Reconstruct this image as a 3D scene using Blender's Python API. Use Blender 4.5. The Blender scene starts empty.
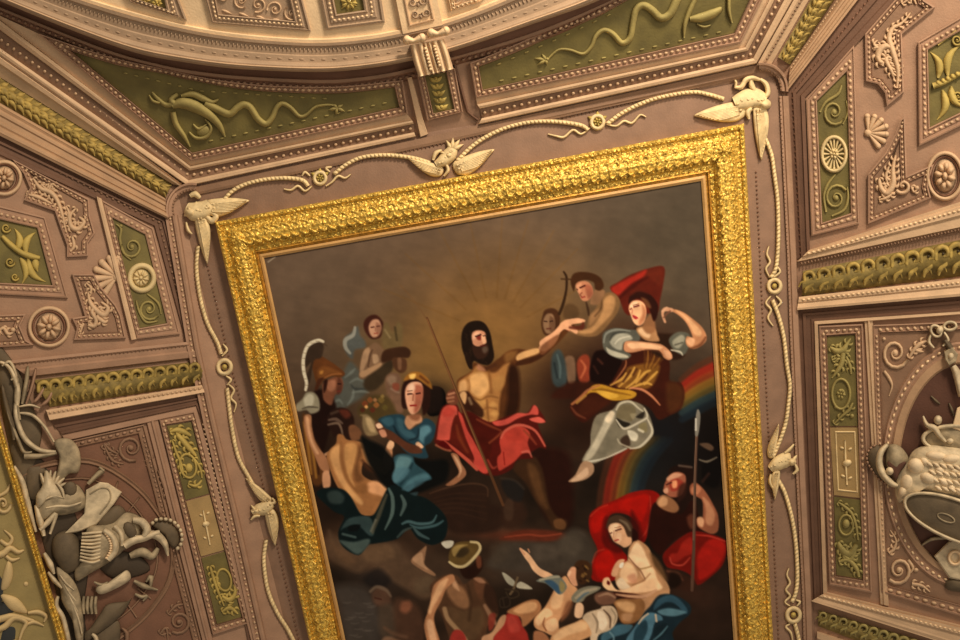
import bpy, math, random
import numpy as np
random.seed(7)
rng = np.random.default_rng(3)
SC = bpy.context.scene
COL = SC.collection
# ------------------------------------------------------------------ camera frame and vault planes
F = 720.0
D = 6.4                                  # eye to crown of the ceiling, metres
U = D / F                                # relief unit (about 9 mm)
EYE = 1.6
v1 = np.array([500, 3100, 720.0]); v1 /= np.linalg.norm(v1)
v2 = np.array([3100, -500, 0.0]); v2 /= np.linalg.norm(v2)
vz = np.cross(v2, v1)
RW = np.array([v2, v1, vz])
def ray(px, py):
    d = np.stack([np.asarray(px, float) - 480, np.asarray(py, float) - 320, np.full(np.shape(px), F)], -1)
    return d @ RW.T
def crown(px, py):
    d = ray(px, py); return d * (D / d[2])
XL = crown(178, 195)[0]; XR = crown(783, 80)[0]; YT = crown(478, 124)[1]
TL, TR, TT = math.radians(28), math.radians(36), math.radians(28)
PLANES = [(np.array([0, 0, -1.0]), np.array([0, 0, D])),
          (np.array([math.sin(TL), 0, -math.cos(TL)]), np.array([XL, 0, D])),
          (np.array([-math.sin(TR), 0, -math.cos(TR)]), np.array([XR, 0, D])),
          (np.array([0, math.sin(TT), -math.cos(TT)]), np.array([0, YT, D]))]
def P(v):
    """(n,3) of traced x, traced y, height off the vault (relief units) -> world points on the vault"""
    v = np.asarray(v, float)
    d = ray(v[:, 0], v[:, 1]); h = v[:, 2] * U
    t = np.full(len(v), 1e9)
    for n, p0 in PLANES:
        nd = d @ n
        ti = np.where(nd < -1e-6, (n @ p0 + h) / np.where(nd < -1e-6, nd, -1), 1e9)
        t = np.minimum(t, ti)
    w = d * t[:, None]; w[:, 2] += EYE
    return w
# ------------------------------------------------------------------ materials
def lin(c):
    c = np.asarray(c, float) / 255
    return np.where(c <= .04045, c / 12.92, ((c + .055) / 1.055) ** 2.4)
MATS = {}
def mat(name, rgb, rough=.75, metal=0.0, var=.10, scale=6.0, bump=.15, bscale=60.0, second=None):
    if name in MATS: return MATS[name]
    m = bpy.data.materials.new(name); m.use_nodes = True
    nt = m.node_tree; b = nt.nodes['Principled BSDF']
    b.inputs['Roughness'].default_value = rough; b.inputs['Metallic'].default_value = metal
    tc = nt.nodes.new('ShaderNodeTexCoord')
    nz = nt.nodes.new('ShaderNodeTexNoise'); nz.inputs['Scale'].default_value = scale; nz.inputs['Detail'].default_value = 6
    nt.links.new(tc.outputs['Object'], nz.inputs['Vector'])
    rp = nt.nodes.new('ShaderNodeValToRGB')
    c = lin(rgb); c2 = lin(second) if second is not None else c * (1 + var)
    c1 = c * (1 - var)
    rp.color_ramp.elements[0].position = .35; rp.color_ramp.elements[0].color = (*c1, 1)
    rp.color_ramp.elements[1].position = .66; rp.color_ramp.elements[1].color = (*np.minimum(c2, 1), 1)
    nt.links.new(nz.outputs['Fac'], rp.inputs['Fac']); nt.links.new(rp.outputs['Color'], b.inputs['Base Color'])
    if bump:
        n2 = nt.nodes.new('ShaderNodeTexNoise'); n2.inputs['Scale'].default_value = bscale; n2.inputs['Detail'].default_value = 3
        nt.links.new(tc.outputs['Object'], n2.inputs['Vector'])
        bp = nt.nodes.new('ShaderNodeBump'); bp.inputs['Strength'].default_value = bump; bp.inputs['Distance'].default_value = .02
        nt.links.new(n2.outputs['Fac'], bp.inputs['Height']); nt.links.new(bp.outputs['Normal'], b.inputs['Normal'])
    MATS[name] = m; return m
PINK = mat('rose plaster', (158, 124, 100))
PINKL = mat('pale rose plaster', (198, 166, 132))
PINKD = mat('dark rose plaster', (134, 103, 80))
GROOVE = mat('brown painted plaster', (104, 74, 56))
RED = mat('red brown plaster', (120, 84, 64))
DEEP = mat('deep brown plaster', (88, 56, 42))
CREAM = mat('cream plaster', (228, 198, 158))
GREY = mat('grey rose plaster', (164, 138, 112))
OLIVE = mat('olive painted plaster', (106, 95, 50), var=.2)
OLIVEH = mat('olive relief plaster', (150, 136, 80), var=.2)
OLIVEG = mat('golden olive stucco', (176, 154, 82), var=.22)
LAUR = mat('gilded laurel stucco', (160, 136, 70), var=.35, scale=20)
FIELD = mat('centre field plaster', (136, 106, 86))
TAN = mat('tan rose plaster', (172, 138, 106))
PALEB = mat('pale beige stucco', (206, 184, 136))
TORSO = mat('cream marble stucco', (222, 200, 166), var=.12, scale=12)
GAPSHADE = mat('painted gap shade', (66, 54, 40))  # dark tone that paints in shade among the left trophy pieces
BEIGE = mat('beige painted plaster', (160, 132, 86))
IVORY = mat('ivory stucco', (224, 200, 152), var=.15, scale=14)
GOLD = mat('gilded carving', (222, 184, 84), rough=.36, metal=.45, var=.3, scale=26, bump=.5, bscale=45)
GOLDD = mat('dark gilding', (190, 138, 50), rough=.45, metal=.5, var=.3, scale=26, bump=.3)
LINER = mat('tan gilt liner', (200, 156, 96), rough=.5, metal=.2)
STONE = mat('grey stucco', (156, 140, 112), var=.34, scale=13)
STONEL = mat('pale stucco', (200, 182, 150), var=.26, scale=13)
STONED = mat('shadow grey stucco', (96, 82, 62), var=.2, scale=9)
LAURB = mat('laurel ground stucco', (124, 106, 54), var=.3, scale=20)
_g = GOLD.node_tree; _v = _g.nodes.new('ShaderNodeTexVoronoi'); _v.inputs['Scale'].default_value = 34
_g.links.new([n for n in _g.nodes if n.type == 'TEX_COORD'][0].outputs['Object'], _v.inputs['Vector'])
_b2 = _g.nodes.new('ShaderNodeBump'); _b2.inputs['Strength'].default_value = .45; _b2.inputs['Distance'].default_value = .035; _b2.invert = True
_b1 = [n for n in _g.nodes if n.type == 'BUMP' and n is not _b2][0]
_g.links.new(_v.outputs['Distance'], _b2.inputs['Height']); _g.links.new(_b1.outputs['Normal'], _b2.inputs['Normal'])
_g.links.new(_b2.outputs['Normal'], _g.nodes['Principled BSDF'].inputs['Normal'])
EYEB = mat('dark drilled stucco', (60, 48, 26), bump=0)
# ------------------------------------------------------------------ curve helpers (traced coordinates)
def smooth(pts, n=6, closed=False):
    p = [np.array(q, float) for q in pts]; out = []
    m = len(p)
    if m < 3 and not closed:
        return [p[0] + (p[-1] - p[0]) * i / n for i in range(n + 1)]
    rngi = range(m) if closed else range(m - 1)
    for i in rngi:
        if closed: a, b, c, d = p[i - 1], p[i], p[(i + 1) % m], p[(i + 2) % m]
        else: a, b, c, d = p[max(i - 1, 0)], p[i], p[i + 1], p[min(i + 2, m - 1)]
        for k in range(n):
            t = k / n
            out.append(.5 * ((2 * b) + (c - a) * t + (2 * a - 5 * b + 4 * c - d) * t * t + (3 * b - a - 3 * c + d) * t ** 3))
    if not closed: out.append(p[-1])
    return out
def resample(pts, n, closed=False):
    p = np.array(pts, float)
    if closed: p = np.vstack([p, p[:1]])
    s = np.r_[0, np.cumsum(np.hypot(*np.diff(p[:, :2], axis=0).T))]
    q = np.linspace(0, s[-1], n + (1 if closed else 0))
    r = np.stack([np.interp(q, s, p[:, k]) for k in range(p.shape[1])], 1)
    return r[:-1] if closed else r
def plen(pts):
    p = np.array(pts, float); return float(np.hypot(*np.diff(p[:, :2], axis=0).T).sum())
def mid(a, b, t=.5):
    return [(x[0] + (y[0] - x[0]) * t, x[1] + (y[1] - x[1]) * t) for x, y in zip(a, b)]
def spiral(cx, cy, r, turns=1.4, a0=0.0, dr=1, sy=1.0, n=22, r1=.12):
    return [(cx + math.cos(a0 + dr * t * turns * 2 * math.pi) * r * (1 - (1 - r1) * t),
             cy + sy * math.sin(a0 + dr * t * turns * 2 * math.pi) * r * (1 - (1 - r1) * t)) for t in np.linspace(0, 1, n)]
class B:
    """collects shapes, then links them as one mesh"""
    def __init__(s): s.v = []; s.f = []; s.sm = []
    def add(s, vs, fs, sm=True):
        o = len(s.v); s.v += [tuple(map(float, q)) for q in vs]
        s.f += [tuple(i + o for i in f) for f in fs]; s.sm += [sm] * len(fs)
        return s
    def loft(s, A, C, prof, closed=False, sm=False):
        """moulding between two matched lines; prof = (fraction across, height)"""
        n = len(A); k = len(prof)
        vs = [(a[0] + (c[0] - a[0]) * t, a[1] + (c[1] - a[1]) * t, h) for a, c in zip(A, C) for t, h in prof]
        fs = []
        for i in range(n if closed else n - 1):
            j = (i + 1) % n
            for q in range(k - 1): fs.append((i * k + q, i * k + q + 1, j * k + q + 1, j * k + q))
        if not closed:
            fs.append(tuple(range(k))); fs.append(tuple((n - 1) * k + q for q in reversed(range(k))))
        return s.add(vs, fs, sm)
    def plate(s, poly, h, h0=-.6, bev=0.0):
        n = len(poly); c = np.mean(np.array(poly, float), 0)
        lo = [(p[0], p[1], h0) for p in poly]
        if bev:
            m = [(p[0], p[1], h - bev) for p in poly]; R = []
            for p in poly:
                d = c - np.array(p[:2], float); L = np.hypot(*d) + 1e-6; R.append((p[0] + d[0] / L * bev, p[1] + d[1] / L * bev, h))
            vs = lo + m + R; k = 3
        else: vs = lo + [(p[0], p[1], h) for p in poly]; k = 2
        fs = [(q * n + i, q * n + (i + 1) % n, (q + 1) * n + (i + 1) % n, (q + 1) * n + i) for q in range(k - 1) for i in range(n)]
        fs.append(tuple((k - 1) * n + i for i in range(n))); fs.append(tuple(reversed(range(n))))
        return s.add(vs, fs, False)
    def ridge(s, path, w, h, base=0.0, sub=5, hw=None, raw=False, cs=6):
        """rounded moulding along a smooth line, half width w (number or list), height h"""
        pts = path if raw else smooth(path, sub)
        pts = np.array([q[:2] for q in pts], float); n = len(pts)
        ws = np.interp(np.linspace(0, 1, n), np.linspace(0, 1, len(w)), w) if hasattr(w, '__len__') else np.full(n, float(w))
        hs = np.interp(np.linspace(0, 1, n), np.linspace(0, 1, len(h)), h) if hasattr(h, '__len__') else h * np.minimum(1, ws / max(ws.max(), 1e-6) + .15)
        bs = np.interp(np.linspace(0, 1, n), np.linspace(0, 1, len(base)), base) if hasattr(base, '__len__') else np.full(n, float(base))
        T = np.gradient(pts, axis=0); T /= np.linalg.norm(T, axis=1)[:, None] + 1e-9
        N = np.stack([-T[:, 1], T[:, 0]], 1)
        vs = []
        for i in range(n):
            for q in range(cs + 1):
                a = math.pi * q / cs
                x = pts[i] + N[i] * ws[i] * math.cos(a)
                vs.append((x[0], x[1], bs[i] - .4 + (hs[i] + .4) * math.sin(a)))
        k = cs + 1
        fs = [(i * k + q, i * k + q + 1, (i + 1) * k + q + 1, (i + 1) * k + q) for i in range(n - 1) for q in range(cs)]
        fs += [(i * k + cs, i * k, (i + 1) * k, (i + 1) * k + cs) for i in range(n - 1)]
        fs.append(tuple(range(k))); fs.append(tuple((n - 1) * k + q for q in reversed(range(k))))
        return s.add(vs, fs)
    def fol(s, path, w, h, base=0.0, **k):
        """acanthus stem: a ridge with curling side lobes"""
        s.ridge(path, w, h, base, **k)
        p = np.array([q[:2] for q in smooth(path, 5)]); L = plen(p); n = max(2, int(L / 6.0)); r = resample(p, n + 1)
        ws = np.interp(np.linspace(0, 1, n + 1), np.linspace(0, 1, len(w) if hasattr(w, '__len__') else 1), w if hasattr(w, '__len__') else [w])
        for i in range(n):
            t = r[i + 1] - r[i]; t /= np.hypot(*t) + 1e-6; nn = np.array([-t[1], t[0]])
            for sg in (1, -1):
                a = r[i] + nn * sg * ws[i] * .5; e = a + t * (3.4 + ws[i] * .8) + nn * sg * (1.4 + ws[i] * .7)
                s.leaf(a, e, 1.15 + ws[i] * .25, h * .7, base, .3 * sg)
        return s
    def dome(s, cx, cy, rx, ry=None, rot=0.0, h=2.0, base=0.0, n=10, rings=3):
        ry = rx if ry is None else ry; ca, sa = math.cos(rot), math.sin(rot); vs = []
        for q in range(rings):
            a = math.pi / 2 * q / rings; r = math.cos(a); z = base - .3 + (h + .3) * math.sin(a)
            for i in range(n):
                t = 2 * math.pi * i / n; x, y = rx * r * math.cos(t), ry * r * math.sin(t)
                vs.append((cx + x * ca - y * sa, cy + x * sa + y * ca, z))
        vs.append((cx, cy, base + h)); top = len(vs) - 1
        fs = [(q * n + i, q * n + (i + 1) % n, (q + 1) * n + (i + 1) % n, (q + 1) * n + i) for q in range(rings - 1) for i in range(n)]
        fs += [((rings - 1) * n + i, (rings - 1) * n + (i + 1) % n, top) for i in range(n)]
        fs.append(tuple(reversed(range(n))))
        return s.add(vs, fs)
    def beads(s, path, sp, rx, ry=None, h=1.5, base=0.0, sm=0, turn=0.0, n=8, closed=False):
        pts = smooth(path, 6, closed) if sm else [np.array(q, float) for q in path]
        if closed and not sm: pts = pts + [pts[0]]
        L = plen(pts); k = max(2, int(round(L / sp))); r = resample([tuple(p[:2]) for p in pts], k * 2 + 1)
        for i in range(k):
            a, m, b = r[i * 2], r[i * 2 + 1], r[i * 2 + 2]
            s.dome(m[0], m[1], rx, ry, math.atan2(b[1] - a[1], b[0] - a[0]) + turn, h, base, n, 2)
        return s
    def rope(s, path, w, h, base=0.0, sm=1, ratio=1.35, turn=.7):
        pts = smooth(path, 6) if sm else path
        s.ridge(pts, w * .75, h * .7, base, raw=True, cs=4)
        return s.beads([tuple(p[:2]) for p in pts], w * ratio, w * 1.05, w * .62, h, base, turn=turn)
    def ring(s, cx, cy, rx, ry, w, h, base=0.0, rot=0.0, n=32, cs=5):
        ca, sa = math.cos(rot), math.sin(rot); vs = []; k = cs + 1
        for i in range(n):
            t = 2 * math.pi * i / n
            for q in range(k):
                a = math.pi * q / cs; e = w * math.cos(a)
                x, y = (rx + e) * math.cos(t), (ry + e) * math.sin(t)
                vs.append((cx + x * ca - y * sa, cy + x * sa + y * ca, base - .4 + (h + .4) * math.sin(a)))
        fs = [(i * k + q, i * k + q + 1, ((i + 1) % n) * k + q + 1, ((i + 1) % n) * k + q) for i in range(n) for q in range(cs)]
        return s.add(vs, fs)
    def rosette(s, cx, cy, rx, ry, petals=8, h=3.0, base=0.0, rot=0.0):
        s.dome(cx, cy, rx, ry, rot, h * .25, base, 20, 2)
        for i in range(petals):
            a = 2 * math.pi * i / petals + .2
            s.dome(cx + rx * .58 * math.cos(a), cy + ry * .58 * math.sin(a), rx * .42, ry * .2 * 8 / petals, math.atan2(ry * math.sin(a), rx * math.cos(a)), h * .8, base, 8, 3)
        s.dome(cx, cy, rx * .26, ry * .26, 0, h * 1.15, base, 10, 3)
        return s
    def leaf(s, p, q, w, h, base=0.0, bend=0.0, vein=True):
        p = np.array(p, float); q = np.array(q, float); d = q - p; nrm = np.array([-d[1], d[0]])
        pts = [p + d * t + nrm * bend * math.sin(math.pi * t) for t in np.linspace(0, 1, 8)]
        s.ridge(pts, [w * .3, w * .85, w, w * .8, w * .45, .15], h, base, raw=True)
        return s
    def blob(s, poly, h, base=0.0, rings=5, sm=True, c=None, sub=4, power=1.0, flat=0.0):
        """domed shape on a closed outline"""
        o = smooth(poly, sub, True) if sm else [np.array(q, float) for q in resample(poly, max(len(poly) * 3, 12), True)]
        o = np.array([q[:2] for q in o]); n = len(o); c = o.mean(0) if c is None else np.array(c, float); vs = []
        for q in range(rings):
            a = math.pi / 2 * q / rings; r = math.cos(a) ** power; r = flat + (1 - flat) * r if q else 1
            z = base - .5 + (h + .5) * math.sin(a)
            for p in o: x = c + (p - c) * r; vs.append((x[0], x[1], z))
        vs.append((c[0], c[1], base + h)); top = len(vs) - 1
        fs = [(q * n + i, q * n + (i + 1) % n, (q + 1) * n + (i + 1) % n, (q + 1) * n + i) for q in range(rings - 1) for i in range(n)]
        fs += [((rings - 1) * n + i, (rings - 1) * n + (i + 1) % n, top) for i in range(n)]
        fs.append(tuple(reversed(range(n))))
        return s.add(vs, fs)
    def scroll(s, cx, cy, r, w, h, base=0.0, turns=1.5, a0=0.0, dr=1, sy=1.0, eye=True):
        s.ridge(spiral(cx, cy, r, turns, a0, dr, sy), [w, w, w * .7, w * .6], h, base, raw=True)
        if eye: s.dome(cx, cy, r * .24, r * .24 * sy, 0, h * 1.1, base)
        return s
    def build(s, name, m, parent=None, label=None):
        w = P(s.v)
        org = np.array(parent['_o'] if parent and '_o' in parent else (w.mean(0) if parent is None else (0, 0, 0)), float)
        if parent is not None:
            org = np.array(WORG[parent.name])
        me = bpy.data.meshes.new(name); me.from_pydata([tuple(q) for q in (w - org)], [], s.f)
        me.polygons.foreach_set('use_smooth', s.sm); me.materials.append(m); me.update()
        o = bpy.data.objects.new(name, me); COL.objects.link(o)
        if parent is None: o.location = org
        else: o.parent = parent
        WORG[o.name] = org
        if label: o['label'] = label
        return o
WORG = {}
def thing(name, label, cat, at, h=0.0, group=None):
    w = P([(at[0], at[1], h)])[0]
    o = bpy.data.objects.new(name, None); COL.objects.link(o); o.location = w; o.empty_display_size = .1
    WORG[o.name] = w; o['label'] = label; o['category'] = cat
    if group: o['group'] = group
    return o
def tag(o, label, cat, group=None):
    o['label'] = label; o['category'] = cat
    if group: o['group'] = group
    return o
TRIM = [0]
def trim(b, m):
    TRIM[0] += 1; o = b.build('trim_%d' % TRIM[0], m); o['kind'] = 'structure'; return o
def moulding(path, w, prof, closed=False):
    """parallel offset of a traced polyline -> matched outer line"""
    p = np.array(path, float); n = len(p); out = []
    for i in range(n):
        a = p[i - 1] if (closed or i) else None; c = p[(i + 1) % n] if (closed or i < n - 1) else None
        d1 = (p[i] - a) if a is not None else None; d2 = (c - p[i]) if c is not None else None
        if d1 is None: d1 = d2
        if d2 is None: d2 = d1
        d1 = d1 / (np.hypot(*d1) + 1e-9); d2 = d2 / (np.hypot(*d2) + 1e-9)
        n1 = np.array([-d1[1], d1[0]]); n2 = np.array([-d2[1], d2[0]]); m = n1 + n2; m /= (np.hypot(*m) + 1e-9)
        k = w / max(.35, float(m @ n1)); out.append(tuple(p[i] + m * k))
    return out
def offs(path, w, closed=True): return moulding(path, w, None, closed)
# ================================================================== THE VAULT
def world_poly(name, quads, m):
    vs = []; fs = []
    for q in quads:
        o = len(vs); vs += q; fs.append(tuple(range(o, o + len(q))))
    me = bpy.data.meshes.new(name); me.from_pydata([tuple(map(float, p)) for p in vs], [], fs); me.materials.append(m)
    o = bpy.data.objects.new(name, me); COL.objects.link(o); o['kind'] = 'structure'; return o
def vz_at(x, y):
    z = D
    z = min(z, D - max(0, XL - x) * math.tan(TL), D - max(0, x - XR) * math.tan(TR), D - max(0, YT - y) * math.tan(TT))
    return (x, y, z + EYE + .006)
YB = 6.2; W_ = 3.2
kL, kR = math.tan(TL), math.tan(TR); kT = math.tan(TT); dy = 3.0
cl = (XL - dy * kT / kL, YT - dy); cr = (XR + dy * kT / kR, YT - dy)
shell = world_poly('ceiling', [
    [vz_at(XL, YT), vz_at(XR, YT), vz_at(XR, YB), vz_at(XL, YB)],
    [vz_at(XL, YT), vz_at(XL, YB), vz_at(XL - 3.0, YB), vz_at(cl[0], cl[1])],
    [vz_at(XR, YB), vz_at(XR, YT), vz_at(cr[0], cr[1]), vz_at(XR + 3.0, YB)],
    [vz_at(XR, YT), vz_at(XL, YT), vz_at(*cl), vz_at(*cr)]], PINK)
shell.data.materials.append(FIELD); shell.data.polygons[0].material_index = 1
md = shell.modifiers.new('thick', 'SOLIDIFY'); md.thickness = .08; md.offset = 1
# ---- round cornice of the crowning ring
AC = [(-60, -52), (-10, -34), (20, -22), (80, 0), (140, 18), (200, 32), (260, 40), (320, 43), (370, 39), (403, 33), (447, 23), (507, 0), (560, -26), (610, -54)]
BC = [(-60, -30), (-15, -6), (0, 1), (66, 28), (133, 52), (183, 62), (240, 69), (320, 72), (370, 68), (410, 61), (453, 51), (530, 25), (600, 0), (660, -32)]
CC = [(-60, -14), (-22, 6), (0, 16), (50, 36), (110, 60), (160, 73), (205, 83), (320, 91), (370, 88), (412, 80), (460, 64), (553, 38), (628, 0), (690, -26)]
A_ = resample(smooth(AC, 8), 72); B_ = resample(smooth(BC, 8), 72); C_ = resample(smooth(CC, 8), 72)
trim(B().loft(A_, B_, [(0, -.6), (0, 9), (.1, 9), (.14, 7), (.2, 7), (.3, 7.5), (.42, 7.5), (.46, 9), (.68, 10), (.76, 14), (.8, 15), (.94, 15.5), (1.0, 12), (1.0, -.6)]), GREY)
b = B()
b.beads(mid(A_, B_, .58), 11, 3.0, 1.2, 1.0, 9.3); b.beads(mid(A_, B_, .25), 4.2, 1.0, 2.6, 1.6, 7)
trim(b, GREY)
b = B(); b.ridge(mid(A_, B_, .87), .9, 1.8, 15, raw=True, cs=4)
trim(b, PINKL)
trim(B().loft(B_, C_, [(0, -.6), (0, 2), (.38, 2), (.4, 4.5), (.62, 5.5), (.66, 3), (.9, 2.5), (1, -.6)]), RED)
trim(B().loft(mid(B_, C_, .40), mid(B_, C_, .60), [(0, 3), (.1, 6.4), (.9, 6.8), (1, 5)]), PINKD)
trim(B().beads(mid(B_, C_, .79), 6.5, 2.3, 1.9, 2.4, 2.8), PINKD)
# ---- pale ring with coffers
top = [(p[0], p[1] - 130) for p in A_]
trim(B().loft(top, A_, [(0, -.6), (0, 5.5), (.965, 5.5), (.975, 8), (1, 8), (1, -.6)]), CREAM)
def coffer(label, outer, field, m_field, orn=None, m_or=None, egg=4.6, hgt=9.0, base=5.5, m_m=None, m_e=None, name='ceiling_coffer', cat='ceiling panel', rows=1, group=None, at=None):
    """moulded frame round a sunk field; outer and field are matched outlines"""
    c = np.mean(np.array(field, float), 0) if at is None else at
    t = thing(name, label, cat, c, base, group)
    B().plate(field, base + .7, base - .6).build('field', m_field, t)
    B().loft(outer, field, [(0, base - .6), (0, base + hgt * .3), (.12, base + hgt * .36), (.2, base + hgt * .2), (.36, base + hgt * .2), (.44, base + hgt * .3), (.8, base + hgt * .22), (.88, base + hgt * .4), (.97, base + hgt * .34), (1, base - .6)], True).build('moulding', m_m or PINK, t)
    e = B(); e.beads(mid(outer, field, .58), egg, egg * .38, egg * .30, hgt * .22, base + hgt * .22, closed=True); e.build('egg_moulding', m_e or PINKL, t)
    if orn: orn.build('relief_ornament', m_or, t)
    return t
o = B()
for k in range(5):
    o.scroll(224 + k * 17, -4 + k * 4.4, 8, 1.1, 1.8, 6, 1.5, k, 1 if k % 2 else -1)
    o.leaf((222 + k * 17, 10 + k * 3), (232 + k * 17, 14 + k * 2.6), 1.6, 1.6, 6)
coffer('grey scrolled coffer in the cream ring, between the two olive coffers', [(196, -36), (293, -36), (311, 31), (212, 23)], [(210, -34), (282, -34), (294, 21), (219, 14)], GREY, o, PINKL, m_m=GREY, m_e=CREAM)
o = B(); o.rosette(144, 0, 7, 4, 6, 2.5, 6); o.rosette(157, 3, 6, 4, 6, 2.5, 6)
coffer('olive coffer in the cream ring, leftmost and cut by the frame', [(108, -36), (165, -36), (187, 20), (130, 2)], [(120, -34), (157, -34), (166, 9), (137, -1)], OLIVE, o, OLIVEG, m_m=GREY, m_e=CREAM)
o = B(); o.rosette(349, 2, 9, 8, 8, 3, 6)
for q in ((341, 9), (357, 6), (342, -6), (356, -8)): o.leaf((349, 2), q, 1.8, 2, 6)
coffer('olive coffer in the cream ring with a golden flower, left of the scrolled rib', [(314, -36), (376, -36), (385, 22), (327, 29.5)], [(327, -34), (357, -34), (364, 10), (337, 14)], OLIVE, o, OLIVEG, m_m=GREY, m_e=CREAM)
o = B(); o.scroll(455, -2, 7, 1, 1.6, 6); o.scroll(470, -7, 7, 1, 1.6, 6, dr=-1)
coffer('grey coffer in the cream ring, right of the scrolled rib', [(440, -40), (520, -50), (481, 1), (451, 11)], [(449, -38), (508, -48), (475, -1), (455, 6)], GREY, o, PINKL, m_m=CREAM, m_e=CREAM)
# rib of the ring
t = thing('ceiling_rib', 'cream rib with a scrolled panel above the carved bracket', 'ceiling rib', (420, 5), 6)
B().loft([(384, -60), (403, 34)], [(424, -60), (443, 25)], [(0, 5), (0, 9.5), (1, 9.5), (1, 5)]).build('shaft', CREAM, t)
B().loft([(392, -60), (409, 27), (435, 20), (417, -60)], [(395, -60), (411, 24), (432, 18.5), (414, -60)], [(0, 9), (.3, 11), (.7, 11), (1, 9)]).build('moulding', PINKL, t)
o = B()
for y in (14, 2, -10, -22):
    x = 421 + (y - 14) * .22
    o.scroll(x - 5.5, y, 4.6, .9, 1.8, 9.5, 1.3, 0, 1); o.scroll(x + 5.5, y - 1.5, 4.6, .9, 1.8, 9.5, 1.3, math.pi, -1); o.dome(x, y + 3, 1.6, 2.6, 0, 2, 9.5)
o.build('relief_ornament', GREY, t)
# carved bracket
t = thing('carved_bracket', 'carved plaster bracket with twin scrolls where the rib meets the cornice', 'bracket', (430, 55), 16)
B().loft([(410, 45), (413, 60), (418.5, 77)], [(444, 39), (449, 54), (453.5, 69)], [(0, 6), (0, 17), (.1, 19), (.9, 19), (1, 17), (1, 6)]).build('body', PINKL, t)
f = B()
for k, x in enumerate((.1, .3, .44, .56, .72, .9)):
    a = (410 + 34 * x, 45 - 6 * x); c = (418 + 35 * x, 77 - 8 * x)
    f.ridge([a, ((a[0] + c[0]) / 2 + (x - .5) * 2, (a[1] + c[1]) / 2), c], 2.2 if k not in (2, 3) else 1.2, 3, 18.5)
f.beads([(425, 47), (431, 71)], 3.4, 1.9, 1.8, 2.4, 21); f.beads([(434, 45), (440, 67)], 3.4, 1.9, 1.8, 2.4, 21)
f.build('fluting', CREAM, t)
for sx, cx, cy in ((-1, 414, 41), (1, 438, 34)):
    v = B(); v.ridge([(cx - 7.5, cy - 2.5 + .5), (cx, cy), (cx + 7.5, cy - 2.5 - 1)], [4.2, 2.6, 4.2], 6, 19)
    v.dome(cx - 7, cy - 1, 4.2, 5, 0, 6, 19); v.dome(cx + 8, cy - 3, 4.2, 5, 0, 6, 19); v.build('volute', CREAM, t)
# ---- spandrels of the vault face
def bands(name_lines, profs):
    pass
La = [(66, 48), (192, 152.5), (399, 107)]
Lb = [(37, 33), (191, 161), (407, 114)]
Lc = [(-14, 9), (190.5, 166), (412, 120)]
Ld = [(-14, 20), (189.5, 171), (414, 124)]
Le = [(-14, 38), (188.5, 180), (414, 132)]
Lf = [(-14, 46), (187.5, 186.5), (416, 137)]
Ra = [(483, 89.6), (734, 33), (750, -4), (790, -90)]
Rb = [(476, 98), (741, 43), (764, -4), (806, -90)]
Rc = [(477, 104), (745, 47), (772, -6), (814, -90)]
Rd = [(480, 109), (748, 51), (778, -6), (820, -90)]
Re = [(482, 118), (753, 58), (787, -6), (829, -90)]
Rf = [(478, 125), (757, 64), (797, -6), (839, -90)]
for (a, c, d, e, f_) in ((Lb, Lc, Ld, Le, Lf), (Rb, Rc, Rd, Re, Rf)):
    trim(B().loft(a, c, [(0, -.6), (0, 1.5), (1, 1.5), (1, -.6)]), PINKL)
    trim(B().loft(c, d, [(0, -.6), (.1, 4.5), (.5, 5.2), (.9, 4.5), (1, -.6)]), PINKL)
    trim(B().loft(d, e, [(0, -.6), (0, 1), (1, 1), (1, -.6)]), PINKD)
    trim(B().beads(mid(d, e, .5), 7.6, 2.1, 1.9, 2.6, 1), PINKL)
    trim(B().loft(e, f_, [(0, -.6), (.05, 4), (.4, 5.5), (.8, 5.5), (1, -.6)]), PINKL)
# green spandrel with serpent tailed griffin, left
arcL = [tuple(p) for p in resample(smooth([(394, 87.5), (340, 93.5), (280, 92.5), (240, 89), (200, 82), (160, 73), (120, 66), (73, 52)], 6), 22)]
arcLo = [tuple(p) for p in resample(smooth([(403, 80), (340, 86.5), (280, 86), (240, 83), (200, 77), (160, 68), (110, 57), (37, 33)], 6), 22)]
fieldL = [(192, 152.5), (399, 107)] + arcL
outerL = [(191, 161), (408, 114)] + arcLo
def griffin_panel(label, outer, field, tail, tailw, body, m_f, extra):
    t = thing('spandrel_panel', label, 'ceiling panel', np.mean(np.array(field), 0), 1)
    B().plate(field, .8).build('field', m_f, t)
    B().loft(outer, field, [(0, -.6), (0, 4.6), (.16, 5), (.25, 3), (.8, 2.6), (.88, 4), (1, -.6)], True).build('moulding', PINK, t)
    B().beads(mid(outer, field, .52), 6.0, 2.3, 1.7, 2.4, 2.8, closed=True).build('egg_moulding', PINKL, t)
    g = B(); g.ridge(tail, tailw, 4.2, .8)
    for (p, w, h) in body: g.ridge(p, w, h, .8)
    extra(g); g.build('griffin_relief', OLIVEH, t)
    return t
def exL(g):
    for i in range(5): g.leaf((337, 108), (337 + 9 * math.cos(i * 1.25 - .8), 109 + 6 * math.sin(i * 1.25 - .8)), 2, 2.5, .8)
    g.beads([(120, 72), (200, 91), (330, 99)], 11, 3, 1.0, 1.2, .8); g.beads([(205, 142), (390, 102)], 12, 3, 1.0, 1.2, .8)
    g.dome(204, 131, 8, 6, -.2, 2.6, .8)
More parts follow.
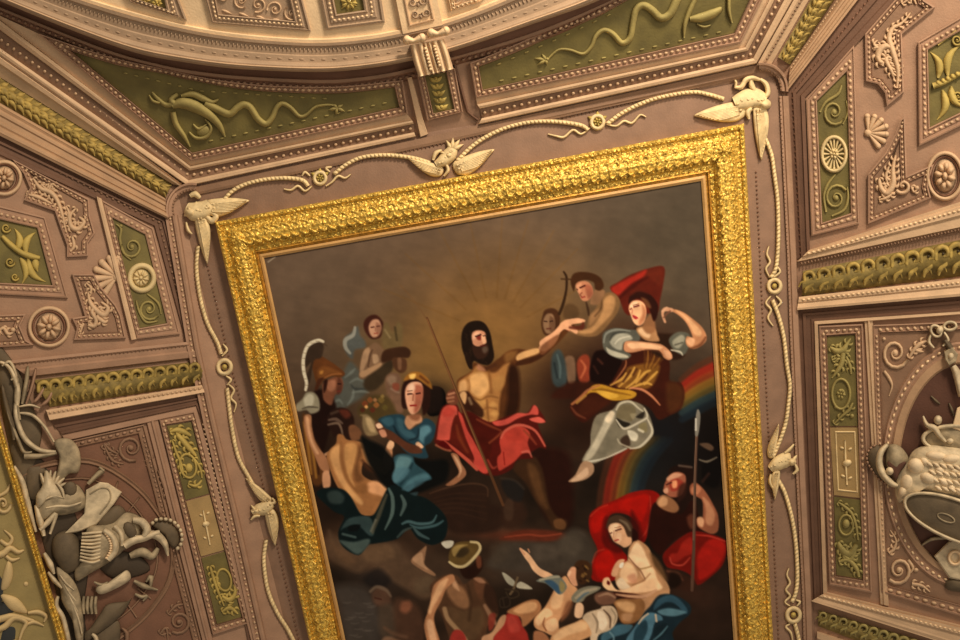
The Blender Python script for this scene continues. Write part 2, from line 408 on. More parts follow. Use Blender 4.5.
griffin_panel('long olive spandrel left of the bracket with a serpent tailed beast in relief', outerL, fieldL,
    [(205, 103), (215, 108), (229, 114), (237, 108), (243, 104.5), (250, 107), (258, 119), (266, 124), (272, 118), (277, 107), (283, 103.5), (291, 108), (299, 116), (306, 115), (316, 106.7), (331, 105), (338, 109)], [4, 3.8, 3.4, 2.6, 1.8, 1.0],
    [([(172, 106), (182, 103), (194, 106), (208, 114), (219, 125), (225, 137)], [3, 6, 6.5, 5, 3.5, .8], 5.5),
     ([(174, 103), (166, 105), (157, 98), (152, 92)], [4, 2.5, 2, 1], 3.5), ([(160, 103), (153, 101), (149, 95)], [1.5, 1.6, .8], 3),
     ([(176, 105), (171, 100), (178, 94)], [4, 3, 2], 4), ([(181, 96), (192, 94), (202, 98), (212, 102), (219, 99)], [1.6, 3.4, 3.6, 2.4, .6], 4.6),
     ([(173, 112), (176, 124), (184, 136), (190, 147)], [3, 3, 2.4, .8], 4), ([(189, 132), (196, 138), (206, 137), (211, 128), (205, 119)], [1, 1.8, 2.2, 1.8, .8], 3.4), ([(193, 124), (199, 129), (207, 124)], [.8, 1.8, .8], 3)], OLIVE, exL)
arcR = [tuple(p) for p in resample(smooth([(479, 67), (520, 51), (564, 31), (600, 16), (630, -1), (700, -40)], 6), 14)]
arcRo = [tuple(p) for p in resample(smooth([(470, 63), (512, 46), (556, 26), (592, 10), (620, -5), (690, -46)], 6), 14)]
fieldR = arcR + [(775, -60), (750, -2), (734, 33), (483, 89.6)]
outerR = arcRo + [(795, -64), (764, -4), (741, 43), (476, 98)]
def exR(g):
    for i in range(5): g.leaf((546, 60), (542 + 8 * math.cos(i * 1.25 + 2.2), 60 + 6 * math.sin(i * 1.25 + 2.2)), 2, 2.5, .8)
    g.beads([(492, 67), (560, 38), (615, 12)], 15, 3, 1.0, 1.2, .8); g.beads([(495, 82), (725, 31)], 13, 3, 1.0, 1.2, .8)
griffin_panel('long olive spandrel right of the bracket with a serpent tailed beast in relief', outerR, fieldR,
    [(547, 60), (558, 50), (570, 50), (583, 54), (591, 47), (596, 36), (604, 30), (613, 34), (622, 43), (630, 38), (633, 22), (636, 10), (643, 5), (652, 10), (661, 18), (670, 14), (676, 2), (682, -12)], [1, 1.8, 2.8, 3.4, 4, 4.5], 
    [([(684, 38), (685, 24), (691, 8), (699, -8)], [.8, 2.4, 2.8, 2], 4), ([(690, 19), (700, 18), (712, 14), (722, 8)], [2.5, 5, 5, 2], 5),
     ([(729, -6), (729, 10), (732, 23)], [2, 2, .8], 3.5), ([(697, 24), (704, 27), (711, 25)], [.8, 1.6, .8], 3)], OLIVE, exR)
# small leafy green panel under the bracket
o = B()
for k in range(5):
    y = 79 + k * 7; x = 435.5 + k * 1.5
    o.leaf((x, y + 3), (x - 7, y - 2), 2.4, 2.6, 1); o.leaf((x, y + 3), (x + 7, y - 3), 2.4, 2.6, 1); o.dome(x, y, 2.4, 2.4, 0, 3.2, 1)
coffer('narrow olive panel of hanging leaves just below the carved bracket', [(417, 75), (455, 68), (463, 112), (427, 121)], [(425, 76), (446, 72), (454, 109), (433.5, 113.5)], OLIVE, o, OLIVEG, egg=5, hgt=8, base=1)
trim(B().ridge([(443, 26), (449, 42), (455, 66), (466, 106), (469, 113), (478, 120)], 1.5, 2.4, 0, cs=4), GROOVE)
trim(B().loft([(407, 78), (416, 119), (420, 137)], [(412, 77), (423, 118), (428, 134)], [(0, -.6), (.1, 4), (.9, 4), (1, -.6)]), PINKL)
# ---- plain band round the centre field, then small dotted line
Pf = [(-40, 24), (187.5, 186.5)]
G0 = [(190, 188), (478, 126), (757, 65)]; G1 = [(196, 195), (480, 135), (752, 76)]
trim(B().loft(G0, G1, [(0, -.6), (0, 2), (.7, 2), (1, 1), (1, -.6)]), PINKD)
trim(B().beads([(240, 186), (480, 136), (690, 90)], 4, .9, .9, 1.2, 0), RED)
# ================================================================== DIAGONAL RIBS AND SIDE PANELS
def lerp(a, b, t): return (a[0] + (b[0] - a[0]) * t, a[1] + (b[1] - a[1]) * t)
def laurel(label, T0, T1, B0, B1, n, kind='leaf', m=None, group=None, h=6.0):
    """laurel band between a top edge T0-T1 and bottom edge B0-B1"""
    t = thing('laurel_band', label, 'laurel garland', lerp(lerp(T0, T1, .5), lerp(B0, B1, .5), .5), 2, group)
    B().loft([T0, T1], [B0, B1], [(0, -.6), (0, .5), (.12, 1.5), (.3, h * .75), (.5, h), (.7, h * .75), (.88, 1.5), (1, .5), (1, -.6)], sm=True).build('bolster', LAURB, t)
    g = B(); q = B()
    def pt(s, v): return lerp(lerp(T0, T1, s), lerp(B0, B1, s), v)
    wd = math.hypot(B0[0] - T0[0], B0[1] - T0[1])
    we = math.hypot(B1[0] - T1[0], B1[1] - T1[1])
    for i in range(n):
        s0 = i / n; ds = 1 / n; s = s0 + ds / 2; w = wd + (we - wd) * s
        L = math.hypot(*(np.array(pt(s0 + ds, .5)) - np.array(pt(s0, .5))))
        if kind == 'scroll':
            ang = math.atan2(T1[1] - T0[1], T1[0] - T0[0]); c = pt(s, .30); r = min(L * .62, w * .27)
            pts = [(c[0] + r * (1 - .13 * a) * math.cos(ang + 2.7 + a * 1.05), c[1] + r * (1 - .13 * a) * math.sin(ang + 2.7 + a * 1.05)) for a in range(6)]
            g.ridge([pt(s - ds * .75, .62), pt(s - ds * .58, .46)] + pts, [w * .03, w * .07, w * .085, w * .08, w * .05], 3.0, h * .7, sub=4, cs=4)
            g.ridge([pt(s + ds * .55, .40), pt(s + ds * .18, .58), pt(s - ds * .22, .74), pt(s - ds * .30, .90)], [w * .05, w * .10, w * .085, w * .03], 3.0, h * .62, sub=4, cs=4)
            g.leaf(pt(s + ds * .30, .55), pt(s + ds * .25, .84), w * .06, 2.4, h * .5, .2)
            q.dome(c[0], c[1], w * .05, w * .05, 0, 3.2, h * .66, 6, 2); e = pt(s + ds * .02, .72); q.dome(e[0], e[1], w * .035, w * .035, 0, 3.2, h * .55, 6, 2)
        else:
            for (v, sg) in ((.2, 1), (.45, 1), (.55, -1), (.8, -1)):
                c = pt(s, v); a_ = pt(s - ds * .5, v + sg * .12); e_ = pt(s + ds * .55, v - sg * .14)
                hh = h * (.45 if v in (.2, .8) else .85)
                g.leaf(a_, e_, w * .13, 2.6, hh, sg * .15)
            c = pt(s, .5); g.dome(c[0], c[1], w * .1, w * .1, 0, 3.4, h * .8, 8, 2)
    g.build('leaves', m or LAUR, t)
    if kind == 'scroll': q.build('berries', EYEB, t)
    return t
# left diagonal rib
trim(B().loft([(-60, 5), (186, 187)], [(-60, 40), (172, 184)], [(0, -.6), (0, 3), (.25, 3), (.3, 5), (.5, 5.5), (.58, 3), (1, 2), (1, -.6)]), PINKL)
trim(B().beads([(-30, 28), (183, 184)], 4.2, 1.1, 1.1, 1.6, 4), PINKD)
laurel('gilded laurel band on the left diagonal rib, ending at the eagle', (-40, 50), (172, 184), (-40, 80), (165, 198), 26, group='laurel bands on the ceiling ribs')
trim(B().loft([(-60, 68), (165, 198)], [(-60, 106), (168, 219)], [(0, -.6), (.02, 4), (.1, 6), (.2, 4.6), (.28, 6.6), (.36, 6.6), (.42, 5), (.55, 5), (.6, 7), (.66, 7), (.72, 6), (.8, 9), (.9, 9), (1, 7), (1, -.6)]), TAN)
trim(B().beads([(-60, 92), (167, 211.5)], 4, 1.2, 1.0, 1.4, 5.6), PINKD)
trim(B().loft([(-60, 106), (168, 218), (200, 348)], [(-60, 128), (154, 226), (186, 343)], [(0, -.6), (0, 1), (.25, 1), (.28, 2.6), (.4, 2.6), (.44, .6), (.7, .6), (.74, 2), (.95, 2), (1, -.6)]), GROOVE)
trim(B().beads([(-40, 122), (159, 222), (191, 344)], 6.5, 1.9, 1.5, 1.8, .6), PINKD)
# right diagonal rib
trim(B().loft([(757, 65), (797, -6), (850, -100)], [(768, 70), (812, -6), (866, -100)], [(0, -.6), (0, 4), (.3, 4.5), (.5, 3), (1, 2), (1, -.6)]), PINKL)
trim(B().beads([(762, 68), (805, -6)], 4.2, 1.1, 1.1, 1.6, 3.4), PINKD)
laurel('olive laurel band on the right diagonal rib above the corner eagle', (778, 57), (845, -60), (790, 65), (875, -60), 16, m=LAUR, group='laurel bands on the ceiling ribs')
trim(B().loft([(790, 66), (900, -90)], [(788, 90), (927, -90)], [(0, -.6), (.02, 4), (.12, 6), (.22, 4.5), (.3, 6.5), (.4, 6.5), (.46, 5), (.6, 5), (.66, 7), (.8, 7.4), (.86, 6), (1, 6), (1, -.6)]), TAN)
trim(B().beads([(790, 69), (900, -87)], 4, 1.3, 1.0, 1.4, 5), PINKL)
trim(B().loft([(925, -90), (787, 90), (797, 259)], [(985, -90), (805, 97), (810, 252)], [(0, -.6), (0, .8), (.3, .8), (.33, 3), (.48, 3), (.52, .6), (.74, .6), (.78, 2.6), (1, 2), (1, -.6)]), GROOVE)
trim(B().beads([(942, -90), (792.5, 93), (801, 256)], 6, 1.8, 1.5, 1.8, .6), RED)
# round corner collars beside the corner eagles
for cx, cy, a0, a1, r in ((192, 209, 2.8, 4.9, 18), (762, 89, -1.7, .1, 18)):
    arc = [(cx + r * math.cos(a), cy + r * math.sin(a)) for a in np.linspace(a0, a1, 14)]
    arc2 = [(cx + (r + 9) * math.cos(a), cy + (r + 9) * math.sin(a)) for a in np.linspace(a0, a1, 14)]
    trim(B().loft(arc, arc2, [(0, -.6), (0, 3), (.3, 5), (.6, 5), (.7, 7.5), (.9, 7.5), (1, -.6)], sm=False), PINK)
    trim(B().beads(mid(arc, arc2, .15), 3.4, 1.2, 1.2, 1.6, 4), PINKD)
# ---- border of the centre field, long sides
HL = [(178, 215), (200, 346), (216, 420), (240, 520), (268, 645), (282, 700)]
trim(B().loft([(p[0] - 13, p[1] + 2) for p in HL], HL, [(0, -.6), (.02, 5), (.2, 5), (.28, 3), (.5, 3), (.58, 6), (.75, 7), (.9, 6), (1, -.6)]), PINK)
trim(B().beads([(p[0] - 8.2, p[1] + 1) for p in HL], 5.6, 1.7, 1.5, 2, 3), PINKL)
HR = [(789, 96), (797, 259), (799, 320), (806, 480), (812, 600), (815, 700)]
trim(B().loft([(p[0] - 10, p[1]) for p in HR], HR, [(0, -.6), (.05, 2), (.3, 2), (.4, 4), (.9, 4.5), (1, -.6)]), PINK)
trim(B().beads([(p[0] - 9, p[1]) for p in HR], 4.2, 1.1, 1.1, 1.4, 1.4), PINKD)
trim(B().beads([(205, 255), (232, 370), (262, 480), (300, 645)], 4.4, 1.0, 1.0, 1.2, 0), RED)
trim(B().beads([(756, 170), (762, 300), (768, 420), (779, 645)], 4.4, 1.0, 1.0, 1.2, 0), RED)
# ---- RIGHT upper block
def strip_panel(label, outer, field, m_f, orn, m_o, **k): return coffer(label, outer, field, m_f, orn, m_o, base=0.4, **k)
o = B()
o.scroll(834, 112, 12, 1.5, 2.6, 1, 1.5, .5, 1, 1.15); o.ridge([(842, 84), (838, 94), (826, 102), (820, 112)], [.8, 1.8, 1.6, 1.2], 2.4, 1)
o.scroll(836, 198, 12, 1.5, 2.6, 1, 1.5, -.6, -1, 1.15); o.ridge([(836, 174), (828, 184), (824, 196), (826, 212)], [.8, 1.6, 1.6, 1.2], 2.4, 1)
o.ridge([(847, 186), (848, 198), (844, 210), (832, 216)], [.8, 1.6, 1.6, 1.0], 2.4, 1); o.ridge([(846, 100), (848, 112), (843, 124)], [.8, 1.5, .8], 2.2, 1)
p = strip_panel('tall olive panel with a pale wheel rosette, upper right beside the frame', [(806, 99), (854, 45), (859, 224), (811.5, 236)], [(817, 101), (846.5, 72), (850.6, 213), (822.5, 222.5)], OLIVE, o, OLIVEH, egg=6.5, hgt=9)
w = B(); w.ring(834, 154, 12, 17, 1.9, 3.4, 1.4)
for k in range(16):
    a = k * math.pi / 8; w.ridge([(834 + 4 * math.cos(a), 154 + 5 * math.sin(a)), (834 + 10.5 * math.cos(a), 154 + 15 * math.sin(a))], [.6, 1.5], 2.2, 1.2, cs=4)
w.rosette(834, 154, 5, 6, 6, 3.4, 1.4); w.build('rosette', PALEB, p)
def shaped_panel(label, outline, orn, w=6.5, hi=None, eggs=5.0, name='arabesque_panel', base=.4, m_f=None):
    t = thing(name, label, 'ceiling panel', np.mean(np.array(outline), 0), 1)
    inn = offs(outline, w)
    B().loft(outline, inn, [(0, -.6), (0, base + 3.2), (.22, base + 3.6), (.32, base + 1.6), (.8, base + 1.2), (.9, base + 2.2), (1, -.6)], True).build('moulding', PINK, t)
    B().beads(mid(outline, inn, .58), eggs, eggs * .36, 1.3, 2, base + 1.4, closed=True).build('egg_moulding', PINKL, t)
    B().plate(inn, .8).build('field', m_f or PINKD, t)
    orn.build('relief_ornament', PINKL, t); return t
U1 = [(865, 34), (900, -6), (922, -14), (924, 0), (935, 7), (902, 34), (904, 92), (887, 106), (885, 93), (878, 84), (866, 81)]
o = B()
o.fol([(897, 88), (898, 70), (893, 52), (889, 38), (893, 28), (899, 25), (905, 20), (911, 12)], [1, 2.6, 3.4, 3.2, 2.4, 1.8, 1.4, .8], 4, .8)
o.fol([(893, 48), (886, 46), (880, 50), (878, 58), (883, 66)], [2, 3.6, 3.8, 3.4, 1], 4.4, .8); o.fol([(890, 56), (886, 60), (891, 70), (894, 78)], [1, 2.8, 2.4, .8], 3.6, .8)
o.fol([(878, 48), (874, 44), (878, 40)], [2, 1.6, .6], 3, .8); o.dome(881, 62, 3, 2.6, 0, 4, .8); o.fol([(902, 4), (912, -2), (916, 4)], [.8, 1.8, .8], 3, .8)
shaped_panel('zigzag arabesque panel at upper right, above the shell', U1, o)
U2 = [(868, 174), (886, 152), (895, 134), (900, 120), (905, 116), (907, 176), (934, 164), (930, 176), (928, 186), (931, 198), (868, 224)]
o = B()
o.fol([(879, 178), (881, 188), (887, 193), (893, 184), (893, 168), (896, 154)], [1.6, 3, 3.4, 3.6, 2.4, .8], 4.4, .8)
o.fol([(888, 184), (886, 176), (890, 164)], [1, 2, .8], 3.4, .8); o.scroll(903, 186, 8, 2.0, 4, .8, 1.1, 2.6, -1); o.fol([(911, 186), (914, 192), (918, 188)], [1.4, 1.4, 1], 3, .8)
o.dome(917, 188, 2.6, 2.6, 0, 3.6, .8); o.fol([(879, 200), (886, 198), (895, 192)], [.8, 2.2, 1], 3.2, .8)
shaped_panel('angular arabesque panel at right, below the shell and left of the boss', U2, o)
def shell(label, cx, cy, r, rot):
    t = B()
    for k in range(7):
        a = rot + (k - 3) * .42; L = r * (1 - .04 * abs(k - 3))
        t.ridge([(cx, cy), (cx + L * .6 * math.cos(a), cy + L * .6 * math.sin(a)), (cx + L * math.cos(a), cy + L * math.sin(a))], [.6, r * .13, r * .17], 3.0, .4, sub=3)
        t.dome(cx + L * math.cos(a), cy + L * math.sin(a), r * .17, r * .17, 0, 3.2, .3)
    t.dome(cx, cy, r * .22, r * .22, 0, 3, .4)
    tag(t.build('shell_ornament', PINKL), label, 'shell ornament')
shell('plaster scallop shell between the two arabesque panels at right', 868, 133, 19, -.35)
shell('plaster scallop shell between the two arabesque panels at left', 117, 277, 22, math.pi + .35)
def boss(label, cx, cy, rx, ry):
    t = thing('ceiling_boss', label, 'ceiling boss', (cx, cy), 2)
    B().ring(cx, cy, rx * 1.5, ry * 1.35, 2.2, 4.2, 0).build('rim', PINKL, t)
    B().ring(cx, cy, rx * 1.22, ry * 1.15, 1.2, 2.0, 0).build('inner_rim', RED, t)
    B().rosette(cx, cy, rx, ry, 8, 9, .4).build('rosette', PINKL, t)
boss('large round flower boss beside the olive square at right', 945, 176, 11.5, 17)
boss('large round flower boss below the olive square at left', 49, 327, 13, 14)
boss('small round flower boss at the left edge under the diagonal rib', 4, 178, 11, 12)
o = B(); o.ridge([(933, 86), (945, 82), (960, 74), (990, 60)], [3.5, 2.6, 2.2, 3], 5, 1); o.beads([(936, 84), (960, 73)], 5, 2.6, 3, 4, 3)
for (q, e, bn) in (((938, 78), (930, 52), .2), ((942, 90), (937, 120), -.2), ((948, 76), (962, 44), -.2), ((951, 86), (966, 108), .2)): o.leaf(q, e, 4.5, 3.6, 1, bn)
o.scroll(957, 40, 6, 1.3, 3, 1); o.scroll(958, 96, 6, 1.3, 3, 1); o.ridge([(938, 45), (948, 37), (957, 30)], 1.2, 2.4, 1)
strip_panel('olive square with crossed golden torches at the right edge', [(918, 42), (1010, -12), (1014, 100), (919, 146)], [(928, 50), (1000, 8), (1002, 92), (930, 127)], OLIVE, o, OLIVEG, egg=6, hgt=10)
# cornice between upper and lower block, right
trim(B().loft([(809, 250), (1010, 186)], [(797, 262), (1010, 218)], [(0, -.6), (0, 4), (.15, 4), (.2, 7), (.5, 7.5), (.6, 5), (.95, 5), (1, -.6)]), PINKL)
trim(B().beads([(806, 254), (1010, 196)], 5, 2.1, 1.4, 2.4, 6.6), CREAM)
trim(B().beads([(800, 264), (1010, 219)], 3.4, 1.0, 1.6, 1.6, 4), PINKD)
laurel('scrolled golden laurel band between the upper and lower panels at right', (803, 271), (1010, 230), (802, 296), (1010, 270), 14, 'scroll', group='laurel bands on the ceiling ribs', h=9)
trim(B().loft([(799, 297), (1010, 273)], [(797, 310), (1010, 292)], [(0, -.6), (0, 5), (.15, 7), (.4, 7), (.5, 5.5), (.85, 8.5), (1, 8), (1, -.6)]), PINKL)
trim(B().beads([(801, 300), (1010, 277)], 5, 2.0, 1.3, 2, 6.6), CREAM)
trim(B().loft([(1010, 291), (797, 310), (810, 600)], [(1010, 308), (814, 321), (823, 596)], [(0, -.6), (0, .6), (.3, .6), (.34, 2.4), (.5, 2.4), (.54, .6), (.8, .6), (.84, 2), (1, 2), (1, -.6)]), GROOVE)
trim(B().loft([(1010, 308), (814, 321), (823, 597), (1010, 645)], [(1010, 311), (818.5, 325), (827.5, 592), (1010, 637)], [(0, -.6), (.1, 4), (.8, 4.5), (1, -.6)]), PINKL)
trim(B().loft([(864, 321), (880, 604)], [(873, 320), (889, 606)], [(0, -.6), (.08, 2.4), (.35, 2.4), (.45, 4), (.6, 4), (.7, 2.4), (.95, 2.4), (1, -.6)]), PINKL)
# tall pilaster of the right lower block: three fields in one frame
def pilaster(label, outer, fields, inner):
    t = thing('pilaster_panel', label, 'ceiling panel', np.mean(np.array(outer), 0), 1)
    B().loft(outer, inner, [(0, -.6), (0, 3.6), (.14, 4), (.24, 2), (.8, 1.8), (.9, 3.4), (1, -.6)], True).build('moulding', PINK, t)
    B().beads(mid(outer, inner, .54), 6.0, 2.2, 1.6, 2.2, 2, closed=True).build('egg_moulding', PINKL, t)
    for nm, poly, m, orn, mo in fields:
        f = B().plate(poly, 1.0).build(nm, m, t)
        orn.build('relief_ornament', mo, f)
    return t
o1 = B()
o1.fol([(830, 347), (836, 351), (843, 350), (847, 344), (851, 338)], [1.4, 3.4, 3.4, 2, .8], 3.6, 1); o1.fol([(843, 352), (842, 362), (838, 370), (832, 378)], [3, 3, 2.4, .8], 3.4, 1)
o1.fol([(832, 360), (837, 358)], [1, 1.2], 2.4, 1); o1.fol([(846, 356), (850, 366), (851, 374)], [1.2, 2, .8], 2.6, 1); o1.ring(841, 394, 9, 15, 1.4, 2.6, 1); o1.rosette(841, 394, 5, 6, 6, 3, 1)
o1.fol([(834, 424), (842, 416), (849, 410), (853, 402)], [.8, 1.4, 2, 1], 2.8, 1); o1.dome(852, 416, 2.4, 2.4, 0, 3, 1); o1.dome(836, 407, 2, 2, 0, 3, 1)
o2 = B(); o2.ridge([(845, 440), (845.5, 460), (847, 485)], [.8, 1.2, .8], 2, 1); o2.dome(847, 463, 5, 3.6, -.3, 4, 1); o2.dome(842, 448, 2.4, 1.4, .4, 2, 1); o2.dome(850, 449, 2.4, 1.4, -.4, 2, 1); o2.dome(843, 476, 2.6, 1.4, .4, 2, 1); o2.dome(850, 478, 2.6, 1.4, -.4, 2, 1)
o2.loft([(834.5, 431), (837, 491), (858, 493), (855.5, 431)], [(836.5, 433), (839, 489), (856, 491), (853.5, 433)], [(0, .8), (.5, 2.2), (1, .8)], True)
o3 = B(); o3.fol([(838, 502), (846, 508), (852, 514), (856, 526), (858, 540)], [.8, 2, 1.6, 1.8, .8], 3, 1); o3.ring(846, 525, 7, 10, 1.3, 2.6, 1); o3.dome(846, 524, 4, 5, 0, 4, 1)
o3.fol([(838, 542), (842, 550), (850, 554), (857, 544)], [2, 4, 4, 2.4], 4, 1); o3.fol([(839, 562), (848, 560), (856, 568), (859, 577)], [1.6, 2.4, 2.6, 1.4], 3.4, 1); o3.fol([(842, 552), (850, 560), (856, 548)], [2, 3, 2], 3.2, 1)
pilaster('tall three part pilaster panel at lower right, olive, beige and olive', [(819, 326), (862.5, 324), (872, 593), (829.5, 585)],
    [('olive_field', [(827, 337), (854.5, 335), (857.6, 426), (830, 426)], OLIVE, o1, OLIVEH), ('beige_field', [(830, 427.5), (857.7, 427.5), (861, 498), (834, 495)], BEIGE, o2, IVORY),
     ('olive_field', [(834, 496.5), (861, 500), (862, 579), (836.5, 575)], OLIVE, o3, OLIVEH)], [(827, 336), (855, 334), (862.5, 580), (836, 576)])
# spandrel panel with round recess, right
t = thing('roundel_panel', 'square plaster panel round the torso trophy at right, with scrolled corners', 'ceiling panel', (930, 460), 1)
B().loft([(873, 325), (1060, 318), (1070, 650), (881.5, 592)], [(880, 333), (1052, 326), (1062, 632), (888, 585)], [(0, -.6), (0, 3.4), (.14, 3.8), (.24, 1.8), (.8, 1.8), (.9, 3.2), (1, -.6)], True).build('moulding', PINK, t)
B().beads([(877, 330), (1056, 322)], 7, 2.6, 1.8, 2.4, 1.8, turn=.8).beads([(876.5, 334), (884.5, 586)], 5.4, 1.8, 1.4, 2, 1.8).beads([(886, 589), (1060, 640)], 9, 3.4, 1.9, 2.6, 1.8).build('egg_moulding', PINKL, t)
B().plate([(880, 333), (1052, 326), (1062, 632), (888, 585)], .6).build('field', PINKD, t)
def ell(cx, cy, rx, ry, n=56, rot=0): return [(cx + rx * math.cos(a) * math.cos(rot) - ry * math.sin(a) * math.sin(rot), cy + rx * math.cos(a) * math.sin(rot) + ry * math.sin(a) * math.cos(rot)) for a in np.linspace(0, 2 * math.pi, n, endpoint=False)]
E0, E1, E2 = ell(965, 465, 84, 124), ell(965, 465, 73, 112), ell(965, 467, 65, 103)
B().loft(E0, E1, [(0, 0), (.2, 3), (.45, 2), (.8, 2), (1, 3.5)], True).build('roundel_rim', PINK, t)
B().beads(mid(E0, E1, .5), 7.2, 2.4, 1.5, 2.6, 1.8, closed=True).build('bead_row', CREAM, t)
B().loft(E1, E2, [(0, -.6), (0, 4.2), (.8, 4.2), (1, .8), (1, -.6)], True).build('flat_rim', TAN, t)
B().plate(E2, 1.2).build('roundel_ground', DEEP, t)
o = B()
o.scroll(895, 353, 14, 1.9, 3, .6, 1.6, .4, 1, 1.15); o.fol([(909, 358), (914, 350), (920, 344), (927, 341)], [1, 2.2, 2.6, .8], 3, .6); o.leaf((914, 350), (924, 352), 2.4, 2.6, .6); o.dome(884, 339, 2, 2, 0, 2.6, .6)
o.ridge([(884, 371), (889, 378), (892, 386), (889, 396)], [1.6, 2, 1.2, .6], 2.4, .6); o.scroll(899, 570, 13, 1.9, 3, .6, 1.6, 2.4, -1, 1.1); o.ridge([(908, 560), (913, 568), (909, 574)], [1.8, 1.6, 1], 2.8, .6)
o.fol([(889, 553), (894, 549), (896, 540), (890, 530)], [1.6, 1.8, 1.2, .6], 2.4, .6); o.dome(916, 570, 2.6, 2.2, 0, 3, .6); o.fol([(912, 584), (922, 586), (930, 592)], [2, 1.8, .6], 2.6, .6)
o.build('relief_ornament', PINKL, t)
# cornice and laurel at the bottom right
trim(B().loft([(823, 594), (1010, 640)], [(811, 601), (1010, 664)], [(0, -.6), (0, 6), (.3, 7), (.4, 5), (.8, 6), (1, 5), (1, -.6)]), PINKL)
trim(B().beads([(822, 596), (1010, 645)], 5, 2.0, 1.3, 2, 6), CREAM)
laurel('scrolled olive laurel band at the bottom right corner', (818.6, 610), (990, 661), (818, 626), (990, 692), 17, 'scroll', m=OLIVEH, group='laurel bands on the ceiling ribs', h=6)
trim(B().loft([(817, 631), (930, 668)], [(817, 640), (930, 684)], [(0, -.6), (.2, 6), (.8, 6), (1, -.6)]), PINKL)
# ---- LEFT upper block
o = B()
o.scroll(132, 247, 11, 1.5, 2.6, 1, 1.5, 3.4, -1, 1.05); o.ridge([(116, 224), (121, 229), (120, 240), (124, 253), (131, 260)], [.8, 1.6, 1.6, 1.6, .8], 2.4, 1); o.dome(121, 226, 2, 2, 0, 3, 1)
o.scroll(149, 309, 11, 1.5, 2.6, 1, 1.5, .6, 1, 1.05); o.ridge([(136, 300), (139, 311), (146, 322), (158, 321)], [.8, 1.6, 1.6, .8], 2.4, 1); o.ridge([(147, 294), (158, 303), (161, 314)], [.8, 1.6, .8], 2.4, 1)
p = strip_panel('tall olive panel with a pale round rosette, upper left beside the frame', [(102, 200), (153, 228), (180, 334), (137, 339)], [(112.5, 218), (145, 234.6), (166.7, 323), (139.6, 328)], OLIVE, o, OLIVEH, egg=6, hgt=8)
w = B(); w.ring(142, 278, 12, 12.5, 2.8, 3.6, 1.4); w.rosette(141, 278, 8.5, 9, 9, 4, 1.4); w.build('rosette', PALEB, p)
trim(B().loft([(96, 196), (131, 340)], [(102, 199), (137, 339)], [(0, -.6), (.1, 4.4), (.5, 5), (.9, 4), (1, -.6)]), PINKL)
L1 = [(12, 159), (89, 199), (90, 216), (95, 233), (88, 243), (88, 256), (67, 257), (67, 245), (60, 226), (55, 211), (24, 200), (30, 188), (24, 174)]
o = B()
o.fol([(33, 178), (40, 188), (50, 192), (57, 200), (62, 214), (66, 232)], [1, 2.6, 3, 2.6, 2, 1], 4, .8); o.fol([(41, 184), (48, 190), (52, 184), (58, 188)], [1, 1.8, 1.4, .8], 3.4, .8)
o.fol([(76, 208), (70, 216), (71, 226), (78, 229), (84, 222), (79, 217)], [1, 2, 3, 3, 2.4, 1], 4, .8); o.fol([(66, 206), (69, 214), (66, 224)], [.8, 1.8, .8], 3, .8)
o.fol([(26, 194), (38, 197), (52, 204)], [1, 2.4, 1], 3.2, .8); o.fol([(72, 236), (74, 246), (70, 252)], [1.4, 2.2, 1], 3, .8)
shaped_panel('angular arabesque panel at left, above the shell', L1, o)
L2 = [(72, 274), (94, 274), (101, 287), (116, 305), (121, 315), (126, 338), (74, 340), (77, 328), (72, 318), (85, 316)]
o = B()
o.fol([(88, 292), (90, 302), (96, 310), (104, 315), (108, 308), (101, 302)], [1, 2.4, 3, 3.4, 2.4, 1], 4, .8); o.fol([(88, 325), (94, 326), (96, 320), (92, 312), (96, 305)], [2, 2.6, 2.4, 2.4, 1.4], 4, .8)
o.fol([(96, 316), (104, 322), (108, 320)], [2.4, 2.6, .8], 3.4, .8); o.fol([(80, 334), (82, 326), (78, 324)], [.8, 1.6, .8], 2.6, .8); o.fol([(86, 283), (91, 288), (90, 296)], [.8, 1.8, .8], 2.8, .8)
shaped_panel('angular arabesque panel at left, right of the flower boss', L2, o)
L3 = [(-30, 316), (26, 314), (20, 326), (26, 340), (34, 345), (-30, 349)]
o = B(); o.fol([(-4, 334), (3, 328), (8, 334), (14, 332)], [1, 2, 2.2, .8], 3, .8); o.dome(13, 330, 3, 3, 0, 3.4, .8)
shaped_panel('low arabesque panel at the left edge, left of the flower boss', L3, o, eggs=6)
o = B(); o.ridge([(2, 236), (10, 244), (20, 252), (30, 256), (40, 258)], [2, 3, 3, 3.4, 2], 4.5, 1)
for (q, e, bn) in (((16, 252), (14, 228), .2), ((26, 254), (36, 232), -.2), ((28, 258), (46, 282), .2), ((20, 258), (22, 284), -.2), ((36, 258), (38, 272), .1)): o.leaf(q, e, 4.2, 3.4, 1, bn)
o.scroll(6, 228, 5, 1.2, 3, 1); o.scroll(10, 262, 5, 1.2, 3, 1); o.scroll(15, 277, 4, 1.2, 3, 1)
strip_panel('olive square with crossed golden torches at the left edge', [(-40, 196), (45, 217), (68, 298), (-40, 292)], [(-34, 212), (37, 228), (52, 285), (-34, 281)], OLIVE, o, OLIVEG, egg=6, hgt=9)
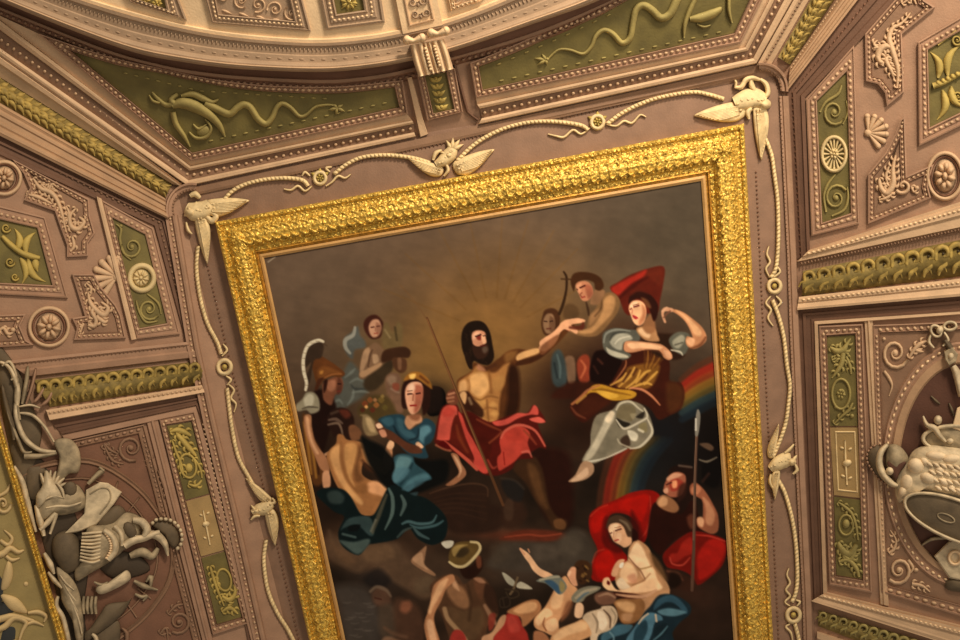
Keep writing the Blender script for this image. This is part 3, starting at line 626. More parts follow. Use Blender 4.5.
# cornice between the left blocks
trim(B().loft([(186, 342), (6, 361)], [(202, 358), (30, 378)], [(0, -.6), (0, 5), (.15, 6), (.25, 3.5), (.5, 3), (.6, 5), (.9, 4), (1, -.6)]), PINK)
trim(B().beads([(190, 345), (14, 364)], 4, 1.2, 1.1, 1.6, 4), PINKD)
laurel('gilded laurel band between the upper and lower panels at left', (34, 380), (201, 361), (50, 407), (203, 384), 14, 'scroll', group='laurel bands on the ceiling ribs', h=9)
trim(B().loft([(202, 385), (46, 410)], [(205, 393), (50, 421)], [(0, -.6), (0, 5), (.2, 7), (.5, 6), (.9, 8), (1, -.6)]), PINKL)
trim(B().beads([(202, 388), (48, 413)], 4.6, 1.7, 1.2, 1.8, 6.4), PINKL)
trim(B().loft([(50, 421), (205, 393), (216, 420), (243, 540), (262, 645), (275, 700)], [(62, 434), (196, 405), (204, 424), (229, 540), (249, 645), (262, 700)], [(0, -.6), (0, .6), (.3, .6), (.34, 2.2), (.5, 2.2), (.54, .6), (.8, .6), (.84, 2), (1, 2), (1, -.6)]), GROOVE)
trim(B().loft([(62, 435), (196, 406), (206, 440), (256, 640), (268, 690)], [(66, 442), (193, 413), (200, 441), (250, 640), (262, 690)], [(0, -.6), (.1, 3.4), (.8, 4), (1, -.6)]), PINK)
trim(B().beads([(203, 422), (208, 450), (258, 646)], 5, 1.5, 1.3, 1.8, 2.6), PINKL)
trim(B().loft([(146, 422), (204, 650)], [(158, 419), (215, 648)], [(0, -.6), (.08, 2.4), (.35, 2.4), (.45, 4.2), (.6, 4.2), (.7, 2.4), (.95, 2.4), (1, -.6)]), PINK)
o1 = B(); o1.fol([(170, 432), (177, 430), (184, 432), (191, 436)], [1, 3, 3, 1.4], 3.6, 1); o1.fol([(177, 434), (184, 442), (190, 449), (196, 456)], [2.4, 3.2, 3, 1.2], 4, 1); o1.ring(188, 466, 8, 12, 1.4, 2.8, 1, -.2); o1.dome(189, 468, 4, 5, 0, 3.4, 1)
o1.fol([(172, 440), (176, 452), (181, 464), (184, 478)], [.8, 1.6, 1.6, .8], 2.6, 1); o1.fol([(188, 484), (196, 486), (202, 480)], [1, 2, 1], 3, 1); o1.fol([(194, 458), (200, 468), (202, 478)], [.8, 1.6, .8], 2.6, 1)
o2 = B(); o2.ridge([(203, 510), (206, 525), (210, 545)], [.8, 1.2, .8], 2, 1); o2.dome(206, 524, 4, 3, -.2, 3.4, 1); o2.dome(201, 515, 2, 1.3, .5, 2, 1); o2.dome(208, 513, 2, 1.3, -.5, 2, 1); o2.dome(205, 538, 2, 1.3, .5, 2, 1); o2.dome(212, 536, 2, 1.3, -.5, 2, 1)
o3 = B(); o3.fol([(210, 566), (214, 580), (219, 594), (224, 606)], [1.4, 2, 1.6, .8], 3, 1); o3.ring(224, 580, 7, 11, 1.3, 2.6, 1, -.2); o3.fol([(222, 596), (229, 600), (235, 594), (234, 584)], [1.4, 3, 2.4, .8], 3.6, 1); o3.fol([(222, 612), (230, 608), (238, 614)], [1.2, 2.6, 1], 3, 1)
pilaster('tall three part pilaster panel at lower left, olive, beige and olive', [(159, 418), (194, 411), (252, 622), (213, 635)],
    [('olive_field', [(167, 426), (191, 422), (209, 493.5), (185.6, 500)], OLIVE, o1, OLIVEG), ('beige_field', [(186, 501.5), (209.5, 495), (224, 550), (201, 556.5)], BEIGE, o2, IVORY),
     ('olive_field', [(201.4, 558), (224.4, 551.5), (241.4, 617), (217, 624)], OLIVE, o3, OLIVEG)], [(166.4, 425), (191.6, 421), (242, 618), (216.6, 625)])
# roundel panel, left
ARL = [(-10, 500), (10, 478), (38, 463), (80, 457), (105, 463), (127, 476), (145, 491), (157, 506), (168, 523), (175, 545), (176, 565), (171, 585), (160, 603), (146, 620), (128, 635), (105, 650), (75, 662)]
RO = resample(smooth(ARL, 5), 48)
cR = np.array([88.0, 556.0])
RI = [tuple(cR + (p - cR) * .93) for p in RO]; RJ = [tuple(cR + (p - cR) * .80) for p in RO]; RK = [tuple(cR + (p - cR) * .77) for p in RO]
t = thing('roundel_panel', 'reddish panel round the armour trophy at left, with scrolled corners', 'ceiling panel', (130, 540), 1)
B().plate([(60, 448), (144, 428), (202, 650), (60, 690), (-20, 690), (-20, 470)], .5).build('field', RED, t)
B().loft([(70, 441), (144, 424.5), (204, 652)], [(71, 449), (138, 434), (196, 654)], [(0, -.6), (0, 3.2), (.14, 3.6), (.24, 1.6), (.8, 1.6), (.9, 3), (1, -.6)]).build('moulding', PINKD, t)
B().beads([(72, 445), (142, 429)], 7, 2.7, 1.7, 2.4, 1.6).beads([(143, 434), (199, 648)], 5.2, 1.7, 1.4, 2, 1.6).build('egg_moulding', PINK, t)
B().loft([tuple(p) for p in RO], RI, [(0, -.2), (.2, 3), (.5, 1.6), (.8, 3.4), (1, 1), (1, -.6)]).build('roundel_rim', PINKD, t)
B().loft(RI, RJ, [(0, -.6), (0, 1.2), (1, 1.2), (1, -.6)]).build('flat_rim', RED, t)
B().loft(RJ, RK, [(0, -.6), (.3, 2.4), (.7, 2.4), (1, -.6)]).build('inner_rim', PINKD, t)
o = B()
for a in (-1.15, -.8, -.45, .55, .85):
    c = cR + np.array([math.cos(a) * 74, math.sin(a) * 82]); e = cR + np.array([math.cos(a) * 58, math.sin(a) * 62]); o.ridge([tuple(c), tuple(e)], [1.2, .8], 2, 1.1, cs=4)
o.scroll(131, 448, 13.5, 1.8, 2.8, .5, 1.6, 1.2, 1); o.fol([(118, 454), (110, 450), (104, 444), (112, 460), (124, 464)], [.8, 1.8, 1, 1.8, .6], 2.6, .5); o.fol([(146, 450), (150, 458), (146, 466)], [1, 1.8, .6], 2.6, .5)
o.scroll(179, 622, 12, 1.8, 2.8, .5, 1.6, 2.2, -1); o.fol([(168, 614), (176, 606), (184, 604)], [.8, 1.8, .6], 2.6, .5); o.fol([(160, 634), (166, 628), (168, 640)], [1, 1.6, .8], 2.4, .5); o.fol([(158, 470), (163, 484), (168, 500)], [.8, 1.6, .6], 2.2, .5)
o.build('relief_ornament', PINKD, t)
# ================================================================== GILDED FRAME AND PICTURE
# outer corners, TL TR BR BL ; inner corners
FO = [(215, 222), (744, 123.5), (780, 760), (336, 760)]
FI = [(264, 258), (701, 181), (742, 760), (371, 760)]
# the far end of the frame lies outside the view: short bottom rail
BO = [lerp(FO[0], FO[3], .853), lerp(FO[1], FO[2], .853)]
FO = [FO[0], FO[1], lerp(FO[1], FO[2], .92), lerp(FO[0], FO[3], .91)]
FI = [FI[0], FI[1], lerp(FI[1], FI[2], .865), lerp(FI[0], FI[3], .85)]
FB = 2.0
pic = thing('framed_painting', 'large oil painting of robed figures on clouds in a wide carved gilt frame', 'framed painting', (490, 420), 2)
fr = B().loft(FO, FI, [(0, -.6), (0, FB + 8), (.03, FB + 10), (.09, FB + 10), (.12, FB + 7), (.2, FB + 7), (.26, FB + 9), (.34, FB + 12), (.46, FB + 13.5), (.58, FB + 12), (.68, FB + 8), (.72, FB + 5.5), (.80, FB + 5.5), (.83, FB + 3.5), (.86, FB + 3), (.88, FB + 3)], True)
fr.build('frame', GOLD, pic)
B().loft(mid(FO, FI, .8), mid(FO, FI, .9), [(0, FB + 2), (.1, FB + 6), (.4, FB + 6.4), (.5, FB + 3.4), (1, FB + 3)], True).build('inner_groove', GOLDD, pic)
B().loft(mid(FO, FI, .9), FI, [(0, FB + 1), (0, FB + 4.2), (.5, FB + 4.8), (1, FB + 3), (1, FB - 1)], True).build('slip_moulding', LINER, pic)
b = B(); sides = [(0, 1), (1, 2), (3, 0)]
for i, j in sides:
    L = lambda t: [lerp(FO[i], FI[i], t), lerp(FO[j], FI[j], t)]
    b.beads(L(.06), 4.6, 1.9, 1.5, 2.0, FB + 9.4, n=6)
b.build('outer_beading', GOLD, pic)
b = B()
for i, j in sides:
    L = lambda t: [lerp(FO[i], FI[i], t), lerp(FO[j], FI[j], t)]
    b.beads(L(.16), 5.2, 1.9, 1.2, 1.8, FB + 6.6, turn=.6, n=6)
    b.beads(L(.77), 6.2, 2.2, 1.5, 2.2, FB + 5, n=6)
b.build('inner_beading', GOLD, pic)
lf = B()
for i, j in sides:
    o_, p_ = np.array(FO[i]), np.array(FO[j]); a_, c_ = np.array(FI[i]), np.array(FI[j])
    Ls = np.hypot(*(p_ - o_)); n = int(Ls / 10.5)
    d = (p_ - o_) / Ls; ang = math.atan2(d[1], d[0])
    for k in range(n):
        s = (k + .5) / n
        def Q(s_, t_): return tuple((o_ + (p_ - o_) * s_) * (1 - t_) + (a_ + (c_ - a_) * s_) * t_)
        e = 1.0 / n
        # acanthus unit: two curling leaves, a flower, small seeds
        lf.ridge([Q(s - e * .5, .36), Q(s - e * .15, .30), Q(s + e * .2, .36), Q(s + e * .1, .45)], [.6, 1.7, 1.7, .6], 2.8, FB + 11, sub=3, cs=4)
        lf.ridge([Q(s + e * .5, .56), Q(s + e * .15, .62), Q(s - e * .2, .56), Q(s - e * .1, .47)], [.6, 1.7, 1.7, .6], 2.8, FB + 11, sub=3, cs=4)
        c = Q(s + e * .5, .46); lf.dome(c[0], c[1], 2.2, 2.0, ang, 2.4, FB + 12.6, 7, 2)
        for tt, uu in ((.26, .0), (.27, .5), (.66, .25), (.67, .75)):
            c = Q(s + e * (uu + rng.uniform(-.1, .1)), tt); lf.dome(c[0], c[1], 1.8, 1.1, ang + rng.uniform(-.9, .9), 2.2, FB + (8.6 if tt < .5 else 9), 6, 2)
lf.build('carved_leaves', GOLD, pic)
# corner blocks of the frame
for k, (x, y) in enumerate([lerp(FO[0], FI[0], .46), lerp(FO[1], FI[1], .46)]):
    c = B()
    for a in range(8): c.leaf((x, y), (x + 9 * math.cos(a * math.pi / 4 + .3), y + 8 * math.sin(a * math.pi / 4 + .3)), 2.2, 3.0, FB + 12)
    c.dome(x, y, 3, 3, 0, 5, FB + 12.5); c.build('corner_leaf', GOLD, pic)
# ---- canvas: pigment held per vertex
# a small brush engine: every figure is painted in the traced frame and held as pigment
PSTEP = .9; PX0, PY0 = 252, 172
_nx, _ny = int(505 / PSTEP), int(505 / PSTEP)
GX, GY = np.meshgrid(PX0 + np.arange(_nx) * PSTEP, PY0 + np.arange(_ny) * PSTEP)
def C3(c): return np.array(c, float) / 255
def vnoise(sx, sy, seed, ang=0.0):
    r = np.random.default_rng(seed); g = r.random((64, 64))
    x = (GX * math.cos(ang) + GY * math.sin(ang)) / sx; y = (-GX * math.sin(ang) + GY * math.cos(ang)) / sy
    xi = np.floor(x).astype(int); yi = np.floor(y).astype(int); fx = x - xi; fy = y - yi
    fx = fx * fx * (3 - 2 * fx); fy = fy * fy * (3 - 2 * fy)
    a = g[yi % 64, xi % 64]; b_ = g[yi % 64, (xi + 1) % 64]; c = g[(yi + 1) % 64, xi % 64]; d = g[(yi + 1) % 64, (xi + 1) % 64]
    return a * (1 - fx) * (1 - fy) + b_ * fx * (1 - fy) + c * (1 - fx) * fy + d * fx * fy
def fbm(s, seed, stretch=1.0, ang=0.0): return (vnoise(s * stretch, s, seed, ang) + .5 * vnoise(s * stretch / 2, s / 2, seed + 1, ang) + .25 * vnoise(s * stretch / 4, s / 4, seed + 2, ang)) / 1.75
FINE = fbm(7, 50) - .5
BIG = fbm(11, 150) - .5
def box(pts, pad):
    p = np.array(pts, float); x0, y0 = p[:, :2].min(0) - pad; x1, y1 = p[:, :2].max(0) + pad
    a = max(int((x0 - PX0) / PSTEP), 0); b_ = min(int((x1 - PX0) / PSTEP) + 1, _nx); c = max(int((y0 - PY0) / PSTEP), 0); d = min(int((y1 - PY0) / PSTEP) + 1, _ny)
    return slice(c, max(d, c + 2)), slice(a, max(b_, a + 2))
LV = np.array([-.50, -.62, .60])
def comp(sl, al, c): IMG[sl] = IMG[sl] * (1 - al[..., None]) + c * al[..., None]
def shade(z, d, k=1.0, l=LV):
    gy, gx = np.gradient(z, PSTEP); n = np.stack([-gx * k, -gy * k, np.ones_like(z)], -1); n /= np.linalg.norm(n, axis=-1, keepdims=True)
    return np.clip(n @ l, 0, 1)
def tone(dk, md, lt, v):
    v = v[..., None]; return np.where(v < .5, dk + (md - dk) * v * 2, md + (lt - md) * (v - .5) * 2)
def ramp(c):
    c = np.asarray(c, float)
    if c.ndim == 2: return [C3(q) for q in c]
    return [C3(c * .36), C3(c * .8), C3(np.minimum(c * 1.12 + 8, 250))]
def sd_poly(pts, sl):
    X, Y = GX[sl], GY[sl]; p = np.array(pts, float); n = len(p); best = np.full(X.shape, 1e9); ins = np.zeros(X.shape, bool)
    for i in range(n):
        a, b_ = p[i], p[(i + 1) % n]; e = b_ - a; L = e @ e + 1e-9
        t = np.clip(((X - a[0]) * e[0] + (Y - a[1]) * e[1]) / L, 0, 1)
        best = np.minimum(best, (X - a[0] - e[0] * t) ** 2 + (Y - a[1] - e[1] * t) ** 2)
        cr_ = (a[1] > Y) != (b_[1] > Y)
        xx = a[0] + (Y - a[1]) * e[0] / (e[1] if abs(e[1]) > 1e-9 else 1e-9)
        ins ^= cr_ & (X < xx)
    d = np.sqrt(best); return np.where(ins, d, -d)
def shape(pts, col, r=8.0, soft=1.5, al=1.0, fold=None, sm=True, k=1.0, rough=.05, l=LV, lo=0.0, g=.42):
    """painted form: outline pts, colour(s), roundness r; fold=(angle deg, wavelength, depth, seed)"""
    o = [tuple(q[:2]) for q in smooth(pts, 4, True)] if sm else pts
    sl = box(o, 3); d = sd_poly(o, sl); q = np.clip(d / r, 0, 1); z = r * np.sqrt(np.maximum(1 - (1 - q) ** 2, 0)) * .9
    if fold:
        a = math.radians(fold[0]); f_ = (fbm(fold[1] * 1.3, fold[3], 4.2, a)[sl] - .5) * fold[2] * 1.15 + (fbm(fold[1] * 2, fold[3] + 9, 2.2, a + .5)[sl] - .5) * fold[2] * .7; z = z + f_ * fold[1]
    v = shade(z, d, k, l); v = np.clip(.02 + v * 1.06 + FINE[sl] * rough * 2 + BIG[sl] * (.30 if fold is None else .12) - lo, 0, 1)
    pa = np.array(o); c0 = pa.mean(0); hw = np.maximum(np.ptp(pa, axis=0) / 2, 1)
    v = np.clip(v - g * (.55 * (GX[sl] - c0[0]) / hw[0] + .5 * (GY[sl] - c0[1]) / hw[1]) * .5, 0, 1)
    comp(sl, np.clip(d / soft + .5, 0, 1) * al, tone(*ramp(col), v))
def limb(path, ws, col, soft=1.3, al=1.0, k=.9, l=LV, lo=0.0, root=True):
    p = smooth(path, 5); p = np.array([q[:2] for q in p]); n = len(p); w = np.interp(np.linspace(0, 1, n), np.linspace(0, 1, len(ws)), ws)
    sl = box(p, max(w) + 3); X, Y = GX[sl], GY[sl]; best = np.full(X.shape, -1e9); rr = np.ones(X.shape)
    for i in range(n - 1):
        a, b_ = p[i], p[i + 1]; e = b_ - a; L = e @ e + 1e-9; t = np.clip(((X - a[0]) * e[0] + (Y - a[1]) * e[1]) / L, 0, 1)
        r = w[i] + (w[i + 1] - w[i]) * t; d = r - np.hypot(X - a[0] - e[0] * t, Y - a[1] - e[1] * t); m = d > best; best = np.where(m, d, best); rr = np.where(m, r, rr)
    if root:
        u_ = ((X - p[0][0]) * (p[3][0] - p[0][0]) + (Y - p[0][1]) * (p[3][1] - p[0][1])) / (math.hypot(*(p[3] - p[0])) + 1e-6)
        near = np.hypot(X - p[0][0], Y - p[0][1]) < w[0] * 2.0
        fade = np.where(near, np.clip((u_ + w[0] * .55) / (w[0] * 1.5), 0, 1), 1.0)
    else: fade = 1.0
    q = np.clip(best / rr, 0, 1); z = rr * np.sqrt(np.maximum(1 - (1 - q) ** 2, 0)); v = np.clip(.05 + shade(z, best, k, l) * 1.02 + FINE[sl] * .12 + BIG[sl] * .30 - lo, 0, 1)
    comp(sl, np.clip(best / soft + .5, 0, 1) * al * fade, tone(*ramp(col), v))
def line(path, w, col, al=1.0, soft=.8):
    p = smooth(path, 5) if len(path) > 2 else path; p = np.array([q[:2] for q in p], float); n = len(p); w = np.atleast_1d(w); w = np.interp(np.linspace(0, 1, n), np.linspace(0, 1, len(w)), w)
    sl = box(p, max(w) + 3); X, Y = GX[sl], GY[sl]; best = np.full(X.shape, -1e9)
    for i in range(n - 1):
        a, b_ = p[i], p[i + 1]; e = b_ - a; L = e @ e + 1e-9; t = np.clip(((X - a[0]) * e[0] + (Y - a[1]) * e[1]) / L, 0, 1)
        best = np.maximum(best, w[i] + (w[i + 1] - w[i]) * t - np.hypot(X - a[0] - e[0] * t, Y - a[1] - e[1] * t))
    comp(sl, np.clip(best / soft + .5, 0, 1) * al, C3(col) * np.ones(best.shape + (3,)))
def glow(cx, cy, rx, ry, col, a, pw=1.0, rot=0.0):
    X, Y = GX - cx, GY - cy; c, s = math.cos(rot), math.sin(rot); d = ((X * c + Y * s) / rx) ** 2 + ((-X * s + Y * c) / ry) ** 2
    al = a * np.exp(-d * pw); comp((slice(None), slice(None)), al, C3(col) * np.ones(al.shape + (3,)))
SK = [(58, 34, 24), (176, 130, 96), (238, 204, 164)]      # pale skin: dark, middle, light
SB = [(48, 27, 18), (140, 92, 62), (200, 150, 108)]       # brown skin
SD = [(32, 18, 13), (84, 52, 38), (132, 88, 62)]          # skin in the brown distance
def face(cx, cy, r, rot=0.0, sk=SK, hair=(48, 30, 20), turn=0.0, hairpts=None, beard=False):
    """head: skull, hair, brow, eyes, nose, mouth, turned by turn (-1..1), tilted by rot"""
    c, s = math.cos(rot), math.sin(rot)
    def T(x, y): return (cx + (x * c - y * s) * r, cy + (x * s + y * c) * r)
    if hairpts is None: shape([T(-.95, -.1), T(-.75, -1.0), T(.05, -1.3), T(.85, -1.0), T(1.05, -.1), T(.7, .55), T(-.7, .5)], hair, r * .8, rough=.3)
    shape([T(-.74, -.5), T(-.2 + turn * .2, -.95), T(.5, -.75), T(.76, 0), T(.55, .65), T(.1 + turn * .12, 1.12), T(-.4, .8), T(-.74, .25)], sk, r * .75)
    glow(*T(.62 - turn * .2, .25), r * .35, r * .6, sk[0], .5, 1.2, rot); glow(*T(-.3 + turn * .3, .25), r * .3, r * .22, (206, 120, 92), .35, 1.2)
    dk = sk[0]; t = turn * .3
    for e in (-.32, .36):
        line([T(e - .16 + t, -.06), T(e + .14 + t, -.04)], r * .09, dk, .95, .8); line([T(e - .22 + t, -.26), T(e + .2 + t, -.28)], r * .06, dk, .7, .8)
    line([T(.06 + t, -.25), T(.10 + t * 1.5, .24)], r * .07, (sk[0][0] * .5 + sk[1][0] * .5, sk[0][1] * .5 + sk[1][1] * .5, sk[0][2] * .5 + sk[1][2] * .5), .7, .8); line([T(-.05 + t * 1.5, .32), T(.12 + t * 1.4, .32)], r * .05, dk, .6, .6)
    line([T(-.14 + t, .58), T(.2 + t, .57)], r * .07, (150, 62, 48), .8, .6)
    if beard: shape([T(-.72, .15), T(-.3, .42), T(.3, .4), T(.75, .1), T(.65, .95), T(.1, 1.5), T(-.5, 1.05)], hair, r * .5, rough=.2)
def folds(paths, col, w=.8, al=.55):
    for p in paths: line(p, [w * .4, w, w * .3], col, al, 1.3)
# ---------------- ground: sky, glow, smoke
IMG = np.zeros((_ny, _nx, 3)); t_ = np.clip((GY - 190) / 300, 0, 1)[..., None]
IMG[:] = C3((104, 88, 76)) * (1 - t_) + C3((80, 62, 46)) * t_
glow(690, 230, 120, 120, (82, 74, 62), .8); glow(300, 290, 90, 110, (104, 88, 74), .6)
glow(500, 340, 115, 92, (124, 94, 56), .7); glow(500, 322, 70, 54, (156, 116, 66), .5); glow(440, 360, 70, 40, (146, 112, 58), .4)
for a in (-2.75, -2.4, -2.05, -1.78, -1.5, -1.28, -1.05, -.8, -.5):
    line([(494 + 38 * math.cos(a), 335 + 38 * math.sin(a)), (494 + 120 * math.cos(a), 335 + 120 * math.sin(a))], [1.0, .5], (112, 82, 44), .38, 2.0)
IMG *= (1 + (fbm(40, 5)[..., None] - .5) * .22 + (fbm(9, 11)[..., None] - .5) * .10)
bd = np.clip((GY - (425 - .18 * (GX - 400) + 22 * (fbm(60, 21) - .5))) / 40, 0, 1); comp((slice(None), slice(None)), bd * .94, np.stack([fbm(38, 31)] * 3, -1) * C3((70, 50, 38)) + C3((10, 8, 6)))
glow(690, 440, 60, 70, (22, 18, 18), .9); glow(590, 400, 60, 50, (62, 32, 20), .7); glow(420, 480, 50, 30, (46, 32, 24), .8); glow(700, 610, 60, 40, (52, 36, 28), .9); glow(330, 470, 30, 60, (40, 26, 18), .7)
# clouds under the figures
for (x, y, rx, ry, c, a, ro) in [(360, 558, 42, 16, (122, 94, 72), .8, .1), (335, 545, 20, 14, (130, 100, 76), .7, 0), (400, 566, 34, 18, (104, 82, 66), .8, .3), (440, 582, 34, 16, (84, 68, 56), .7, 0), (545, 560, 42, 22, (88, 78, 70), .9, -.1), (575, 552, 24, 18, (104, 92, 82), .6, 0), (512, 566, 24, 18, (78, 68, 58), .6, 0), (470, 500, 50, 18, (58, 40, 30), .8, 0), (360, 620, 45, 30, (74, 68, 64), .8, 0), (372, 580, 30, 10, (52, 46, 44), .7, .2), (440, 560, 20, 12, (92, 74, 60), .5, 0), (520, 535, 50, 6, (120, 52, 34), .55, .0), (690, 590, 26, 12, (66, 40, 30), .6, .4)]:
    glow(x, y, rx, ry, c, a * .8, 1.2, ro)
IMG *= (1 + (fbm(22, 71)[..., None] - .5) * .30 * bd[..., None])
# rainbow
for k, (c, a) in enumerate([((92, 52, 34), .7), ((150, 44, 30), .9), ((150, 66, 34), .8), ((146, 108, 44), .85), ((120, 104, 50), .7), ((52, 74, 80), .9), ((34, 52, 66), .8)]):
    o_ = k * 6.6
    line([(730, 352 + o_ * 1.1), (700, 366 + o_ * 1.1), (682, 380 + o_ * 1.0)], [4.2, 4.2, 3.4], c, a, 3.0)
    line([(634 + o_ * .9, 436 + o_ * .1), (614 + o_, 452 + o_ * .15), (604 + o_ * .98, 480), (600 + o_ * .95, 506)], [3.4, 4.2, 4.2, 4], c, a * .8, 3.0)
glow(666, 430, 26, 22, (26, 26, 30), .85, 1, .8); glow(716, 440, 20, 40, (18, 12, 10), .9); glow(650, 470, 22, 26, (24, 30, 36), .5)
glow(575, 385, 45, 34, (40, 24, 18), .9, 1.4); glow(610, 372, 26, 30, (34, 20, 16), .8); glow(436, 400, 16, 18, (16, 11, 9), .95, 1.3); glow(640, 340, 40, 26, (62, 34, 24), .6); glow(325, 440, 26, 50, (38, 24, 18), .6)
shape([(424, 392), (430, 386), (442, 388), (446, 398), (444, 412), (430, 416), (424, 404)], [(10, 7, 6), (26, 17, 14), (40, 26, 20)], 5)
# ---------------- figures laid in with flat strokes, dark to light
def brush(ox, oy, s):
    def f(pts, col, soft=1.3, al=1.0, sm=True, sub=4):
        q = [(ox + x / s, oy + y / s) for x, y in pts]; o = [tuple(t[:2]) for t in smooth(q, sub, True)] if sm else q
        sl = box(o, 3); d = sd_poly(o, sl); c = C3(col) * (1 + FINE[sl][..., None] * .16 + BIG[sl][..., None] * .12)
        comp(sl, np.clip(d / soft + .5, 0, 1) * al, np.clip(c, 0, 1))
    def g(path, w, col, al=1.0, soft=1.0):
        ww = [k / s for k in w] if hasattr(w, '__len__') else w / s
        line([(ox + x / s, oy + y / s) for x, y in path], ww, col, al, soft)
    return f, g
# K14: throne, wing and dark leg
f, g = brush(430, 440, 5.335)
f([(560, 40), (720, 60), (760, 180), (760, 420), (700, 470), (600, 380), (540, 120)], (44, 18, 12), 8, .9)
f([(0, 290), (80, 260), (230, 235), (310, 270), (320, 340), (380, 360), (400, 440), (330, 490), (200, 500), (100, 480), (60, 380)], (50, 33, 25), 5, .9)
for k in range(5): g([(20, 310 + k * 22), (140, 285 + k * 26), (300, 290 + k * 34)], [2, 4, 2], (68, 46, 34), .5, 2)
g([(0, 285), (90, 255), (220, 232), (300, 250), (308, 300)], [3, 5, 3], (98, 70, 52), .55, 1.5)
f([(400, 330), (440, 290), (500, 350), (520, 400), (480, 460), (400, 470), (370, 410)], (58, 38, 28), 4, .8); f([(395, 345), (430, 300), (445, 330), (440, 420), (400, 420)], (84, 64, 50), 3, .55)
f([(380, 220), (440, 210), (500, 260), (480, 330), (410, 300)], (34, 32, 32), 3, .8); g([(380, 205), (450, 215), (500, 260)], 6, (66, 56, 48), .6, 2)
f([(440, 150), (500, 90), (560, 90), (600, 160), (620, 260), (640, 350), (680, 410), (730, 430), (720, 480), (660, 480), (620, 400), (560, 320), (510, 230)], (64, 42, 26), 3)
f([(520, 130), (570, 150), (600, 260), (630, 360), (600, 350), (550, 260)], (98, 68, 42), 4, .8); f([(660, 430), (700, 420), (725, 445), (715, 475), (670, 470)], (110, 76, 48), 2, .9)
f([(380, 520), (500, 478), (700, 492), (720, 530), (560, 545), (400, 535)], (104, 48, 32), 3, .75); g([(400, 518), (520, 505), (600, 512), (700, 500)], [3, 6, 4], (160, 78, 54), .6, 1.5)
f([(350, 600), (400, 550), (520, 540), (640, 550), (700, 520), (760, 470), (840, 500), (870, 600), (860, 690), (340, 690)], (72, 64, 56), 6, .9)
f([(560, 570), (640, 560), (690, 600), (640, 640), (560, 640)], (92, 82, 72), 6, .6); f([(700, 520), (770, 500), (820, 560), (780, 620), (700, 600)], (84, 76, 66), 6, .6); f([(330, 560), (420, 560), (400, 640), (330, 660)], (84, 72, 60), 6, .5)
# K15: lower left smoke
f, g = brush(325, 540, 6.4)
f([(20, -60), (80, 0), (200, 100), (240, 40), (330, 20), (460, 20), (520, 110), (600, 180), (700, 230), (740, 320), (640, 380), (560, 340), (430, 260), (360, 200), (290, 150), (220, 210), (120, 170), (40, 110)], (94, 74, 58), 5, .95)
f([(240, 70), (330, 30), (420, 40), (440, 110), (340, 140), (260, 130)], (116, 92, 70), 5, .7); f([(580, 260), (660, 230), (700, 280), (650, 340), (580, 330)], (100, 84, 66), 5, .6); f([(40, 0), (110, 60), (200, 130), (150, 160), (60, 90)], (112, 86, 64), 5, .6)
f([(250, 240), (340, 180), (420, 250), (380, 300), (280, 300)], (34, 30, 30), 5, .7)
f([(60, 300), (250, 300), (330, 420), (360, 640), (140, 700), (110, 480)], (78, 72, 68), 10, .75)
for k in range(16):
    x = 110 + rng.uniform(0, 190); y = 400 + rng.uniform(0, 220); g([(x, y), (x + 25, y + 3), (x + 50, y - 2)], [2, 4, 2], (112, 104, 96), .45, 1.5)
f([(300, 340), (350, 300), (410, 330), (420, 400), (380, 430), (320, 410)], (98, 72, 58), 4, .9); g([(290, 330), (330, 300), (390, 320), (420, 360)], [8, 12, 6], (122, 104, 88), .8, 2); g([(320, 370), (360, 380)], 5, (70, 40, 32), .8)
f([(350, 430), (440, 420), (470, 560), (420, 640), (350, 600)], (86, 72, 60), 5, .8); f([(440, 400), (520, 380), (600, 430), (640, 560), (620, 690), (480, 690)], (88, 62, 48), 6, .85); f([(490, 400), (540, 390), (555, 430), (520, 470), (480, 450)], (150, 98, 74), 4, .7)
f([(370, 630), (430, 620), (500, 660), (460, 700), (360, 700)], (176, 134, 106), 3, .6); g([(380, 560), (440, 600), (520, 620)], [8, 16, 10], (112, 84, 66), .7, 3)
f([(620, 60), (650, 40), (640, 110), (640, 160), (705, 215), (690, 228), (600, 180), (550, 130)], (150, 116, 90), 1.5); f([(560, 120), (620, 80), (630, 150), (660, 190), (600, 160)], (186, 150, 120), 1.5, .9)
# K6: winged girl with the platter, bearded head, helmeted woman
f, g = brush(295, 330, 8)
f([(380, 360), (440, 250), (520, 330), (600, 420), (560, 520), (440, 600), (360, 640), (280, 600), (320, 520)], (84, 88, 84), 4, .9)
for p in ([(400, 380), (450, 340), (480, 310)], [(440, 420), (500, 390), (560, 420)], [(460, 500), (530, 490), (590, 500)], [(420, 600), (460, 540), (470, 470)], [(300, 590), (350, 560), (380, 590)]): g(p, [4, 12, 4], (124, 132, 128), .6, 2)
g([(450, 440), (480, 470), (560, 470)], [4, 10, 4], (52, 56, 56), .7, 2)
f([(390, 130), (400, 60), (450, 20), (500, -30), (520, 40), (560, 90), (560, 140), (480, 160), (460, 230), (420, 200)], (86, 92, 92), 3, .9); g([(480, -20), (465, 40), (405, 80), (405, 140), (440, 185)], [10, 15, 17, 15, 10], (150, 150, 142), .9, 1.5)
f([(590, 130), (650, 100), (700, 150), (760, 220), (700, 280), (600, 380), (520, 390), (515, 330), (540, 200)], (122, 96, 74), 2); f([(545, 180), (590, 140), (600, 200), (560, 290), (545, 340), (520, 320)], (166, 136, 108), 2); f([(620, 200), (660, 200), (670, 250), (630, 270)], (176, 148, 120), 2, .9); g([(540, 355), (600, 330), (680, 280)], [24, 26, 18], (168, 136, 106), 1, 2); g([(585, 290), (600, 200), (620, 160)], [6, 8, 4], (76, 54, 40), .8, 2)
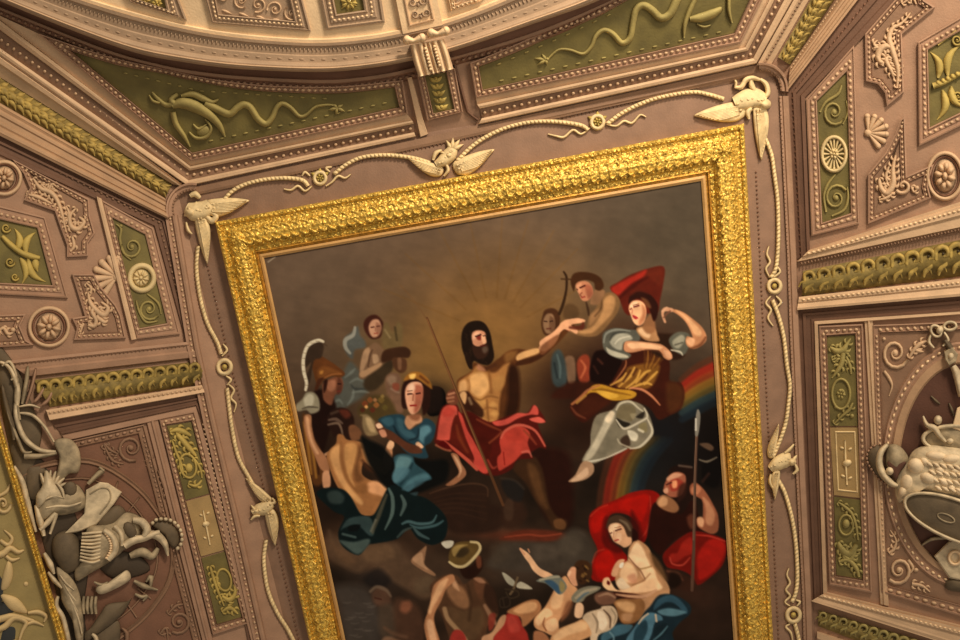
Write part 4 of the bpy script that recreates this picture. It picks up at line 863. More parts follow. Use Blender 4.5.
f([(560, 390), (680, 300), (760, 230), (790, 280), (740, 380), (640, 480), (560, 470)], (62, 50, 36), 3)
f([(560, 10), (550, -60), (590, -110), (650, -120), (700, -70), (710, 0), (680, 60), (610, 70)], (66, 34, 26), 2); f([(590, -30), (620, -80), (670, -80), (690, -20), (670, 40), (630, 60), (600, 30)], (182, 142, 118), 2); f([(650, -60), (690, -30), (670, 40), (650, 20)], (134, 92, 74), 2, .7)
g([(610, -20), (630, -25)], 6, (78, 44, 36), .9); g([(655, -28), (675, -32)], 5, (78, 44, 36), .9); g([(635, 28), (660, 24)], 5, (150, 80, 66), .9); g([(643, -20), (642, 8)], 4, (150, 104, 84), .8)
f([(700, -20), (740, -60), (780, 20), (820, -60), (860, -20), (850, 140), (760, 180), (700, 120)], (108, 92, 62), 3, .85); g([(720, 0), (760, 60)], 8, (150, 134, 100), .6, 2); g([(800, -20), (815, 80)], 8, (58, 48, 32), .7, 2)
f([(690, 210), (720, 160), (800, 140), (880, 135), (925, 170), (910, 220), (850, 225), (780, 240), (700, 260)], (66, 42, 28), 2); f([(780, 230), (840, 220), (890, 240), (890, 320), (840, 345), (790, 300)], (86, 58, 40), 2); f([(820, 230), (850, 230), (850, 310), (825, 310)], (134, 100, 76), 2, .8)
f([(720, 400), (750, 350), (820, 345), (850, 400), (840, 480), (870, 560), (860, 660), (800, 640), (760, 560), (730, 480)], (120, 92, 74), 3); f([(735, 390), (770, 360), (810, 380), (800, 430), (760, 440)], (150, 126, 106), 3, .8); f([(780, 430), (830, 430), (830, 480), (790, 490)], (138, 74, 56), 2, .8); g([(770, 470), (800, 490), (830, 500)], 8, (150, 126, 110), .7, 2)
f([(560, 560), (640, 520), (740, 540), (800, 620), (780, 720), (560, 720), (500, 640)], (80, 66, 38), 4, .9)
for (x, y, r, c) in [(560, 590, 26, (120, 66, 40)), (600, 560, 24, (136, 84, 50)), (650, 600, 24, (150, 100, 56)), (570, 615, 14, (226, 176, 116)), (620, 640, 22, (100, 50, 34)), (690, 560, 26, (112, 92, 50)), (720, 620, 24, (92, 80, 42)), (540, 640, 20, (84, 44, 30)), (640, 560, 16, (164, 120, 84)), (700, 530, 16, (138, 116, 70))]: f([(x - r, y), (x, y - r), (x + r, y), (x, y + r)], c, 1.5, .9)
# helmeted woman
f([(150, 500), (230, 480), (300, 540), (330, 640), (280, 800), (200, 1050), (150, 1000), (130, 700)], (34, 17, 13), 3); f([(60, 680), (120, 740), (150, 860), (210, 980), (230, 1200), (150, 1240), (90, 1050)], (96, 62, 34), 3, .95)
for p in ([(70, 740), (100, 900), (130, 1150)], [(110, 800), (140, 960), (170, 1180)]): g(p, [6, 12, 8], (160, 118, 56), .8, 2)
g([(130, 820), (170, 1000), (190, 1150)], 9, (52, 30, 20), .8, 2)
f([(230, 420), (330, 370), (375, 390), (385, 440), (365, 500), (320, 520), (290, 600), (230, 560), (220, 470)], (120, 78, 58), 2); f([(260, 420), (320, 400), (320, 470), (290, 490), (255, 470)], (160, 112, 88), 2.5, .9); f([(345, 380), (380, 430), (368, 500), (335, 510)], (84, 50, 38), 2, .8); g([(345, 430), (365, 432)], 6, (50, 28, 22)); g([(340, 490), (362, 488)], 5, (110, 50, 42)); f([(230, 410), (260, 400), (250, 470), (230, 500)], (44, 22, 16), 2)
f([(145, 330), (130, 260), (180, 200), (280, 250), (350, 300), (400, 350), (360, 380), (300, 370), (230, 400), (200, 440), (170, 420)], (98, 60, 32), 1.6); f([(180, 330), (230, 290), (330, 320), (370, 350), (280, 350), (200, 390)], (130, 84, 44), 3, .8); f([(200, 330), (225, 325), (220, 350), (200, 352)], (196, 142, 72), 2, .8); g([(240, 380), (300, 355), (370, 352)], [6, 8, 6], (148, 98, 56), .9, 1.5); g([(170, 470), (195, 410), (220, 390)], [12, 18, 8], (74, 42, 26), 1, 2)
f([(130, 260), (80, 300), (90, 180), (130, 110), (200, 100), (230, 130), (210, 220), (150, 250), (120, 420), (90, 380)], (62, 48, 38), 1.8); g([(225, 110), (255, 125)], 5, (80, 64, 50))
g([(85, 480), (92, 420), (72, 340), (65, 260), (75, 190), (100, 130), (140, 98), (190, 82), (225, 92)], [10, 13, 14, 13, 13, 14, 13, 10], (206, 198, 178), 1, 1.2)
for k, (x, y) in enumerate([(90, 440), (80, 390), (70, 330), (65, 280), (68, 225), (78, 185), (105, 130), (140, 105), (180, 88)]): g([(x - 14, y), (x + 14, y + 2)], 2.5, (120, 104, 84), .6)
f([(10, 600), (60, 550), (90, 500), (150, 500), (190, 550), (195, 640), (130, 670), (90, 640), (20, 650)], (140, 134, 116), 2); f([(70, 560), (110, 510), (150, 530), (140, 600), (90, 620)], (184, 180, 162), 2.5, .9); g([(60, 630), (110, 615), (180, 620)], [5, 9, 5], (84, 76, 64), .9, 1.5)
f, g = brush(300, 395, 6.4)
f([(25, 140), (70, 130), (75, 200), (95, 290), (130, 350), (170, 400), (190, 470), (180, 500), (130, 470), (90, 380), (40, 260)], (160, 116, 86), 1.5); f([(35, 150), (55, 145), (65, 220), (85, 300), (120, 370), (100, 370), (60, 280)], (206, 162, 126), 2, .9); f([(145, 500), (185, 490), (195, 580), (150, 595)], (196, 150, 118), 1.6); g([(165, 380), (185, 370)], 9, (190, 146, 114), .9)
# K7: woman seen from behind
f([(170, 180), (190, 110), (250, 80), (310, 95), (345, 150), (345, 230), (350, 280), (310, 290), (270, 250), (220, 270), (200, 230)], (44, 26, 20), 2)
f([(250, 100), (300, 95), (325, 130), (290, 150)], (104, 52, 38), 3, .8); g([(185, 160), (230, 155), (270, 180)], [6, 11, 6], (116, 96, 84), .8, 1.5); g([(180, 190), (240, 180), (262, 210), (272, 250)], [5, 9, 7, 5], (134, 114, 98), .8, 1.5); g([(200, 120), (240, 105)], 8, (92, 74, 62), .7, 2)
f([(310, 210), (345, 190), (390, 230), (385, 280), (330, 290)], (118, 82, 58), 2)
f([(170, 390), (190, 350), (230, 310), (240, 255), (275, 255), (300, 285), (370, 295), (420, 320), (460, 370), (540, 430), (570, 470), (540, 510), (470, 480), (410, 430), (395, 500), (440, 540), (520, 570), (590, 640), (560, 700), (470, 770), (380, 760), (300, 680), (230, 570), (190, 470)], (158, 112, 72), 1.6)
f([(190, 380), (235, 320), (260, 330), (255, 420), (280, 520), (330, 600), (400, 680), (380, 700), (290, 610), (230, 510)], (208, 162, 112), 3, .95)
f([(290, 320), (350, 310), (370, 360), (350, 440), (330, 520), (350, 590), (310, 530), (285, 420)], (200, 154, 102), 3, .9); f([(375, 330), (400, 350), (375, 470), (400, 540), (360, 560), (345, 500)], (110, 74, 46), 4, .8)
f([(430, 570), (490, 550), (560, 600), (560, 660), (500, 640), (440, 620)], (220, 168, 126), 3, .9); f([(400, 560), (440, 590), (400, 640), (350, 600)], (140, 98, 60), 4, .7)
g([(262, 300), (262, 380), (280, 470), (310, 550), (370, 620)], [5, 8, 9, 8, 5], (140, 98, 60), .75, 2.5); g([(400, 350), (440, 420), (500, 470), (550, 490)], [6, 16, 14, 8], (190, 142, 98), .8, 3); g([(400, 420), (440, 470), (520, 505)], [8, 14, 6], (76, 46, 30), .8, 3)
f([(530, 440), (545, 350), (570, 320), (590, 340), (590, 440), (575, 480)], (186, 138, 104), 1.8); f([(555, 330), (575, 290), (600, 300), (600, 330), (580, 350)], (228, 186, 150), 1.5)
# seated crowned woman in blue
f([(390, 270), (450, 290), (530, 330), (600, 400), (640, 380), (800, 420), (940, 420), (940, 540), (860, 590), (700, 640), (560, 600), (480, 500), (430, 420)], (12, 14, 14), 4, .95)
f([(500, 160), (560, 130), (650, 125), (680, 160), (690, 220), (760, 190), (800, 150), (850, 170), (870, 220), (840, 300), (800, 330), (820, 400), (740, 400), (660, 350), (600, 250), (540, 210)], (40, 68, 82), 1.8)
f([(520, 160), (580, 140), (600, 180), (560, 200)], (60, 96, 112), 2.5, .9); f([(620, 150), (660, 160), (670, 210), (720, 240), (750, 280), (680, 270), (630, 220)], (62, 96, 110), 3, .9); f([(770, 210), (820, 195), (840, 230), (800, 270), (790, 310), (760, 280)], (96, 138, 154), 3, .9); f([(740, 310), (760, 300), (790, 330), (770, 345), (745, 335)], (220, 180, 150), 1.5)
g([(600, 200), (640, 270), (720, 320)], [4, 8, 4], (18, 34, 44), .8, 2); g([(760, 220), (750, 270), (700, 290)], [4, 7, 4], (22, 38, 48), .8, 2)
f([(600, 400), (650, 375), (720, 390), (740, 440), (820, 500), (840, 540), (760, 560), (700, 620), (660, 610), (590, 540), (610, 470)], (50, 82, 94), 2)
f([(620, 410), (660, 390), (715, 410), (690, 470), (650, 520), (620, 560), (600, 530)], (104, 142, 152), 3, .9); f([(660, 600), (700, 540), (790, 500), (830, 530), (740, 560), (700, 610)], (88, 128, 142), 3, .8); g([(720, 440), (690, 500), (640, 580)], [5, 10, 6], (28, 52, 62), .8, 2.5)
f([(385, 130), (400, 140), (400, 200), (430, 260), (500, 250), (500, 200), (440, 130), (400, 125)], (130, 112, 84), 2); f([(420, 150), (450, 150), (480, 210), (480, 240), (440, 220)], (180, 158, 122), 2.5, .9)
f([(480, 185), (510, 175), (540, 210), (600, 240), (680, 300), (760, 330), (780, 370), (700, 370), (620, 310), (540, 270), (500, 240)], (92, 56, 40), 1.8); f([(485, 190), (510, 180), (530, 205), (500, 215)], (236, 200, 172), 1.4); f([(505, 230), (540, 222), (555, 262), (525, 270)], (196, 142, 116), 1.5)
f([(680, 140), (700, 130), (770, 130), (780, 170), (740, 190), (700, 220), (670, 180)], (196, 150, 118), 2); f([(700, 130), (770, 120), (760, 160), (720, 160)], (132, 84, 60), 3, .8)
f([(650, 60), (655, -60), (700, -110), (780, -110), (830, -50), (830, 70), (790, 130), (770, 60), (680, 90)], (46, 24, 18), 2)
f([(672, 0), (685, -60), (730, -85), (780, -70), (785, 10), (765, 90), (720, 125), (690, 90)], (216, 166, 138), 1.8); f([(735, -60), (785, -50), (785, 20), (760, 95), (730, 110), (735, 30)], (150, 78, 60), 3, .7); f([(690, -50), (720, -75), (735, -40), (705, -20)], (240, 208, 184), 3, .8)
g([(690, -5), (714, -8)], 5, (66, 36, 30)); g([(745, -8), (768, -12)], 5, (66, 30, 26)); g([(725, -5), (722, 35)], 4, (150, 88, 68), .9); g([(708, 68), (742, 66)], 6, (150, 50, 44)); g([(688, -24), (718, -28)], 3, (96, 58, 44), .8)
f([(665, -90), (700, -140), (770, -145), (830, -90), (845, -40), (810, -60), (740, -105)], (150, 104, 46), 2); f([(700, -130), (740, -135), (730, -105), (705, -105)], (240, 200, 120), 2, .9); g([(770, -120), (820, -80)], 8, (96, 56, 30), .8, 2)
# K8: dark blue drapery below
f, g = brush(310, 470, 6.4)
f([(40, 150), (90, 115), (200, 120), (260, 170), (310, 260), (340, 290), (400, 290), (440, 230), (500, 110), (560, 100), (640, 150), (740, 180), (840, 260), (880, 340), (860, 440), (780, 480), (690, 440), (630, 370), (560, 440), (420, 470), (370, 480), (310, 545), (210, 490), (180, 400), (220, 300), (160, 270), (90, 210)], (16, 30, 32), 1.8)
f([(110, 150), (170, 130), (220, 170), (200, 215), (130, 210)], (56, 70, 70), 3, .9); f([(250, 310), (380, 300), (410, 400), (380, 420), (300, 350), (220, 370), (200, 380)], (60, 78, 80), 2, .9); f([(190, 450), (280, 460), (370, 440), (380, 470), (310, 540), (240, 500)], (84, 100, 98), 2.5, .9); f([(250, 360), (320, 350), (300, 390), (250, 390)], (14, 20, 22), 2)
g([(210, 410), (290, 430)], 8, (74, 92, 92), .9, 1.5); g([(505, 120), (528, 180), (525, 280), (480, 380)], [7, 12, 12, 4], (90, 110, 108), .95, 1.5); g([(585, 165), (606, 220), (580, 290)], [8, 14, 6], (82, 100, 100), .95, 1.5)
g([(590, 345), (630, 330), (700, 345), (780, 335), (810, 290)], [6, 10, 10, 8, 4], (78, 106, 112), .95, 1.5); g([(640, 350), (700, 370), (800, 355), (852, 325)], [4, 9, 9, 5], (70, 98, 104), .95, 1.5); g([(660, 365), (700, 410), (760, 440)], [5, 12, 6], (72, 94, 98), .9, 1.5); g([(560, 430), (600, 390), (650, 368)], [6, 9, 5], (64, 78, 78), .9, 1.5); g([(400, 400), (440, 290), (490, 160)], [8, 14, 8], (98, 92, 76), .7, 2); g([(390, 390), (420, 320)], 7, (120, 120, 108), .7, 1.5)
f([(530, 20), (580, -20), (640, 0), (600, 60), (540, 80)], (88, 128, 144), 3, .8); f([(590, 120), (700, 60), (760, 50), (700, 100), (630, 130)], (70, 104, 118), 2.5, .8); f([(640, 150), (690, 140), (680, 165)], (54, 78, 86), 2, .8)
# K1: bearded man, head, chest, arm
f, g = brush(430, 310, 8)
f([(215, 600), (230, 550), (330, 490), (350, 420), (450, 450), (530, 400), (560, 380), (620, 330), (700, 310), (790, 320), (860, 300), (940, 220), (1040, 130), (1130, 80), (1180, 90), (1100, 180), (1000, 290), (900, 370), (800, 430), (690, 450), (700, 560), (720, 700), (690, 860), (560, 960), (400, 930), (320, 800), (230, 700)], (92, 56, 30), 1.8)
f([(225, 590), (260, 550), (330, 500), (370, 450), (430, 480), (520, 500), (590, 440), (640, 430), (600, 560), (560, 700), (540, 880), (460, 900), (400, 860), (320, 760), (240, 690)], (166, 120, 72), 3)
f([(330, 520), (420, 500), (470, 560), (470, 640), (400, 700), (330, 660), (310, 590)], (216, 172, 118), 3.5, .95); f([(235, 590), (280, 560), (300, 610), (280, 690), (240, 680)], (212, 168, 118), 3, .95); f([(500, 560), (570, 520), (600, 570), (560, 640), (510, 640)], (176, 132, 80), 3.5, .9)
g([(470, 480), (480, 560), (490, 660)], [5, 8, 8], (126, 84, 46), .8, 3); g([(310, 560), (318, 620), (300, 690)], [4, 6, 4], (150, 104, 62), .7, 2.5); g([(390, 440), (440, 470), (520, 440)], [10, 16, 10], (74, 44, 28), .8, 3); f([(380, 430), (430, 460), (440, 490), (380, 480)], (176, 126, 96), 2.5, .8)
for (x, y, r) in [(400, 740, 52), (400, 810, 40), (505, 760, 30), (405, 880, 34), (515, 830, 32), (460, 905, 26), (500, 900, 24)]: f([(x - r, y), (x, y - r * .8), (x + r, y), (x, y + r * .8)], (196, 152, 94), 3.5, .8)
g([(330, 690), (400, 720), (470, 690), (540, 700)], [4, 6, 6, 4], (112, 74, 40), .7, 2.5); g([(455, 720), (460, 800), (470, 900)], [5, 7, 5], (112, 74, 40), .7, 2.5); g([(350, 780), (420, 800), (460, 780), (530, 790)], 5, (118, 78, 44), .6, 2.5)
f([(630, 460), (700, 460), (720, 600), (700, 820), (600, 900), (620, 700)], (46, 24, 14), 5, .9)
f([(690, 370), (740, 335), (850, 305), (880, 320), (860, 350), (760, 385), (700, 405)], (220, 176, 124), 2, .95); f([(870, 300), (950, 220), (1020, 150), (1040, 170), (1000, 260), (920, 330)], (226, 180, 140), 2, .95); f([(700, 410), (800, 385), (900, 350), (960, 320), (880, 390), (780, 430), (690, 445)], (62, 34, 20), 2, .85); f([(600, 350), (690, 325), (680, 380), (610, 420)], (136, 98, 56), 4, .8)
g([(1030, 150), (1100, 95), (1170, 90), (1230, 90)], [26, 22, 12, 6], (214, 164, 126), 1, 1.5); g([(1080, 130), (1130, 160), (1200, 165)], [20, 14, 8], (196, 132, 106), 1, 1.5)
f([(320, 470), (290, 400), (255, 300), (255, 180), (300, 105), (380, 85), (440, 110), (480, 180), (500, 280), (512, 380), (470, 440), (400, 430), (350, 410)], (34, 22, 15), 1.6); f([(280, 380), (300, 340), (330, 400), (340, 470), (310, 460)], (40, 26, 18), 1.6)
for k in range(14):
    x = 275 + rng.uniform(0, 170); y = 130 + rng.uniform(0, 290); g([(x, y), (x + 14, y + 14), (x + 6, y + 30)], [2, 5, 2], (62, 44, 32), .45, 1.5)
f([(335, 200), (355, 170), (400, 162), (440, 180), (446, 220), (450, 262), (420, 280), (385, 292), (345, 275)], (196, 142, 114), 1.6); f([(340, 200), (370, 175), (400, 180), (380, 210), (345, 240)], (226, 180, 152), 2.5, .9); f([(370, 215), (405, 195), (410, 235), (385, 240)], (110, 34, 28), 2, .85); f([(410, 215), (430, 200), (448, 255), (425, 270)], (232, 184, 150), 1.5, .9); g([(365, 212), (405, 196)], 5, (44, 22, 18)); g([(425, 208), (440, 205)], 4, (50, 26, 20))
f([(340, 280), (380, 300), (430, 280), (460, 270), (470, 330), (440, 380), (380, 390), (345, 340)], (58, 36, 26), 2); f([(420, 300), (450, 290), (465, 320), (440, 345), (420, 330)], (104, 88, 76), 2.5, .8); g([(405, 290), (440, 282)], 5, (90, 30, 24))
# staff
line([(399, 284), (412, 298), (426, 318)], [.5, .9], (112, 84, 56), .6)
# K2: rose drapery
f, g = brush(430, 385, 6.4)
f([(40, 380), (30, 340), (60, 180), (100, 125), (170, 125), (200, 180), (260, 170), (340, 220), (400, 235), (520, 190), (620, 180), (660, 130), (700, 160), (740, 235), (690, 250), (745, 400), (700, 400), (640, 440), (660, 470), (560, 480), (520, 540), (430, 580), (340, 570), (280, 520), (180, 450), (130, 420)], (84, 24, 18), 1.8)
f([(350, 540), (240, 470), (290, 480), (340, 470)], (110, 40, 30), 2)
f([(70, 180), (110, 130), (165, 135), (175, 190), (150, 230), (130, 340), (100, 355), (50, 350), (45, 330)], (186, 84, 72), 1.8); f([(80, 170), (120, 140), (160, 160), (140, 200), (90, 200)], (176, 66, 56), 3, .7)
f([(180, 180), (205, 195), (240, 290), (290, 370), (340, 470), (375, 550), (340, 565), (280, 510), (280, 460), (220, 330)], (186, 76, 66), 1.6); f([(150, 220), (180, 200), (225, 330), (272, 470), (180, 400), (130, 350)], (92, 30, 20), 2); g([(170, 260), (190, 340), (240, 430)], [6, 12, 6], (128, 62, 36), .7, 2.5)
g([(95, 362), (180, 430), (250, 490), (300, 540)], [7, 10, 12, 10], (184, 88, 72), 1, 1.4); g([(40, 385), (90, 410), (130, 420)], 8, (150, 88, 66), .9, 1.5); f([(50, 380), (90, 360), (130, 400), (110, 410)], (84, 12, 12), 1.5)
f([(400, 235), (480, 220), (560, 180), (630, 180), (665, 130), (690, 150), (690, 190), (640, 190), (560, 215), (500, 250), (430, 262)], (190, 84, 74), 1.6); f([(640, 215), (700, 205), (738, 235), (700, 243), (650, 230)], (206, 100, 88), 1.6)
f([(445, 360), (470, 300), (540, 262), (600, 270), (640, 310), (625, 370), (640, 430), (590, 440), (540, 490), (480, 530), (440, 545), (430, 470), (455, 430)], (178, 70, 58), 1.6); f([(470, 310), (540, 275), (590, 300), (600, 350), (520, 360)], (168, 62, 50), 3, .6); g([(455, 340), (480, 295), (550, 258), (620, 265), (680, 300), (735, 390)], [5, 8, 9, 9, 8, 6], (196, 100, 84), .95, 1.5); g([(600, 290), (640, 330), (680, 380)], [5, 9, 5], (140, 66, 46), .8, 1.8); g([(470, 430), (478, 510)], 4, (120, 26, 22), .7)
g([(590, 430), (630, 425), (650, 460)], [6, 8, 4], (204, 112, 98), .8, 1.5); f([(200, 150), (260, 180), (340, 240), (440, 280), (400, 350), (380, 470), (330, 440), (270, 330)], (74, 22, 14), 2.5, .9); g([(300, 220), (380, 260), (450, 290)], [5, 8, 5], (130, 66, 42), .8, 1.8); g([(380, 370), (430, 330), (460, 300)], 6, (140, 74, 46), .8, 1.8); g([(370, 480), (400, 530), (430, 520)], [5, 8, 4], (156, 70, 54), .8, 1.8)
f([(180, 60), (240, 40), (280, 90), (340, 160), (330, 210), (260, 170), (210, 150)], (52, 26, 16), 2.5, .9); f([(190, 60), (215, 40), (235, 60), (225, 120), (205, 100)], (206, 166, 122), 1.8); g([(250, 85), (265, 120)], 9, (150, 128, 100), .7, 2)
f([(105, 100), (110, 50), (150, 25), (180, 50), (180, 110), (140, 130)], (112, 68, 50), 1.6); g([(120, 60), (155, 50)], 7, (186, 134, 106), .9, 1.5); g([(112, 85), (150, 78)], 7, (170, 120, 94), .9, 1.5); g([(118, 108), (150, 102)], 6, (160, 110, 84), .9, 1.5)
f([(135, 440), (175, 445), (200, 500), (230, 550), (220, 590), (150, 640), (100, 640), (150, 600), (185, 560), (160, 500)], (158, 112, 84), 1.4); f([(150, 455), (175, 470), (205, 540), (180, 590), (190, 545)], (212, 172, 140), 1.8, .9)
line([(427, 318), (448, 370), (468, 420), (488, 468), (503, 505)], [1.0, 1.3, 1.4, 1.4], (92, 62, 40)); line([(427, 319), (448, 371), (468, 421), (488, 470)], .45, (150, 108, 70), .7)
# K3: youth reaching down
f, g = brush(540, 260, 8)
f([(560, 220), (620, 180), (720, 120), (860, 70), (990, 55), (985, 190), (960, 320), (940, 420), (860, 430), (700, 440), (640, 330), (600, 280)], (92, 32, 20), 2); f([(570, 230), (640, 180), (760, 120), (850, 80), (830, 130), (740, 200), (690, 240), (620, 280)], (160, 46, 34), 3, .95); f([(860, 90), (980, 60), (970, 200), (900, 160)], (104, 42, 26), 4, .7); g([(640, 300), (700, 240), (780, 180), (860, 140)], [8, 22, 8], (66, 18, 12), .8, 3)
f([(20, 450), (40, 400), (100, 385), (150, 420), (160, 500), (130, 600), (40, 600), (10, 520)], (74, 46, 28), 2); f([(30, 470), (60, 430), (105, 440), (120, 520), (95, 580), (50, 585), (25, 530)], (142, 112, 86), 2); f([(80, 450), (120, 490), (105, 570), (75, 560)], (96, 66, 48), 2, .7); g([(35, 490), (55, 492)], 5, (66, 42, 32)); g([(80, 492), (100, 488)], 5, (60, 38, 28)); g([(55, 550), (85, 548)], 5, (96, 50, 40))
f([(190, 380), (240, 350), (300, 380), (310, 450), (250, 480), (190, 460)], (86, 64, 42), 3, .8)
g([(190, 95), (212, 140), (210, 240), (185, 350), (155, 430)], [7, 10, 10, 12, 12], (52, 34, 20), .95, 1.4); g([(170, 152), (260, 155)], 6, (66, 44, 26), .9)
f([(380, 500), (400, 440), (450, 380), (480, 300), (540, 260), (600, 270), (640, 330), (620, 420), (560, 500), (500, 570), (440, 610), (340, 610), (250, 580), (240, 540), (330, 560), (370, 550)], (128, 98, 66), 1.8)
f([(500, 400), (510, 320), (560, 280), (600, 310), (590, 400), (540, 470), (470, 540), (420, 580), (340, 590), (300, 570), (400, 545), (460, 480)], (178, 138, 96), 2.5, .95); f([(400, 450), (450, 400), (480, 400), (450, 470), (400, 520)], (168, 128, 90), 3, .85); g([(490, 300), (490, 380), (440, 450)], [4, 7, 5], (84, 60, 38), .8, 2); g([(370, 340), (385, 400), (390, 440)], [6, 10, 6], (60, 40, 26), .9, 1.8)
f([(440, 240), (520, 250), (480, 340), (440, 360), (400, 340)], (138, 104, 76), 2)
f([(245, 170), (270, 110), (340, 95), (430, 110), (490, 150), (510, 210), (480, 245), (440, 230), (430, 180), (360, 160), (290, 190), (270, 250)], (66, 40, 22), 1.8)
f([(285, 210), (310, 175), (370, 170), (410, 200), (425, 260), (400, 310), (370, 328), (335, 320), (310, 270)], (178, 124, 96), 1.6); f([(360, 200), (410, 210), (420, 270), (390, 310), (370, 260)], (146, 86, 66), 2.5, .8); f([(290, 210), (330, 185), (330, 240), (310, 260)], (206, 154, 122), 2, .8); g([(322, 222), (358, 205)], 7, (82, 36, 28)); g([(335, 262), (320, 280), (332, 290)], 4, (120, 70, 54), .9); g([(335, 300), (358, 294)], 5, (140, 52, 46)); g([(300, 240), (296, 232)], 4, (82, 44, 34))
f([(170, 510), (220, 480), (300, 465), (360, 480), (340, 500), (250, 520), (300, 560), (290, 590), (230, 560), (180, 560), (110, 640), (20, 700), (0, 650), (100, 580)], (222, 170, 134), 1.4); g([(240, 540), (330, 540), (345, 505)], [10, 20, 8], (92, 40, 28), .85, 2); f([(0, 700), (100, 620), (150, 600), (110, 680), (20, 760)], (120, 76, 50), 2, .8)
# K5: skirt and dark mass
f, g = brush(560, 355, 7.111)
f([(30, 30), (100, 20), (110, 180), (60, 200)], (124, 98, 78), 2.5, .9); f([(120, 60), (160, 0), (210, 20), (210, 180), (140, 190)], (146, 66, 44), 2.5, .9); g([(150, 40), (180, 90), (150, 160)], [5, 9, 5], (200, 120, 84), .7, 2)
f([(-60, 20), (-10, -40), (30, 20), (50, 150), (30, 230), (-50, 200)], (60, 74, 78), 3, .9); g([(-20, 0), (0, 80), (0, 160)], [5, 9, 5], (100, 118, 120), .7, 2); g([(-40, 60), (-20, 160)], 7, (36, 44, 48), .8, 2)
f([(220, 60), (260, -30), (400, -20), (440, 40), (420, 140), (340, 210), (240, 200), (210, 140)], (26, 10, 8), 2.5); g([(270, 30), (300, 60)], 9, (74, 42, 32), .8, 2); g([(240, 80), (270, 130)], 8, (62, 34, 26), .8, 2)
f([(0, 230), (100, 190), (240, 200), (340, 220), (200, 300), (60, 310), (-60, 300)], (58, 26, 16), 4, .9)
f([(440, 60), (520, -40), (720, -60), (780, 60), (780, 180), (860, 200), (885, 280), (860, 380), (780, 430), (700, 460), (640, 380), (560, 340), (380, 320), (250, 420), (170, 480), (110, 440), (70, 380), (90, 330), (180, 280), (340, 220)], (62, 26, 16), 2)
f([(760, 200), (850, 210), (880, 290), (850, 380), (770, 400)], (84, 50, 26), 5, .8); f([(160, 330), (240, 290), (360, 330), (300, 380), (200, 430), (130, 420)], (72, 34, 20), 4, .8); g([(80, 370), (120, 420), (180, 450)], [5, 9, 4], (130, 76, 54), .7, 2)
f([(180, 290), (230, 220), (300, 210), (400, 240), (500, 250), (545, 275), (510, 310), (400, 325), (330, 310), (260, 270), (210, 270)], (186, 142, 50), 1.6); f([(260, 250), (340, 260), (420, 290), (360, 310), (300, 290)], (216, 174, 76), 2, .9); g([(230, 250), (300, 245), (400, 265), (500, 285)], [4, 8, 8, 4], (130, 90, 30), .8, 1.5); g([(85, 350), (150, 300), (200, 250), (280, 215)], [8, 12, 9, 5], (170, 112, 74), .9, 1.5); g([(120, 340), (180, 290)], 9, (176, 134, 70), .8, 1.5)
f([(400, 220), (460, 140), (500, 80), (700, 60), (680, 180), (620, 240), (540, 230), (470, 240)], (124, 84, 36), 3)
for p in ([(360, 215), (440, 170), (470, 130)], [(420, 225), (500, 150), (530, 90)], [(470, 235), (540, 180), (570, 110)], [(540, 200), (600, 130), (640, 110)], [(490, 240), (600, 200), (650, 210)], [(600, 210), (660, 150), (690, 120)]): g(p, [5, 10, 6], (206, 162, 84), .9, 1.6)
for p in ([(450, 190), (500, 110)], [(580, 190), (620, 140)], [(520, 140), (545, 100)]): g(p, 7, (70, 36, 20), .8, 2)
g([(500, 235), (580, 245), (650, 290), (710, 355)], [5, 9, 9, 4], (198, 134, 100), .95, 1.5); g([(380, 200), (460, 90), (470, 40)], [3, 6, 4], (176, 118, 78), .8, 1.5)
for k in range(7): g([(600 + k * 26, -40 + k * 3), (605 + k * 20, 30), (600 + k * 12, 90)], [4, 9, 3], (150, 106, 48) if k % 2 else (92, 56, 26), .8, 2)
f([(215, 640), (220, 540), (260, 430), (370, 390), (420, 335), (500, 325), (590, 360), (640, 440), (665, 540), (640, 600), (570, 660), (500, 660), (430, 690), (340, 720), (250, 770), (160, 760), (180, 700)], (128, 121, 105), 1.6)
f([(240, 620), (300, 500), (330, 430), (380, 400), (390, 440), (350, 520), (300, 610), (250, 700), (200, 750), (170, 740)], (190, 182, 162), 2.5, .95); f([(320, 460), (360, 400), (385, 420), (350, 480)], (230, 214, 188), 2, .9); f([(350, 520), (400, 480), (440, 540), (400, 640), (340, 700), (300, 680)], (122, 116, 100), 3, .9); f([(400, 440), (430, 360), (510, 355), (540, 400), (510, 470), (450, 460)], (118, 108, 84), 2, .95); f([(500, 420), (540, 420), (520, 460)], (156, 146, 120), 2, .8)
f([(400, 450), (450, 470), (500, 490), (460, 520), (420, 510)], (36, 32, 26), 1.8, .95); f([(540, 440), (600, 400), (590, 450)], (40, 34, 28), 1.8, .9); g([(400, 390), (430, 345), (500, 332), (560, 380), (590, 400)], [5, 8, 8, 6, 4], (190, 184, 164), .95, 1.3); g([(400, 460), (440, 515), (480, 520), (560, 480), (620, 440), (600, 380)], [4, 8, 8, 7, 6, 4], (204, 198, 180), .9, 1.3); g([(620, 450), (655, 530), (640, 580), (570, 650), (500, 665)], [5, 8, 9, 8, 5], (196, 190, 172), .95, 1.3)
f([(480, 540), (520, 540), (555, 570), (540, 610), (500, 600)], (216, 210, 192), 2, .9); f([(560, 500), (610, 480), (620, 540), (580, 550)], (134, 124, 92), 2, .9); g([(560, 530), (590, 545)], 9, (210, 204, 184), .8, 1.5); f([(430, 600), (480, 570), (500, 640), (450, 650)], (60, 44, 34), 2, .9); g([(410, 600), (430, 630), (500, 660)], 6, (180, 172, 152), .8, 1.5); g([(200, 760), (300, 740), (400, 700), (470, 665)], [8, 6, 6, 4], (206, 202, 186), .9, 1.4)
